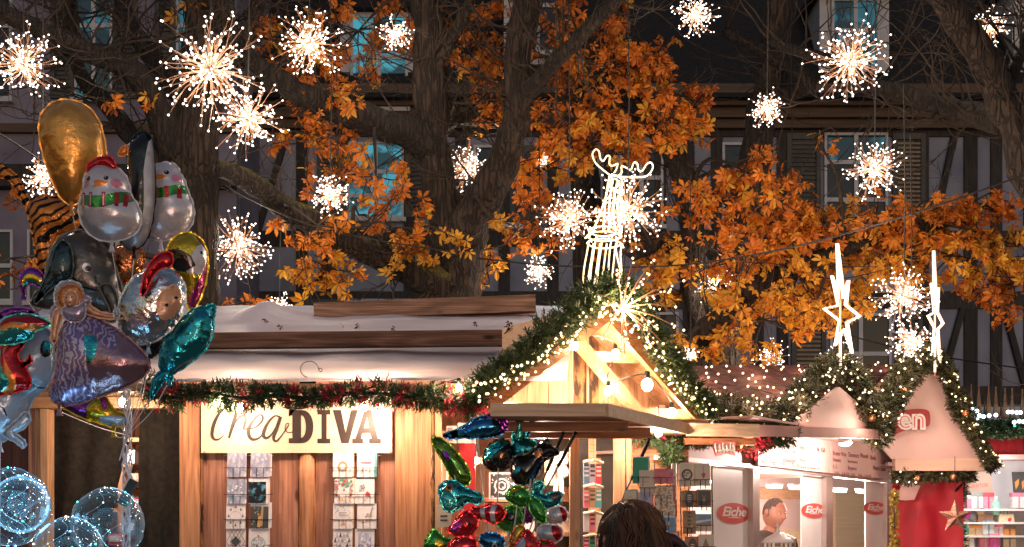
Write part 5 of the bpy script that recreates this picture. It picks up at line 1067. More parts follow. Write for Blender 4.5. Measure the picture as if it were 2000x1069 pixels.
balloon('slate grey elephant balloon with a smiling eye behind the princess', [(94, 520), (104, 484), (130, 458), (164, 450), (194, 462), (212, 486), (224, 524), (236, 566), (232, 598), (208, 612), (176, 606), (140, 600), (100, 604), (66, 598), (70, 578), (88, 556)], 6.62, f_grey,
        [([(96, 516), (108, 480), (124, 466), (140, 500), (140, 540), (128, 546), (108, 552), (80, 584), (66, 596), (72, 572), (88, 550)], f_grey2, 2), *[(circ(174, 529, 8, 9), f_white, 0), (circ(177, 531, 5.5), f_black, 0)], ([(150, 548), (164, 564), (190, 570), (216, 566), (216, 569), (188, 574), (160, 567), (147, 550)], f_black, 0), ([(190, 544), (194, 556), (204, 564), (202, 566), (190, 558), (187, 545)], f_black, 0)], fat=.6, yaw=.15, extra=[('ear', [(98, 520), (108, 486), (122, 470), (136, 482), (142, 510), (138, 540), (118, 552), (96, 566), (76, 588), (68, 590), (80, 562)], -.13, f_ear, ()), ('trunk', [(196, 560), (214, 556), (226, 574), (232, 600), (226, 624), (214, 628), (216, 606), (206, 584)], -.08, f_grey, ())])
balloon('silver egg shaped balloon with a peach face and red hat tip, right of the princess', [(236, 642), (230, 612), (238, 578), (262, 542), (296, 524), (332, 526), (356, 548), (362, 580), (352, 618), (326, 650), (290, 670), (256, 668)], 6.3, f_silver,
        [([(316, 596), (330, 572), (350, 562), (358, 582), (350, 612), (330, 630), (318, 622)], f_skin), (circ(334, 602, 3.2), f_black, 0), (circ(350, 586, 3.2), f_black, 0)], fat=.75, pucker=.25, extra=[('hat_tip', [(276, 572), (282, 540), (294, 514), (314, 496), (332, 494), (337, 508), (332, 520), (314, 524), (298, 540), (288, 562), (280, 576)], -.13, f_red, ())])
balloon('parrot balloon with yellow crown, black beak and magenta wing', [(326, 500), (336, 472), (360, 456), (384, 460), (400, 480), (405, 512), (400, 552), (388, 586), (376, 606), (366, 596), (362, 566), (350, 540), (334, 520)], 6.55, f_yel,
        [([(330, 492), (352, 494), (374, 506), (380, 522), (366, 534), (346, 532), (332, 516), (324, 500)], f_black, 2), ([(372, 506), (384, 484), (398, 480), (402, 506), (394, 536), (374, 538), (362, 534), (380, 522)], f_white, 2), (circ(392, 496, 3.5), f_black, 0), ([(404, 508), (402, 550), (390, 586), (376, 608), (368, 590), (380, 560), (394, 534)], f_mag, 2), ([(384, 458), (402, 478), (406, 500), (398, 486), (386, 474)], f_purple, 0)], fat=.7, yaw=.3)
balloon('teal dolphin balloon diving nose down in front of the tarpaulin', [(352, 628), (376, 606), (402, 600), (414, 618), (416, 648), (404, 678), (380, 702), (352, 722), (330, 732), (314, 722), (314, 690), (326, 658)], 6.4, f_teal, [([(396, 690), (412, 656), (416, 640), (418, 660), (400, 692), (370, 714), (340, 730), (352, 716), (380, 700)], f_silver, 2)], fat=.7, pucker=.25,
        extra=[('snout', [(392, 606), (404, 598), (418, 596), (419, 610), (414, 628), (402, 622)], .0, f_teal, ()), ('tail_fin', [(334, 726), (336, 742), (320, 744), (310, 758), (296, 778), (296, 760), (302, 738), (316, 724), (326, 716)], .0, f_teal, ())])
balloon('pale blue unicorn balloon with rainbow mane cut by the left edge', [(60, 650), (84, 642), (100, 652), (104, 680), (108, 706), (100, 736), (88, 758), (70, 772), (56, 800), (58, 824), (40, 834), (24, 852), (0, 862), (-40, 860), (-60, 800), (-40, 740), (-10, 700), (20, 670)], 6.2, f_pale,
        [(circ(95, 684, 9, 17), f_black, 0), (circ(97, 680, 6, 12), f_teal, 0), (circ(98, 690, 3, 5), f_black, 0), ([(62, 744), (76, 756), (96, 758), (96, 761), (74, 759), (60, 747)], f_black, 0), ([(6, 792), (20, 800), (24, 814), (22, 815), (17, 802), (5, 794)], f_black, 0)], fat=.6, string='down',
        extra=[('foreleg', [(50, 806), (58, 820), (44, 838), (28, 846), (44, 858), (50, 868), (44, 874), (32, 864), (8, 850), (14, 838), (32, 822)], -.06, f_pale, ()),
               ('forelock', [(-6, 640), (10, 622), (44, 614), (76, 620), (98, 632), (84, 640), (66, 648), (60, 660), (40, 668), (14, 672), (-8, 668)], -.16, f_turq, [([(0, 636), (12, 622), (44, 613), (78, 620), (99, 632), (80, 636), (56, 634), (30, 630), (10, 640)], f_red, 2), ([(4, 642), (24, 631), (54, 635), (84, 637), (72, 647), (50, 646), (30, 640), (12, 648)], f_orange, 2)]),
               ('mane', [(-4, 690), (18, 672), (46, 672), (34, 690), (38, 706), (52, 706), (58, 696), (60, 708), (48, 718), (58, 736), (56, 756), (36, 764), (14, 768), (-8, 764)], -.14, f_red, [([(8, 680), (18, 676), (12, 694), (20, 716), (36, 742), (32, 762), (10, 770), (0, 752), (16, 738)], f_orange, 2), ([(-6, 690), (6, 686), (4, 706), (14, 730), (24, 744), (16, 758), (-8, 766)], f_turq, 2)]),
               ('rainbow_crest', [(-4, 618), (10, 606), (34, 602), (60, 606), (76, 618), (62, 616), (30, 614), (8, 624)], .02, f_purple, [])])
balloon('rainbow arch balloon glimpsed below the tiger', [(40, 562), (42, 538), (56, 524), (74, 528), (88, 544), (86, 556), (76, 560), (66, 554), (54, 556), (46, 566)], 6.7, f_purple, [([(44, 556), (50, 540), (66, 536), (86, 548), (86, 560), (70, 552), (56, 556), (46, 568)], f_yel, 2), ([(46, 560), (54, 548), (66, 546), (80, 556), (70, 556), (56, 560), (48, 568)], f_turq, 2)], fat=.5)
balloon('crumpled bronze balloon squeezed between the elephant and the silver egg', [(214, 500), (226, 484), (250, 478), (274, 486), (282, 506), (276, 530), (256, 546), (234, 552), (220, 534)], 6.75, f_bronze, fat=.7, pucker=.4)
balloon('striped purple, yellow and blue balloon under the princess gown', [(112, 784), (150, 782), (186, 778), (206, 776), (222, 800), (246, 812), (248, 826), (222, 834), (196, 826), (168, 818), (134, 802)], 6.55, f_yel, [([(108, 782), (180, 776), (172, 796), (168, 820), (130, 804)], f_purple, 0), ([(196, 816), (212, 812), (250, 812), (250, 828), (222, 836), (194, 828)], f_pale, 0), ([(196, 776), (208, 776), (212, 798), (204, 802)], f_mag, 0)], fat=.6, pucker=.3)
balloon('dark mirror balloon behind the silver egg and dolphin', [(262, 660), (296, 650), (318, 660), (312, 684), (290, 700), (268, 692)], 6.7, f_black, fat=.7)
# princess
pr = balloon('princess balloon in a lilac lace gown with outstretched arms', [(110, 662), (124, 630), (150, 612), (186, 620), (222, 640), (256, 664), (284, 690), (297, 712), (288, 734), (252, 756), (204, 772), (156, 786), (116, 790), (94, 776), (96, 752), (106, 714)], 5.95, f_lace2,
        [([(108, 664), (124, 630), (150, 612), (176, 640), (184, 680), (188, 720), (186, 778), (116, 792), (92, 776), (104, 712)], f_lace, 2), ([(182, 664), (196, 660), (208, 672), (206, 700), (192, 716), (187, 700)], f_teal, 2), ([(176, 640), (180, 616), (224, 640), (240, 668), (242, 690), (222, 680), (200, 660)], f_lace, 2)], fat=.62, yaw=-.15, pucker=.2)
hair_f = foil('copper_hair', (.60, .23, .07), (.50, .17, .05), rough=.35, metal=.3, bump=.6, bscale=60)
lilac = foil('lilac', (.42, .36, .50), rough=.25, metal=.5); veil = foil('veil', (.48, .55, .64), rough=.25, metal=.6, bump=.6, bscale=50)
yb = 5.95
def pt(nm, pts, dy, m, reg=(), fat=.6, g=14): puff(pts, yb + dy, m, reg, fat=fat, grid=g).build(nm, pr, smooth=True)
pt('bodice', [(122, 606), (132, 598), (150, 600), (164, 592), (166, 612), (158, 626), (140, 628), (126, 620)], -.05, lilac)
pt('veil', [(108, 590), (108, 568), (118, 554), (138, 550), (156, 558), (163, 580), (160, 600), (150, 606), (126, 606), (112, 602)], .03, veil)
pt('hair', [(116, 594), (114, 576), (122, 562), (138, 557), (154, 562), (161, 580), (160, 598), (150, 604), (146, 590), (142, 576), (130, 582), (126, 600)], -.035, hair_f)
pt('face', [(126, 588), (128, 576), (137, 569), (147, 573), (150, 586), (145, 597), (137, 600), (129, 596)], -.05, f_skin, [(circ(133, 583, 1.7), f_black, 0), (circ(143, 582, 1.7), f_black, 0), ([(135, 592), (139, 591), (143, 592), (139, 594)], f_red, 0)], fat=.9)
pt('arm', [(164, 596), (172, 594), (190, 608), (214, 614), (236, 614), (238, 620), (214, 622), (188, 618), (168, 610)], -.03, f_skin, fat=.9); pt('arm', [(112, 604), (122, 606), (118, 626), (112, 646), (108, 668), (101, 664), (102, 640), (104, 620)], -.03, f_skin, fat=.9)
pt('puff_sleeve', circ(167, 588, 9), -.03, lilac, fat=.9); pt('puff_sleeve', circ(108, 612, 8, 14), -.01, lilac, fat=.9); pt('glove_cuff', circ(228, 612, 5, 8), -.05, veil, fat=.8)
# twisted ribbons down to the anchor
tr = MB()
for k in range(5):
    q = [KNOT + V((.02 * math.sin(k * 1.3 + i * 1.1), .02 * math.cos(k * 2 + i * 1.7), .22 - i * .06)) for i in range(26)]; tr.tube(q, .0042, ribbon_m, 4)
for k in range(3): tr.tube([KNOT + V((R.uniform(-.02, .02), 0, -.05 * k)), KNOT + V((-.03 + .03 * k, -.02, -.12 - .05 * k)), KNOT + V((.01 * k, -.03, -.03 - .05 * k))], .003, ribbon_m, 4)
tag(tr.build('balloon_ribbons'), 'twisted bundle of pale ribbons hanging below the big foil balloons', 'ribbon')
w = MB(); c = P(250, 962, 6.5); w.box(c, (.04, .03, .13), black_m, Matrix.Rotation(.5, 3, 'Y')); tag(w.build('ribbon_weight'), 'small dark weight clipped on the twisted ribbons', 'weight')

# ---- small stick balloons in front of the shelves
stickbase = P(972, 1230, 7.0); stick_m = mat('white_stick', (.6, .55, .52), (.7, .65, .6), rough=.4)
def stickb(label, pts, Y, m, regions=(), extra=(), fat=.8, sx=None, **kw):
    cx = sum(p[0] for p in pts) / len(pts); cy = sum(p[1] for p in pts) / len(pts); t = thing('stick_balloon', label, 'balloon', P(cx, cy, Y), 'small foil balloons on sticks'); puff(pts, Y, m, regions, fat=fat, grid=13, **kw).build('foil_skin', t, smooth=True)
    for nm, ep, dy, em, *o in extra: puff(ep, Y + dy, em, o[0] if o else (), fat=.5, grid=9).build(nm, t, smooth=True)
    b = MB(); b.tube([P(cx, cy, Y + .01), stickbase + V((R.uniform(-.04, .04), 0, 0))], .0042, stick_m, 5); b.build('stick', t)
stickb('metallic blue long snouted balloon pointing left, topmost of the stick balloons', [(866, 850), (900, 836), (928, 818), (956, 812), (978, 820), (986, 838), (976, 850), (940, 856), (908, 855), (880, 856)], 7.3, f_blue, [([(972, 816), (988, 832), (984, 848), (968, 852), (978, 838)], f_purple, 0)], [('feather_crest', [(952, 812), (970, 808), (984, 816), (992, 834), (984, 838), (976, 822)], -.02, f_purple)])
stickb('lime green pickle shaped balloon leaning left', [(844, 862), (850, 854), (862, 858), (884, 876), (906, 902), (919, 930), (914, 946), (902, 948), (886, 938), (868, 906), (852, 880)], 7.25, f_lime, [([(866, 880), (880, 890), (874, 900), (864, 892)], f_purple, 2)])
stickb('teal fish balloon with a brown eye below the pickle balloon', [(858, 956), (868, 942), (888, 940), (906, 952), (940, 968), (934, 984), (914, 980), (898, 992), (876, 1000), (864, 988)], 7.15, f_teal, [(circ(878, 954, 8), f_bronze, 0), (circ(878, 954, 3.5), f_black, 0)], [('side_fin', [(866, 964), (884, 966), (890, 990), (874, 998), (864, 984)], -.05, f_turq)])
stickb('spiky dark pufferfish balloon with a teal back', [(944, 900), (950, 876), (966, 862), (984, 858), (998, 868), (1002, 890), (994, 912), (972, 920), (952, 914)], 7.4, f_black, [([(944, 900), (950, 874), (966, 860), (984, 857), (996, 866), (974, 880), (958, 896)], f_teal, 2), (circ(982, 892, 5), f_bronze, 0)], pucker=.5)
stickb('teal shark balloon with two tall pointed fins', [(1000, 886), (1004, 864), (1022, 856), (1046, 864), (1056, 884), (1044, 900), (1018, 902)], 7.4, f_teal, (), [('back_fin', [(1001, 862), (1004, 838), (1017, 802), (1022, 834), (1026, 858), (1014, 866)], .0, f_turq), ('back_fin', [(1022, 850), (1030, 830), (1044, 818), (1038, 836), (1028, 856)], .02, f_blue)])
stickb('dark horned fawn balloon with an orange cheek facing right', [(1002, 936), (998, 912), (1008, 892), (1030, 888), (1046, 874), (1060, 866), (1076, 870), (1092, 884), (1082, 890), (1062, 902), (1050, 926), (1034, 944), (1014, 946)], 7.2, f_black, [(circ(1051, 886, 9), f_bronze, 0), (circ(1054, 880, 3.6), f_white, 0), (circ(1054.5, 880.5, 2.2), f_black, 0), ([(1042, 918), (1056, 900), (1060, 908), (1040, 944), (1024, 946)], f_blue, 2), ([(1004, 918), (1014, 912), (1016, 922), (1006, 928)], f_teal, 2)], [('ear', [(1062, 868), (1067, 858), (1073, 862), (1072, 872)], .0, f_black)])
stickb('green bird balloon, left of two green ones in the middle of the bunch', [(990, 974), (994, 958), (1010, 950), (1028, 958), (1034, 976), (1022, 990), (1006, 986)], 7.1, f_green, [(circ(1004, 966, 3), f_black, 0), ([(992, 962), (1012, 949), (1020, 954), (1004, 962)], f_yel, 2)])
stickb('green wing shaped balloon tilting right over a purple belly', [(1034, 984), (1040, 972), (1054, 980), (1064, 1000), (1064, 1020), (1050, 1016), (1038, 1000)], 7.05, f_green)
stickb('purple round balloon tucked behind the green wing', [(1014, 992), (1022, 978), (1038, 980), (1048, 996), (1042, 1016), (1024, 1020), (1014, 1008)], 7.2, f_purple)
stickb('teal and grey fish balloon at the right side of the bunch', [(1036, 970), (1050, 962), (1066, 968), (1078, 962), (1094, 962), (1096, 974), (1086, 988), (1068, 992), (1052, 984)], 7.25, f_teal, [([(1072, 966), (1092, 962), (1095, 972), (1078, 978)], f_grey, 2)], [('tail_fin', [(1040, 948), (1054, 940), (1062, 948), (1054, 962), (1044, 962)], .0, f_turq)])
stickb('white shoe shaped balloon with a red toe, upper one of two', [(1066, 1004), (1076, 994), (1096, 990), (1108, 1002), (1106, 1016), (1092, 1022), (1072, 1022)], 7.1, f_white, [([(1092, 989), (1108, 996), (1110, 1010), (1100, 1020), (1096, 1004)], f_red, 2), (circ(1082, 1004, 5), f_pale, 0)])
stickb('white shoe shaped balloon with a red toe, lower one of two', [(1050, 1036), (1060, 1026), (1078, 1026), (1094, 1030), (1098, 1046), (1088, 1058), (1066, 1060), (1052, 1052)], 7.0, f_white, [([(1078, 1026), (1096, 1030), (1098, 1050), (1086, 1056), (1078, 1040)], f_red, 2), (circ(1064, 1040, 6), f_pale, 0)])
stickb('red and white clown fish balloon lying across the sticks', [(914, 1004), (924, 992), (940, 992), (956, 984), (974, 988), (986, 1000), (980, 1014), (962, 1022), (944, 1014), (926, 1014)], 7.05, f_red, [([(938, 992), (948, 987), (946, 1002), (950, 1018), (942, 1014), (938, 1004)], f_white, 2), ([(962, 985), (972, 987), (966, 1000), (968, 1020), (960, 1021), (957, 1002)], f_white, 2)])
stickb('dark red parrot balloon left of the clown fish', [(876, 1036), (892, 1014), (908, 1000), (924, 1006), (932, 1024), (922, 1044), (900, 1050), (886, 1042)], 7.0, f_red, [([(878, 1036), (890, 1018), (902, 1022), (896, 1042)], f_mag, 2), (circ(916, 1022, 4), f_black, 0)])
stickb('dark green turtle balloon behind the clown fish', [(972, 1024), (976, 1004), (992, 990), (1012, 992), (1020, 1010), (1012, 1030), (992, 1038)], 7.15, f_green, [(circ(998, 1010, 12, 9), f_black, 0)])
stickb('royal blue round eyed balloon at the bottom of the bunch', [(938, 1050), (950, 1042), (972, 1044), (984, 1056), (978, 1072), (956, 1076), (942, 1066)], 6.95, f_blue, [(circ(966, 1066, 5), f_white, 0), (circ(966, 1067, 3), f_black, 0)])
stickb('green and yellow parrot balloon at the lower left of the bunch', [(830, 1070), (838, 1044), (850, 1036), (866, 1050), (884, 1056), (876, 1074), (850, 1084)], 7.0, f_green, [([(850, 1056), (862, 1052), (868, 1064), (856, 1068)], f_yel, 2)])
stickb('crimson balloon with dark folds at the foot of the bunch', [(876, 1066), (890, 1052), (914, 1050), (930, 1060), (926, 1080), (900, 1088), (880, 1082)], 6.9, f_red, pucker=.4)
stickb('amber yellow streaked balloon between blue and red ones', [(996, 1056), (1004, 1036), (1016, 1026), (1024, 1036), (1016, 1058), (1008, 1076), (998, 1074)], 7.0, f_bronze, [([(1008, 1034), (1018, 1026), (1022, 1034), (1010, 1056)], f_yel, 2)])
stickb('silver and red rocket balloon at the lower right of the bunch', [(1006, 1070), (1018, 1050), (1030, 1036), (1042, 1050), (1052, 1070), (1040, 1086), (1016, 1088)], 6.9, f_red, [([(1004, 1072), (1018, 1050), (1026, 1056), (1022, 1086), (1012, 1088)], f_pale, 2)])
stickb('orange red bird balloon with a green head by the rocket balloon', [(1044, 1072), (1054, 1058), (1070, 1056), (1084, 1066), (1080, 1084), (1056, 1088)], 6.95, f_red, [(circ(1062, 1058, 6), f_green, 0)])

# ---- clear balloons wound with tiny lights
def clear():
    m, nt, b = nodes_of('clear_film'); N, L = nt.nodes, nt.links; N.remove(b)
    tr = N.new('ShaderNodeBsdfTransparent'); gl = N.new('ShaderNodeBsdfGlossy'); gl.inputs['Roughness'].default_value = .06; gl.inputs['Color'].default_value = (.75, .9, 1, 1); lw = N.new('ShaderNodeLayerWeight'); lw.inputs['Blend'].default_value = .30
    df = N.new('ShaderNodeBsdfTranslucent'); df.inputs['Color'].default_value = (.5, .75, .9, 1); m1 = N.new('ShaderNodeMixShader'); m1.inputs['Fac'].default_value = .22; L.new(gl.outputs[0], m1.inputs[1]); L.new(df.outputs[0], m1.inputs[2])
    mm = N.new('ShaderNodeMath'); mm.operation = 'MULTIPLY_ADD'; mm.inputs[1].default_value = .75; mm.inputs[2].default_value = .05; L.new(lw.outputs['Facing'], mm.inputs[0])
    mp = N.new('ShaderNodeMath'); mp.operation = 'POWER'; mp.inputs[1].default_value = 1.6; L.new(mm.outputs[0], mp.inputs[0])
    ms = N.new('ShaderNodeMixShader'); L.new(mp.outputs[0], ms.inputs['Fac']); tr.inputs['Color'].default_value = (.90, .96, 1, 1); L.new(tr.outputs[0], ms.inputs[1]); L.new(m1.outputs[0], ms.inputs[2]); L.new(ms.outputs[0], N['Material Output'].inputs['Surface']); return m
film = clear(); bulb_b = glow('led_ice', (.35, .68, 1.0), 5); bulb_g = glow('led_aqua', (.08, .95, .62), 7); bulb_o = glow('led_amber', (1, .55, .3), 6); hairwire = mat('hair_wire', (.55, .6, .65), (.7, .75, .8), rough=.3, metal=.8)
def bobo(label, px, py, rp, Y, n=60):
    n = int(n * .55)
    c = P(px, py, Y); r = rp * Y / F; t = thing('clear_balloon', label, 'balloon', c - Z * r, 'clear balloons with tiny lights')
    s = MB(); s.ball(c, r, film, 3); s.build('clear_skin', t, smooth=True)
    wr, lb = MB(), MB()
    for k in range(4):
        a0 = k * 1.05 + R.random() * .5; q = []
        for i in range(22):
            ph = .08 + 2.95 * i / 21; a = a0 + .5 * math.sin(i * .5 + k); q.append(c + V((math.sin(ph) * math.cos(a), math.sin(ph) * math.sin(a), math.cos(ph))) * r * 1.012)
        wr.tube(q, .0013, hairwire, 3)
        for i in range(0, 22, 3): lb.ball(q[i], R.choice((.0018, .0024, .0042)), R.choice((bulb_b, bulb_b, bulb_w, bulb_g, bulb_b, bulb_o, bulb_w)), 1)
    for _ in range(n):
        p = c + unit() * r * R.uniform(.35, 1.0); lb.ball(p, R.uniform(.001, .0022), R.choice((bulb_b, bulb_w, bulb_g, bulb_b, bulb_o)), 0)
    wr.build('wire', t); o = lb.build('led_cluster', t); o['kind'] = 'stuff'
    st = MB(); st.lathe([(.03, -.02), (.018, .0), (.012, .03), (.02, .05)], c - Z * r * 1.0 - Z * .03, film, 10); st.tube([c - Z * (r + .04), c - Z * (r + .9)], .007, film, 7); st.build('stem', t)
    lamp('clear_balloon_glow', c, 1.6, (.35, .75, 1), r * .5)
bobo('biggest clear light balloon at the left edge in front of the brown wall', 22, 990, 76, 6.0, 90)
bobo('clear light balloon beside the left door post, overlapping the biggest one', 40, 985, 56, 5.8, 80)
bobo('clear light balloon in front of the dark curtain gap with shelves behind it', 210, 1024, 71, 6.1, 70)
bobo('low clear light balloon cut by the bottom edge, bluest of them', 134, 1078, 68, 5.7, 80)
# ================================================================== CARDS AND RACKS
cardw = mat('card_white', (.66, .64, .68), (.74, .72, .76), rough=.5, scale=12); cardc = mat('card_cream', (.66, .56, .44), (.74, .63, .50), rough=.5, scale=12); kraft = mat('card_kraft', (.36, .22, .12), (.46, .29, .17), rough=.7, scale=14)
glit = mat('glitter_card', (.40, .42, .60), (.70, .72, .82), rough=.16, metal=.5, scale=34, stretch=(1, 1, .5), bump=.4, contrast=(.42, .58)); nightp = mat('dark_photo', (.008, .012, .02), (.08, .28, .38), rough=.2, scale=26, contrast=(.48, .62)); darkc = mat('card_dark', (.03, .035, .04), (.05, .055, .06), rough=.4)
c_ink = mat('card_ink', (.07, .06, .07), (.10, .09, .10), rough=.5); c_red = mat('card_red', (.55, .03, .06), (.62, .05, .08), rough=.4); c_pink = mat('card_pink', (.68, .16, .22), (.75, .25, .30), rough=.4, scale=40); c_blue = mat('card_blue', (.10, .26, .48), (.16, .36, .58), rough=.4, scale=20)
c_green = mat('card_green', (.02, .30, .17), (.03, .36, .21), rough=.5); c_teal = mat('card_teal', (.06, .30, .34), (.1, .4, .42), rough=.4); speck = mat('card_speckle', (.50, .30, .16), (.74, .68, .58), rough=.5, scale=75, contrast=(.44, .5)); c_gold = mat('card_gold', (.50, .28, .08), (.6, .36, .12), rough=.35)
greyt = mat('card_grey', (.22, .22, .27), (.30, .30, .36), rough=.4); purp = mat('card_lilac', (.40, .36, .52), (.5, .45, .6), rough=.4, scale=18)
wire_m = mat('rack_wire', (.015, .014, .014), (.03, .028, .027), rough=.4, metal=.7)
def card(name, label, px, py, w, h, Y, base, design, tilt=0.08, yaw=0.0, env=None, group=None, cat='card'):
    "px,py: lower left corner; w,h seen size. A card leans in its pocket; its design is a second mesh"
    s = Y / F; ux = V((math.cos(yaw), math.sin(yaw), 0)); uz = V((0, math.sin(tilt), math.cos(tilt))); n = ux.cross(uz); o = P(px, py, Y); W_, H_ = w * s, h * s
    t = thing(name, label, cat, o + ux * W_ / 2, group); m = MB(); m.prism([o, o + ux * W_, o + ux * W_ + uz * H_, o + uz * H_], -n * .004, base); m.build('card_sheet', t)
    if env: e = MB(); o2 = o + ux * .008 + uz * .006 - n * .006; e.prism([o2, o2 + ux * W_, o2 + ux * W_ + uz * H_, o2 + uz * H_], -n * .006, env); e.build('envelope', t)
    d = MB(); K = [0]
    def q(u, v): return o + ux * W_ * u + uz * H_ * v + n * (.0012 + .00012 * K[0])
    def pl(pts, mm): d.poly([q(u, v) for u, v in pts], mm); K[0] += 1
    asp = W_ / H_
    def disc(u, v, r, mm, k=14, ry=None): pl([(u + r * math.cos(6.283 * i / k), v + (ry or r * asp) * math.sin(6.283 * i / k)) for i in range(k)], mm)
    def ring(u, v, r, r2, mm, k=16):
        for i in range(k):
            a, b = 6.283 * i / k, 6.283 * (i + 1) / k; d.poly([q(u + x * math.cos(y), v + x * asp * math.sin(y)) for x, y in ((r, a), (r, b), (r2, b), (r2, a))], mm)
        K[0] += 1
    for it in design:
        k = it[0]
        if k == 'rect': pl([(it[1], it[2]), (it[3], it[2]), (it[3], it[4]), (it[1], it[4])], it[5])
        elif k == 'disc': disc(*it[1:])
        elif k == 'ring': ring(*it[1:])
        elif k == 'tree': u, v, r, mm = it[1:]; pl([(u - r, v), (u + r, v), (u, v + r * 2.2)], mm); pl([(u - r * .1, v - r * .3), (u + r * .1, v - r * .3), (u + r * .1, v), (u - r * .1, v)], mm)
        elif k == 'poly': pl(it[1], it[2])
        elif k == 'dots':
            rr = random.Random(it[1])
            for _ in range(it[2]): disc(rr.uniform(*it[5][:2]) if len(it) > 5 else rr.uniform(.06, .94), rr.uniform(*it[5][2:]) if len(it) > 5 else rr.uniform(.06, .94), it[3] * rr.uniform(.6, 1.3), rr.choice(it[4]), 7)
        elif k == 'lines':
            for i in range(it[1]): v = it[2] - i * it[3]; pl([(it[4], v), (it[5], v), (it[5], v + it[3] * .45), (it[4], v + it[3] * .45)], it[6])
    d.build('card_print', t); return t
def pocket(mb, px, py, w, Y, d=.03):
    "one wire pocket: a rail and two bent prongs in front of a card"
    for fx in (.12, .88):
        a = P(px + w * fx, py, Y + d); b = P(px + w * fx, py, Y - .012); mb.tube([a, b, P(px + w * (fx + (.22 if fx < .5 else -.22)), py, Y - .012), P(px + w * (fx + (.22 if fx < .5 else -.22)), py - -18, Y - .012)], .0024, wire_m, 4)
    mb.tube([P(px - 4, py, Y + d * .4), P(px + w + 4, py, Y + d * .4)], .0022, wire_m, 4)
r1 = thing('wire_card_rack', 'wire card rack under the left half of the sign', 'card rack', A.at(485, 1060, .06)); r2 = thing('wire_card_rack', 'wire card rack under the right half of the sign', 'card rack', A.at(690, 1060, .06))
wall_cards = []
YC = 7.93
rows = [(931, 48), (983, 49), (1032, 50), (1082, 50)]
colx = {'a': 443, 'b': 489, 'c': 650, 'd': 697}
trees8 = [('tree', .2 + .6 * ((i * 37) % 100) / 100 if 0 else .5 + .36 * math.cos(i * .785), .46 + .36 * math.sin(i * .785), .055, c_ink) for i in range(8)]
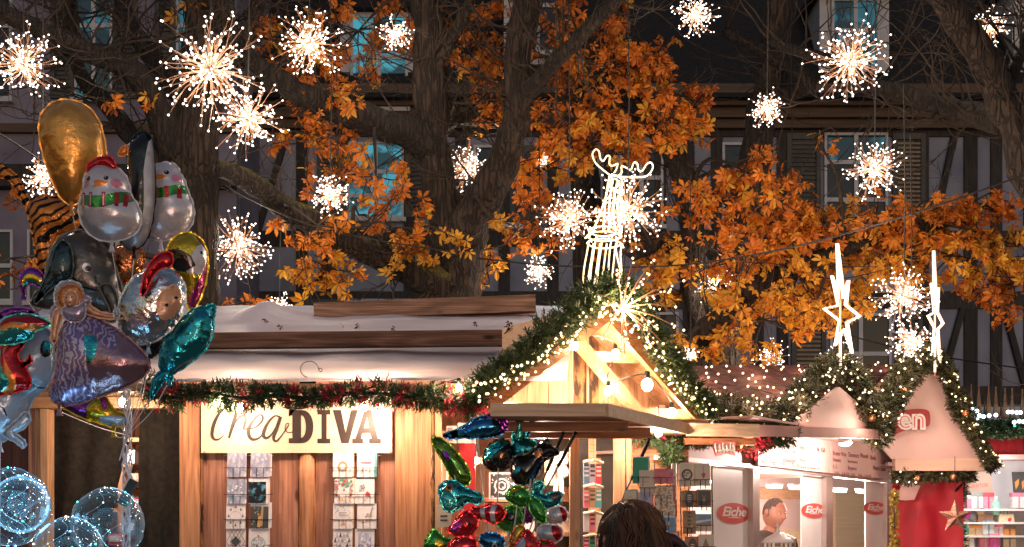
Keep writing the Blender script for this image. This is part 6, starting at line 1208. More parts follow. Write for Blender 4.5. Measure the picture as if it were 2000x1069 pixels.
D = {('a', 0): ('iridescent white glitter card with one tiny tree, top left of the left rack', glit, [('tree', .5, .42, .04, c_ink)], None), ('a', 1): ('greenish shimmering glitter card below the tiny tree card', glit, [('dots', 3, 16, .05, [glit, c_teal, cardw])], None),
     ('a', 2): ('white card with a wreath of small dark fir trees', cardw, trees8 + [('ring', .5, .46, .30, .285, greyt)], None), ('a', 3): ('lattice patterned card with a black diamond label', cardw, [('poly', [(x, y), (x + .035, y), (x + .40, y + .5), (x + .36, y + .5)], greyt) for x in (-0.0, .2, .4, .58) for y in (0.0, .5)] + [('poly', [(x + .36, y), (x + .40, y), (x + .035, y + .5), (x, y + .5)], kraft) for x in (0, .2, .4, .58) for y in (0, .5)] + [('poly', [(.5, .28), (.76, .5), (.5, .72), (.24, .5)], darkc)], None),
     ('b', 0): ('iridescent lilac glitter card, right one of the top pair on the left rack', glit, [('dots', 5, 10, .06, [purp, glit])], cardw), ('b', 1): ('dark card photo of teal lights with a white edge', cardw, [('rect', 0, .02, .9, .88, nightp)], cardw), ('b', 2): ('dark card photo of a bottle and warm glasses', cardw, [('rect', 0, .02, .92, .88, darkc), ('poly', [(.46, .1), (.62, .12), (.66, .86), (.56, .88)], kraft), ('poly', [(.34, .08), (.5, .05), (.56, .5), (.40, .5)], c_gold), ('dots', 8, 12, .04, [c_teal, c_gold, kraft])], cardw),
     ('b', 3): ('white card with a filigree tree bauble drawing', cardw, [('ring', .5, .42, .36, .33, c_teal), ('dots', 9, 46, .03, [c_teal, greyt], (.24, .76, .2, .62)), ('rect', .46, .68, .54, .76, c_red)], cardw),
     ('c', 0): ('white card with a brown wreath ring, top left of the right rack', cardw, [('ring', .5, .44, .25, .14, kraft), ('ring', .5, .44, .28, .265, greyt)], cardc), ('c', 1): ('card with a red and green floral border around a pale house', cardw, [('dots', 12, 40, .06, [c_red, kraft, greyt, c_green], (.05, .95, .68, .95)), ('dots', 13, 16, .05, [c_red, kraft, greyt], (.04, .2, .3, .7)), ('dots', 14, 16, .05, [c_red, kraft, greyt], (.8, .96, .3, .7)), ('tree', .5, .5, .06, c_ink), ('dots', 15, 18, .035, [c_gold, kraft], (.1, .9, .05, .2))], cardc),
     ('c', 2): ('white card with a red brown tree and falling snow hatches', cardw, [('tree', .52, .14, .12, kraft), ('dots', 17, 26, .025, [greyt, kraft, c_teal], (.08, .92, .42, .95)), ('lines', 3, .62, .06, .3, .7, greyt)], cardc), ('c', 3): ('card covered with grey blue triangles', cardw, [('poly', [(.05 + .18 * i + .09 * (j % 2), .08 + .2 * j), (.2 + .18 * i + .09 * (j % 2) - .02, .08 + .2 * j), (.125 + .18 * i + .09 * (j % 2) - .01, .28 + .2 * j)], (greyt, purp, c_ink, glit)[(i * 3 + j) % 4]) for i in range(5 if 1 else 4) for j in range(4) if .2 + .18 * i + .09 * (j % 2) < 1.0], None),
     ('d', 0): ('card with red brush lettering in a black envelope, top right of the right rack', cardw, [('lines', 1, .55, .14, .2, .75, c_red), ('dots', 21, 14, .03, [c_red, c_ink, c_gold], (.2, .8, .1, .4)), ('rect', .88, 0, 1, 1, c_teal)], darkc), ('d', 1): ('card with a hand drawn bear and a red bird', cardw, [('dots', 22, 22, .045, [greyt, cardw, greyt], (.2, .52, .5, .75)), ('poly', [(.52, .36), (.72, .30), (.78, .42), (.62, .5)], c_red), ('dots', 23, 5, .03, [c_ink, c_red], (.5, .8, .1, .3))], darkc),
     ('d', 2): ('card with a pencil sketch of a rabbit', cardw, [('dots', 24, 22, .05, [greyt, cardc], (.45, .72, .25, .6)), ('poly', [(.66, .56), (.72, .55), (.84, .84), (.78, .84)], greyt), ('disc', .32, .3, .07, c_gold)], darkc), ('d', 3): ('white card with a pale grey rubbed picture, bottom right of the right rack', cardw, [('rect', .18, .16, .84, .84, glit), ('dots', 25, 12, .06, [cardc, greyt], (.3, .7, .2, .6))], darkc)}
for (c, r), (lab, base, des, env) in D.items():
    yb_, hh = rows[r]; x = colx[c] + (-4 if r % 2 and c in 'bd' else 0) + (3 if c == 'c' and r == 1 else 0) - (2 if r >= 2 and c in 'a' else 0)
    card('greeting_card', lab, x, yb_ + 1, 38, hh, YC - .006 * r, base, des, tilt=.10, env=env, group='greeting cards in the wall racks')
for rk, cs in ((r1, 'ab'), (r2, 'cd')):
    w = MB()
    for c in cs:
        for yb_, hh in rows: pocket(w, colx[c] - 2, yb_ - 17, 42, YC - .03, .05)
        for fx in (6, 34): w.tube([P(colx[c] + fx, 886, YC + .035), P(colx[c] + fx, 1110, YC + .035)], .002, wire_m, 4)
    w.build('wire_frame', rk)
    w = MB()
    for c in cs: w.tube([P(colx[c] - 6, 890, YC + .03), P(colx[c] + 46, 890, YC + .03)], .0026, steel, 5)
    w.build('hanging_bar', rk)
# card spinner right of the woman
sp_ = thing('card_spinner', 'wire spinner full of Christmas cards right of the woman', 'card rack', P(1320, 1069, 7.3)); w = MB(); YS = 7.3
for px in (1222, 1278, 1328, 1345, 1390): w.tube([P(px, 905, YS + .06), P(px + 4, 1130, YS + .06)], .003, wire_m, 5)
w.build('wire_frame', sp_); w = MB(); w.tube([P(1316, 905, YS + .2), P(1316, 1700, YS + .2)], .015, steel, 8); w.build('post', sp_)
w = MB()
spin = [('large cream card at the upper left of the spinner', 1249, 965, 30, 47, cardc, [('lines', 1, .5, .05, .3, .6, c_gold)], None, .12), ('crimson patterned card with a gold spot', 1278, 945, 38, 29, c_pink, [('dots', 31, 24, .06, [c_pink, c_red, c_pink]), ('disc', .5, .5, .05, c_gold)], None, .1),
    ('speckled cream card with a red envelope, upper of two', 1279, 980, 36, 30, speck, [('dots', 32, 18, .03, [c_gold, kraft])], c_red, .1), ('speckled cream card with a red envelope, lower of two', 1281, 1012, 38, 32, speck, [('dots', 33, 18, .03, [c_gold, kraft, c_gold])], c_red, .1),
    ('blue card with red sailing boats', 1280, 1038, 38, 29, c_blue, [('rect', 0, 0, 1, .42, c_blue), ('dots', 34, 12, .05, [c_red, kraft], (.15, .85, .3, .48)), *[('poly', [(.2 + .15 * i, .4), (.3 + .15 * i, .4), (.25 + .15 * i, .7)], cardc) for i in range(4)], ('rect', 0, .92, 1, 1, cardw)], None, .1), ('pale card with a red edge below the sailing boats', 1290, 1074, 34, 34, cardc, [('lines', 3, .7, .14, .2, .8, c_pink)], c_red, .1),
    ('lilac card of a jumper scene with a pink edge', 1247, 999, 27, 38, purp, [('rect', .1, .06, .35, .4, c_teal), ('rect', .4, .2, .6, .5, c_pink), ('rect', .68, .05, .9, .35, c_green), ('poly', [(.3, .6), (.7, .6), (.5, .85)], greyt)], c_pink, .1), ('small cream card with a framed seal at the far left of the spinner', 1219, 988, 24, 30, cardc, [('ring', .5, .45, .2, .16, c_gold)], c_teal, .08),
    ('bright green card sheet leaning at the back of the spinner', 1236, 944, 30, 50, c_green, [('lines', 1, .5, .02, .1, .3, c_green)], cardw, .05), ('pink striped card behind the lilac jumper card', 1262, 1030, 22, 34, c_pink, [('lines', 4, .8, .16, .05, .95, cardw)], None, .1),
    ('kraft card with a dark ring wreath at the top right', 1326, 950, 34, 44, cardc, [('ring', .48, .52, .33, .22, c_ink), ('dots', 41, 14, .04, [c_ink, kraft], (.3, .65, .4, .65))], cardw, .07), ('kraft card with a hanging red heart', 1358, 949, 30, 44, cardc, [('disc', .55, .5, .13, c_red), ('poly', [(.42, .48), (.68, .48), (.55, .3)], c_red), ('rect', .54, .6, .56, .9, c_ink)], None, .07),
    ('kraft card with a black leaf shaped label', 1331, 991, 32, 33, kraft, [('disc', .5, .5, .28, c_ink, 16, .5), ('lines', 4, .68, .12, .38, .62, cardc)], None, .07), ('dark framed card with a little stag', 1361, 991, 29, 35, kraft, [('rect', .08, .1, .92, .9, darkc), ('disc', .5, .42, .12, kraft), ('poly', [(.3, .75), (.5, .5), (.7, .75), (.5, .6)], kraft)], None, .07),
    ('tall kraft card with brown candle stamps', 1334, 1043, 26, 46, kraft, [('dots', 43, 22, .06, [c_gold, kraft, cardc]), ('lines', 5, .85, .16, .35, .6, darkc)], None, .07), ('grey blue snowy landscape card', 1358, 1038, 32, 34, greyt, [('poly', [(0, .55), (.4, .75), (.7, .6), (1, .8), (1, 1), (0, 1)], c_blue), ('poly', [(0, .45), (1, .62), (1, .7), (0, .6)], cardw), ('rect', 0, 0, 1, .3, cardc)], None, .07),
    ('kraft card with a black oval at the lowest row', 1338, 1082, 30, 34, kraft, [('disc', .5, .4, .3, c_ink, 16, .5), ('lines', 3, .5, .12, .38, .62, cardc)], None, .07), ('pink card with a leafy tree at the lowest row', 1364, 1080, 30, 36, c_pink, [('rect', 0, 0, 1, 1, cardc), ('tree', .5, .3, .24, kraft)], None, .07)]
for i, (lab, x, y, w_, h_, base, des, env, tl) in enumerate(spin):
    card('greeting_card', lab, x, y, w_, h_, YS - .01 * (i % 5) + (.05 if 'back' in lab or 'behind' in lab else 0), base, des, tilt=tl, yaw=-.12 if x < 1320 else .12, env=env, group='cards on the spinner'); pocket(w, x, y - 12, w_, YS - .035, .05)
w.build('wire_pocket', sp_)
# narrow rack of book marks inside the hatch
br_ = thing('bookmark_rack', 'narrow pale rack of folded bookmarks behind the hatch post', 'card rack', P(1162, 1080, 8.15)); w = MB(); w.beam(P(1168, 895, 8.2), P(1168, 1200, 8.2), .03, .03, pale, up=V((0, 1, 0)))
for yy in (902, 950, 1003, 1048): w.tube([P(1140, yy, 8.1), P(1160, yy - 4, 8.05), P(1178, yy + 2, 8.1)], .008, cardc, 6)
w.build('rack_frame', br_)
bk = [('pale blue', c_blue), ('dark violet', purp), ('crimson', c_red), ('pale pink', c_pink), ('rust orange', kraft), ('sea green', c_teal), ('white', cardw), ('brick', c_pink), ('cream', cardc), ('red', c_red), ('sage', c_green), ('rose', c_pink)]
rowname = ('top', 'second', 'third', 'lowest')
for i, (nm, m) in enumerate(bk):
    r_, c_ = divmod(i, 3); x = 1140 + c_ * 12; y = 945 + r_ * 47
    card('bookmark', f'{nm} bookmark bundle in the {rowname[r_]} pocket, {("left", "middle", "right")[c_]} one', x, y, 12, 40, 8.08 + .01 * c_, m, [('lines', 3, .8, .22, .1, .9, (cardw, darkc, cardc)[c_]), ('rect', .1, .86, .9, .97, (darkc, kraft, c_gold)[r_ % 3])], tilt=.14, yaw=.35, group='bookmark bundles in the narrow rack', cat='bookmark')
# goods on the inner shelves
SY = 8.42
card('picture_print', 'tan framed print standing behind the gas struts', 1064, 948, 20, 48, 8.3, kraft, [('rect', .12, .12, .88, .88, cardc), ('dots', 51, 16, .1, [kraft, c_pink])], tilt=.03, cat='print')
card('framed_board', 'black board with white ornament pattern behind the white sticks', 955, 975, 50, 52, 8.3, cardw, [('rect', .06, .06, .94, .94, darkc), ('ring', .5, .5, .3, .24, cardw), ('ring', .5, .5, .16, .12, cardw), ('dots', 52, 40, .03, [cardw])], tilt=.05, cat='board')
card('price_card', 'cream card with two lines of print at the left shelf', 853, 1030, 28, 44, 7.8, cardc, [('lines', 2, .45, .18, .25, .75, c_ink)], tilt=.03, cat='sign')
card('picture_print', 'white print clipped above the red panel', 872, 866, 20, 34, 8.1, cardw, [('rect', .1, .1, .6, .9, greyt)], tilt=.02, cat='print'); card('picture_print', 'white sheet beside the dark print over the red panel', 894, 866, 26, 40, 8.15, cardw, [('lines', 2, .7, .2, .2, .8, cardc)], tilt=.02, cat='print')
rp_ = thing('display_stand', 'tall red lacquered panel with grey top behind the blue balloon', 'stand', P(912, 975, 8.25)); w = MB(); pbox(w, 897, 866, 928, LOW, 8.25, .03, mat('red_lacquer', (.42, .02, .03), (.5, .03, .04), rough=.35)); w.build('board', rp_); w = MB(); pbox(w, 896, 858, 929, 865.5, 8.24, .05, steel); w.build('cap_rail', rp_)
pl = thing('plush_toy', 'white plush toy with dangling legs seated on the inner shelf', 'toy', P(1092, 945, 8.38)); plm = mat('plush_white', (.70, .68, .66), (.78, .76, .74), rough=.95, scale=60, bump=.5)
w = MB(); w.ball(P(1094, 920, 8.4), .055, plm, 2, (.9, .8, 1.1)); w.build('plush_body', pl, smooth=True); w = MB(); w.ball(P(1096, 898, 8.38), .05, plm, 2); w.build('plush_head', pl, smooth=True)
for sx in (-1, 1):
    w = MB(); w.tube([P(1093 + 3 * sx, 936, 8.38), P(1092 + 5 * sx, 942, 8.30), P(1091 + 6 * sx, 960, 8.29), P(1093 + 6 * sx, 966, 8.27)], [.012, .014, .013, .019], plm, 8); w.build('leg', pl, smooth=True)
    w = MB(); w.ball(P(1096 + 9 * sx, 888, 8.38), .018, plm, 1); w.build('ear', pl, smooth=True); w = MB(); w.tube([P(1094 + 9 * sx, 912, 8.36), P(1094 + 14 * sx, 922, 8.33), P(1094 + 12 * sx, 930, 8.31)], .011, plm, 7); w.build('arm', pl, smooth=True)
stk = [('stack of tan cards on the middle shelf', 1080, 972, 40, 16, kraft), ('row of pale folded cards on the lower shelf', 1072, 1040, 44, 26, cardc), ('white carton on the lower shelf behind the sticks', 1010, 1040, 34, 30, cardw), ('brown box on the upper shelf beside the framed board', 1012, 895, 30, 20, kraft)]
for lab, x, y, w_, h_, m in stk:
    t = thing('card_box', lab, 'box', P(x + w_ / 2, y, 8.55)); w = MB(); pbox(w, x, y - h_, x + w_, y, 8.55, .1, m); w.build('box_body', t); w = MB()
    for k in range(4): pbox(w, x + 2 + k * (w_ - 4) / 4, y - h_ - 5 + k % 2, x + 1 + (k + .8) * (w_ - 4) / 4, y - h_ + .5, 8.56, .06, (cardw, cardc, kraft, c_pink)[k])
    w.build('card_tabs', t)
door = [('white picture box on the top shelf of the doorway gap', 247, 905, 16, 26, cardw), ('pastel box on the second doorway shelf', 252, 945, 18, 20, cardc), ('teal and white box on the third doorway shelf', 240, 993, 20, 26, c_teal), ('red box beside the teal one on the third doorway shelf', 262, 993, 14, 22, c_red), ('small pink box with a label on the lowest doorway shelf', 212, 1065, 28, 22, c_pink), ('pale blue folder on the fourth doorway shelf', 242, 1045, 22, 30, c_blue)]
for lab, x, y, w_, h_, m in door:
    t = thing('card_box', lab, 'box', P(x + w_ / 2, y, 8.8)); w = MB(); pbox(w, x, y - h_, x + w_, y, 8.8, .12, m); w.build('box_body', t); w = MB(); pbox(w, x + 2, y - h_ * .8, x + w_ - 3, y - h_ * .3, 8.796, .006, cardw); w.build('box_label', t)
# ornaments
so = thing('glitter_star', 'copper glitter star hanging in front of the gift stall', 'ornament', P(1866, 1040, 11.2)); c = P(1865, 1010, 11.2); rr = 34 * 11.2 / F; w = MB(); gm_ = mat('copper_glitter', (.34, .14, .08), (.62, .34, .25), rough=.5, metal=.25, scale=70, contrast=(.4, .6), bump=.6)
ring_ = [c + V((math.sin(6.283 * i / 10) * rr * (1 if i % 2 == 0 else .42), 0, math.cos(6.283 * i / 10) * rr * (1 if i % 2 == 0 else .42))) for i in range(10)]
w.add(ring_ + [c + V((0, -.05, 0)), c + V((0, .05, 0))], [[i, (i + 1) % 10, 10] for i in range(10)] + [[(i + 1) % 10, i, 11] for i in range(10)], gm_); w.build('star_body', so); w = MB(); w.tube([ring_[0], ring_[0] + Z * .35], .003, cord_m, 4); w.build('thread', so)
rc_ = thing('red_ornament', 'glossy red crown shaped ornament with white drips under the garland', 'ornament', P(1415, 893, 8.5)); w = MB(); redg = mat('red_gloss', (.55, .02, .04), (.65, .03, .05), rough=.15, coat=.6)
w.prism([P(x, y, 8.5) for x, y in ((1392, 862), (1436, 864), (1436, 890), (1420, 886), (1400, 891), (1396, 882))], (0, .05, 0), redg); w.build('ornament_body', rc_); w = MB()
for i, x in enumerate((1397, 1405, 1412, 1419, 1426, 1432)): w.tube([P(x, 866 + 3 * (i % 2), 8.49), P(x + 1, 874, 8.485), P(x + 2, 884, 8.49)], [.006, .008, .005], white, 6)
w.tube([P(1402, 882, 8.487), P(1420, 878, 8.487), P(1434, 881, 8.487)], .006, white, 5); w.build('white_drips', rc_)
fl_ = thing('ribbon_flower', 'crumpled red fabric flower hanging beside the menu', 'ornament', P(1470, 892, 8.75)); w = MB(); wine = mat('wine_cloth', (.22, .012, .018), (.38, .03, .04), rough=.7, scale=14)
for k in range(26):
    a = k * 2.4; r_ = .008 + .0026 * k; o = P(1470, 876, 8.75) + V((math.cos(a) * r_, -.02 + .02 * math.sin(k), math.sin(a) * r_)); w.ball(o, .022, wine, 1, (1, .25, .7), Matrix.Rotation(a, 3, 'Y') @ Matrix.Rotation(k * 1.1, 3, 'X'))
w.build('petals', fl_, smooth=True)
pc = thing('pine_cone', 'brown pine cone in the garland by the hatch corner', 'ornament', P(1490, 866, 8.9)); w = MB()
for k in range(40):
    f = k / 40; a = k * 2.4; o = P(1490, 861, 8.85) + V((math.cos(a) * .022 * math.sin(3.1 * f + .2), -.02 + .02 * f, math.sin(a) * .026 * math.sin(3.1 * f + .2))); w.ball(o, .010, kraft, 0)
w.build('cone_scales', pc)
la = thing('lantern', 'white ornate lantern with a domed top before the vendor', 'lantern', W.at(1519, 1075, .25)); c = W.at(1519, 1094, .25); w = MB()
w.lathe([(.10, -.02), (.105, 0), (.095, .015), (.06, .03)], c, white, 16); w.build('base', la); w = MB(); w.lathe([(.105, .115), (.11, .125), (.085, .15), (.05, .168), (.03, .178), (.012, .19), (.016, .205), (.006, .225), (.010, .235), (.003, .27)], c, white, 16); w.build('domed_top', la, smooth=True)
for k in range(6):
    a = k * 1.047; w = MB(); w.beam(c + V((math.cos(a) * .085, math.sin(a) * .085, .01)), c + V((math.cos(a) * .085, math.sin(a) * .085, .12)), .014, .014, white, up=V((1, 0, 0))); w.build('post', la)
w = MB(); w.lathe([(.03, .01), (.03, .09), (.004, .095)], c, cardc, 12); w.build('candle', la)
cb_ = MB()
cb_.prism([V((p.x, p.y, 1.10)) for p in (W.at(1300, 1000, .45), W.at(1742, 1000, .45), W.at(1742, 1000, -.6), W.at(1300, 1000, -.6))], (0, 0, .05), white); cb_.build('counter', B)

# fallen leaves and litter on the roof
LL = MB(); dryl = mat('dry_leaf', (.03, .016, .01), (.08, .035, .018), rough=.8)
for px, py in ((520, 640), (548, 652), (668, 650), (700, 651), (770, 658), (930, 648), (995, 645), (480, 672), (850, 665)):
    y = 8.4 + (690 - py) / 80 * 1.4; x = (px - 1000) * y / F; z = roofz(y) + .03; leaf(LL, V((x, y, z)), .034, dryl)
LL.build('fallen_leaves', kind='stuff')
fl2 = MB(); y = 8.9; c = V(((1006 - 1000) * y / F, y, roofz(y) + .035))
for k in range(3): leaf(fl2, c + V((R.uniform(-.03, .03), 0, .01)), .07, dryl)
tag(fl2.build('curled_leaf'), 'curled brown leaf lying on the tarpaulin by the garland', 'leaf')
for px in (1035, 1068): pass
wh = MB(); c = P(605, 722, 7.62) + V((0, -.01, 0)); wh.tube([c + V((math.cos(a) * .05, 0, math.sin(a) * .045)) for a in [i * .3 for i in range(16)]], .0035, white, 5); wh.tube([P(626, 723, 7.6) + V((math.cos(a) * .009, 0, math.sin(a) * .009)) for a in [i * .63 for i in range(11)]], .003, steel, 5)
tag(wh.build('wire_loop'), 'pale loop of wire lying on the lower tarpaulin edge', 'wire')
# ================================================================== PEOPLE
def skinned(joints, edges, sub=2):
    names = list(joints); me = bpy.data.meshes.new('tmp'); me.from_pydata([joints[n][0] for n in names], [(names.index(a), names.index(b)) for a, b in edges], [])
    ob = bpy.data.objects.new('tmp', me); COL.objects.link(ob); m = ob.modifiers.new('s', 'SKIN'); m.use_smooth_shade = True
    for i, n in enumerate(names):
        r = joints[n][1]; sv = me.skin_vertices[0].data[i]; sv.radius = (r, r) if not hasattr(r, '__len__') else r; sv.use_root = (i == 0)
    s = ob.modifiers.new('u', 'SUBSURF'); s.levels = s.render_levels = sub
    dg = bpy.context.evaluated_depsgraph_get(); ev = ob.evaluated_get(dg); em = ev.to_mesh(); out = ([v.co.copy() for v in em.vertices], [list(p.vertices) for p in em.polygons]); ev.to_mesh_clear()
    bpy.data.objects.remove(ob); bpy.data.meshes.remove(me); return out
fleshm = mat('skin', (.40, .18, .125), (.48, .24, .17), rough=.5, scale=8); lipm = mat('lip', (.42, .13, .11), (.46, .16, .13), rough=.4); eyew = mat('eye_white', (.7, .68, .66), rough=.2); eyed = mat('eye_dark', (.02, .015, .01), rough=.1)
hairdk = mat('brown_hair', (.030, .013, .007), (.16, .07, .034), rough=.42, scale=10, stretch=(1, 1, .2), island=.5); hairg = mat('grey_stubble', (.07, .055, .048), (.13, .10, .088), rough=.8, scale=60, bump=.3)
coatm = mat('plum_coat', (.035, .012, .022), (.06, .02, .035), rough=.6, scale=7, bump=.4); jackm = mat('dark_jacket', (.035, .03, .028), (.06, .05, .045), rough=.7, scale=9, bump=.3); trousm = mat('dark_trousers', (.02, .02, .03), (.03, .03, .045), rough=.8); shoem = mat('shoe_leather', (.015, .012, .01), rough=.4)
def head_mesh(c, hgt, yaw, pitch, stubble=None):
    "a head with brow, eye hollows, nose, lips, chin and ears; facing -Y before it is turned by yaw and bowed by pitch"
    M = Matrix.Rotation(yaw, 3, 'Z') @ Matrix.Rotation(pitch, 3, 'X'); s = hgt / .235; vs, fs = [], []; nu, nv = 44, 34; mb = MB(); mats = []
    def g(x, z, x0, z0, sx, sz): return math.exp(-((x - x0) / sx) ** 2 - ((z - z0) / sz) ** 2)
    def pos(i, j):
        th = math.pi * j / nv; ph = 2 * math.pi * i / nu; x = math.sin(th) * math.sin(ph); y = -math.sin(th) * math.cos(ph); z = math.cos(th)
        jaw = max(0, -z) ; X = x * .076 * (1 - .30 * jaw ** 1.6); Y = y * .097 * (1 - .12 * jaw) + (.012 * jaw if y > 0 else -.006 * jaw) ; Zz = z * .1175
        if y < .1:
            f = min(1, (.1 - y) * 2); ax = abs(X)
            Y -= f * (.026 * g(X, Zz, 0, -.022, .013, .016) + .014 * g(X, Zz, 0, .004, .010, .022) + .006 * g(ax, Zz, .026, .030, .028, .009) + .007 * g(X, Zz, 0, -.060, .020, .011) + .011 * g(X, Zz, 0, -.096, .024, .016) - .010 * g(ax, Zz, .030, .008, .014, .010) + .004 * g(ax, Zz, .042, -.018, .02, .02))
        return V((X, Y, Zz))
    grid = [[pos(i, j) for i in range(nu)] for j in range(nv + 1)]
    V0 = [p for row in grid for p in row]
    for j in range(nv):
        for i in range(nu):
            q = [j*nu+i, j*nu+(i+1)%nu, (j+1)*nu+(i+1)%nu, (j+1)*nu+i]; cc = sum((V0[k] for k in q), V((0, 0, 0))) / 4
            m = fleshm
            if cc.y < -.07 and abs(cc.x) < .024 and -.072 < cc.z < -.052: m = lipm
            if stubble and (cc.z > .055 or (cc.y > -.02 and cc.z > -.02)) and not (cc.y < -.055 and cc.z < .085): m = stubble
            fs.append(q); mats.append(m)
    mb.v = [M @ (p * s) + c for p in V0]; mb.f = fs; mb.m = mats
    for sx in (-1, 1):
        mb.ball(M @ (V((sx * .031, -.080, .008)) * s) + c, .0105 * s, eyew, 2, (1, .6, .6), M); mb.ball(M @ (V((sx * .031, -.0875, .008)) * s) + c, .0052 * s, eyed, 1, (1, .4, 1), M)
        mb.ball(M @ (V((sx * .077, .008, .0)) * s) + c, .030 * s, fleshm, 2, (.32, .62, 1), M)
    return mb, M, s
# ---- woman, seen from behind and above the shoulders, head bowed to the left
PY = 5.2; hc = P(1232, 1054, PY); gx, gy = hc.x, PY
wm = thing('person', 'woman with shoulder length brown hair and plum coat bending her head over the cards', 'person', (gx, gy + .05, 0)); yaw = rad(-88)
body, _, _ = head_mesh(hc + V((0, 0, -.02)), .235, yaw, rad(38))
dirv = V((math.sin(yaw), -math.cos(yaw), 0)); sh = V((gx, gy + .10, 1.38)); rt = V((.82, -.3, 0)).normalized()
J = {'pelvis': ((gx, gy + .12, .95), (.16, .13)), 'waist': ((gx, gy + .12, 1.12), (.14, .11)), 'chest': (tuple(sh - Z * .08), (.16, .12)), 'neck': (tuple(sh + Z * .07 + dirv * .02), .055), 'nape': (tuple(hc + V((0, .03, -.10))), .052),
     'shl': (tuple(sh - rt * .17), .065), 'ell': (tuple(sh - rt * .20 - Z * .28 + dirv * .04), .048), 'wrl': (tuple(sh - rt * .14 - Z * .34 + dirv * .26), .034), 'shr': (tuple(sh + rt * .17), .065), 'elr': (tuple(sh + rt * .22 - Z * .28), .048), 'wrr': (tuple(sh + rt * .16 - Z * .36 + dirv * .24), .034),
     'hl': ((gx - .09, gy + .12, .88), .09), 'kl': ((gx - .10, gy + .10, .50), .062), 'al': ((gx - .10, gy + .13, .10), .042), 'tl': ((gx - .11, gy - .05, .04), .035), 'hr': ((gx + .09, gy + .12, .88), .09), 'kr': ((gx + .10, gy + .10, .50), .062), 'ar': ((gx + .10, gy + .13, .10), .042), 'tr': ((gx + .11, gy - .05, .04), .035)}
E = [('pelvis', 'waist'), ('waist', 'chest'), ('chest', 'neck'), ('neck', 'nape'), ('chest', 'shl'), ('shl', 'ell'), ('ell', 'wrl'), ('chest', 'shr'), ('shr', 'elr'), ('elr', 'wrr'), ('pelvis', 'hl'), ('hl', 'kl'), ('kl', 'al'), ('al', 'tl'), ('pelvis', 'hr'), ('hr', 'kr'), ('kr', 'ar'), ('ar', 'tr')]
vs, fs = skinned(J, E); o0 = len(body.v); body.v += vs; body.f += [[i + o0 for i in f] for f in fs]
body.m += [fleshm if sum(vs[i].z for i in f) / len(f) > 1.40 else (shoem if sum(vs[i].z for i in f) / len(f) < .09 else trousm) for f in fs]
def hand(mb, w, d, side, s=1.0):
    "palm, four unequal curled fingers and a thumb from the side of the palm"
    d = d.normalized(); u = d.cross(Z).normalized() * side; n = u.cross(d); mb.tube([w - d * .02, w + d * .03, w + d * .075], [.028 * s, .036 * s, .034 * s], fleshm, 10)
    for k, L in enumerate((.062, .072, .066, .050)):
        b = w + d * .078 + u * (k - 1.5) * .018; mb.tube([b - d * .02, b + d * L * .45, b + d * L * .75 - Z * L * .25, b + d * L * .8 - Z * L * .6], [.0095, .009, .008, .006], fleshm, 7)
    b = w + d * .025 - u * .03; mb.tube([b, b + d * .025 - u * .022, b + d * .055 - u * .026 - Z * .012], [.012, .0105, .007], fleshm, 7)
for nm, sd in (('wrl', -1), ('wrr', 1)): hand(body, V(J[nm][0]), dirv - Z * .15, sd)
body.build('body', wm, smooth=True)
ct = dict(J); ct = {k: (v[0], tuple(x + .035 for x in v[1]) if hasattr(v[1], '__len__') else v[1] + .03) for k, v in J.items() if k in ('pelvis', 'waist', 'chest', 'shl', 'ell', 'wrl', 'shr', 'elr', 'wrr')}
ct['hem'] = ((gx, gy + .12, .62), (.22, .18)); ct['collar'] = (tuple(sh + Z * .09), .085); vs, fs = skinned(ct, [e for e in E if e[0] in ct and e[1] in ct] + [('pelvis', 'hem'), ('chest', 'collar')]); w = MB(); w.add(vs, fs, coatm); coat = w.build('coat', wm, smooth=True)
w = MB(); hoodc = hc + V((.135, .06, -.07)); 
for k in range(5):
    a = [hoodc + V((math.cos(t) * .085 * (1 - k * .12) - .03 * k, .02 * k, math.sin(t) * .075 * (1 - k * .1))) for t in [i * .35 - .6 for i in range(13)]]; w.tube(a, [.022 + .006 * math.sin(i * 1.3 + k) for i in range(13)], coatm, 8)
w.ball(hoodc + V((0, .02, -.05)), .085, coatm, 2, (1.1, .9, .8)); w.build('hood', wm, smooth=True)
hr = MB(); C1 = hc + V((.004, .012, .012)); hr.ball(C1, .100, hairdk, 3, (1.0, 1.02, 1.12)); part = (V((-.30, -.25, .92))).normalized()
def hs(d, k=1.0): return C1 + V((d.x * .108, d.y * .110, d.z * .120)) * k
for i in range(64):   # locks of hair falling from the parting
    a = i * 2.39996; sd0 = V((math.cos(a), math.sin(a), R.uniform(-.2, .12))); st0 = (part + V((R.uniform(-.2, .2), R.uniform(-.2, .2), 0))).normalized(); lift = R.uniform(.98, 1.11); sway, wav, phs = R.uniform(-.35, .35), R.uniform(.004, .016), R.uniform(0, 6); drop = R.uniform(.10, .22)
    for j in range(20):
        side = (sd0 + rv(.16)); st = (st0 + rv(.05)).normalized(); toface = sd0.x * dirv.x + sd0.y * dirv.y; ln = 1.0 if toface < .84 else .5; q = []; n_ = 11; k0 = lift + R.uniform(-.025, .03); stray = R.random() < .10
        for s_ in range(n_):
            f = s_ / (n_ - 1) * ln; d = st.lerp(side, min(1, f * 1.55)); d = (d + side.cross(Z) * sway * f * f).normalized(); p = hs(d, k0 + .06 * math.sin(f * 3) + (.10 * f if stray else 0))
            p += side.cross(Z) * wav * math.sin(f * 11 + phs) + side * wav * .6 * math.cos(f * 9 + phs)
            if f > .6: p += V((side.x * .02, side.y * .02, -drop * (f - .6) / .4))
            q.append(p)
        w0 = R.uniform(.0016, .0032) * (.5 if stray else 1); hr.tube(q, [w0 * (1.1 - .9 * (s_ / (n_ - 1)) ** 2) for s_ in range(n_)], hairdk, 4)
hr.build('hair', wm, smooth=True)
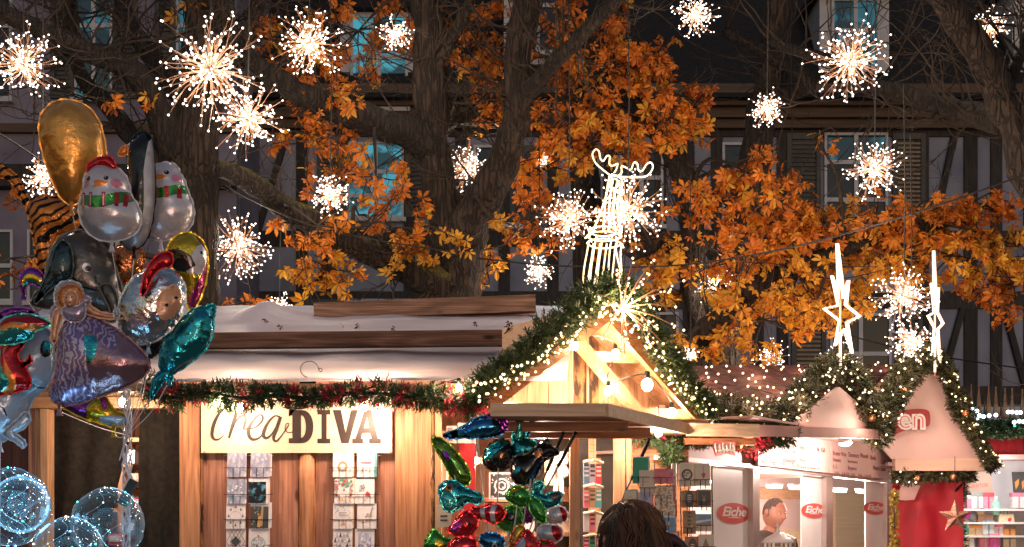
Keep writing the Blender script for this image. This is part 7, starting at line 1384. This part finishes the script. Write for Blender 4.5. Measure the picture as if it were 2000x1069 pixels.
# ---- vendor behind the counter
vc = W.at(1512, 1002, -.42); vd = thing('person', 'short haired vendor in a dark jacket looking sideways inside the sausage stall', 'person', (vc.x, vc.y, 0)); yaw2 = rad(38)
body, M, s = head_mesh(vc, .25, yaw2, rad(10), hairg); dv = V((math.sin(yaw2), -math.cos(yaw2), 0)); r2_ = V((math.cos(yaw2), math.sin(yaw2), 0)); shv = vc - Z * .25 - dv * .05
J = {'pelvis': (tuple(shv - Z * .5), (.17, .14)), 'waist': (tuple(shv - Z * .32), (.17, .13)), 'chest': (tuple(shv - Z * .08), (.18, .14)), 'neck': (tuple(shv + Z * .08), .065), 'nape': (tuple(vc - Z * .09 - dv * .01), .062),
     'shl': (tuple(shv - r2_ * .2), .075), 'ell': (tuple(shv - r2_ * .25 - Z * .30 + dv * .03), .055), 'wrl': (tuple(shv - r2_ * .16 - Z * .36 + dv * .27), .038), 'shr': (tuple(shv + r2_ * .2), .075), 'elr': (tuple(shv + r2_ * .25 - Z * .30 + dv * .03), .055), 'wrr': (tuple(shv + r2_ * .16 - Z * .38 + dv * .26), .038)}
pz = shv - Z * .5
for sd, nm in ((-1, 'l'), (1, 'r')):
    J['h' + nm] = (tuple(pz + r2_ * .1 * sd - Z * .06), .1); J['k' + nm] = ((pz.x + r2_.x * .11 * sd, pz.y + r2_.y * .11 * sd, .50), .068); J['a' + nm] = ((pz.x + r2_.x * .11 * sd, pz.y + r2_.y * .11 * sd, .10), .045); J['t' + nm] = ((pz.x + r2_.x * .12 * sd + dv.x * .17, pz.y + r2_.y * .12 * sd + dv.y * .17, .04), .04)
vs, fs = skinned(J, E); o0 = len(body.v); body.v += vs; body.f += [[i + o0 for i in f] for f in fs]; zc_ = shv.z + .02
body.m += [fleshm if sum(vs[i].z for i in f) / len(f) > zc_ else (shoem if sum(vs[i].z for i in f) / len(f) < .09 else trousm) for f in fs]
for nm, sd in (('wrl', -1), ('wrr', 1)): hand(body, V(J[nm][0]), dv - Z * .1, sd, 1.1)
body.build('body', vd, smooth=True)
ct = {k: (v[0], tuple(x + .03 for x in v[1]) if hasattr(v[1], '__len__') else v[1] + .025) for k, v in J.items() if k in ('pelvis', 'waist', 'chest', 'shl', 'ell', 'wrl', 'shr', 'elr', 'wrr')}; ct['collar'] = (tuple(shv + Z * .125 - dv * .01), .10)
vs, fs = skinned(ct, [e for e in E if e[0] in ct and e[1] in ct] + [('chest', 'collar')]); w = MB(); w.add(vs, fs, jackm); jk = w.build('jacket', vd, smooth=True)

# ================================================================== CAMERA, SKY, LIGHT
cam = bpy.data.cameras.new('camera'); cam.sensor_width = 36; cam.lens = 36 * F / 2000; cam.shift_y = (H0 - 534.5) / 2000; cam.clip_end = 300; cam.clip_start = .05
co = bpy.data.objects.new('camera', cam); COL.objects.link(co); co.location = (0, 0, EYE); co.rotation_euler = (rad(90), 0, 0); SC.camera = co
wd = bpy.data.worlds.new('World'); SC.world = wd; wd.use_nodes = True; N = wd.node_tree.nodes; bg = N['Background']; sky = N.new('ShaderNodeTexSky'); sky.sky_type = 'NISHITA'; sky.sun_disc = False
SUN_EL, SUN_AZ = -1.5, 168
sky.sun_elevation = rad(SUN_EL); sky.sun_rotation = rad(SUN_AZ); wd.node_tree.links.new(sky.outputs['Color'], bg.inputs['Color']); bg.inputs['Strength'].default_value = WORLD_S
sl_ = bpy.data.lights.new('sun', 'SUN'); sl_.energy = SUN_S; sl_.color = (1, .70, .56); sl_.angle = rad(12); so_ = bpy.data.objects.new('sun', sl_); COL.objects.link(so_)
az, el = rad(SUN_AZ), rad(SUN_EL); d = V((math.sin(az) * math.cos(el), math.cos(az) * math.cos(el), math.sin(el))); so_.rotation_euler = d.to_track_quat('Z', 'Y').to_euler()
SC.view_settings.view_transform = 'Standard'; SC.view_settings.look = 'None'; SC.view_settings.gamma = 1; SC.view_settings.exposure = 0
cy = SC.cycles; cy.use_denoising = True; cy.max_bounces = 6; cy.diffuse_bounces = 3; cy.glossy_bounces = 3; cy.transparent_max_bounces = 24; cy.transmission_bounces = 4; cy.sample_clamp_indirect = 4; cy.caustics_reflective = False; cy.caustics_refractive = False; cy.use_light_tree = True
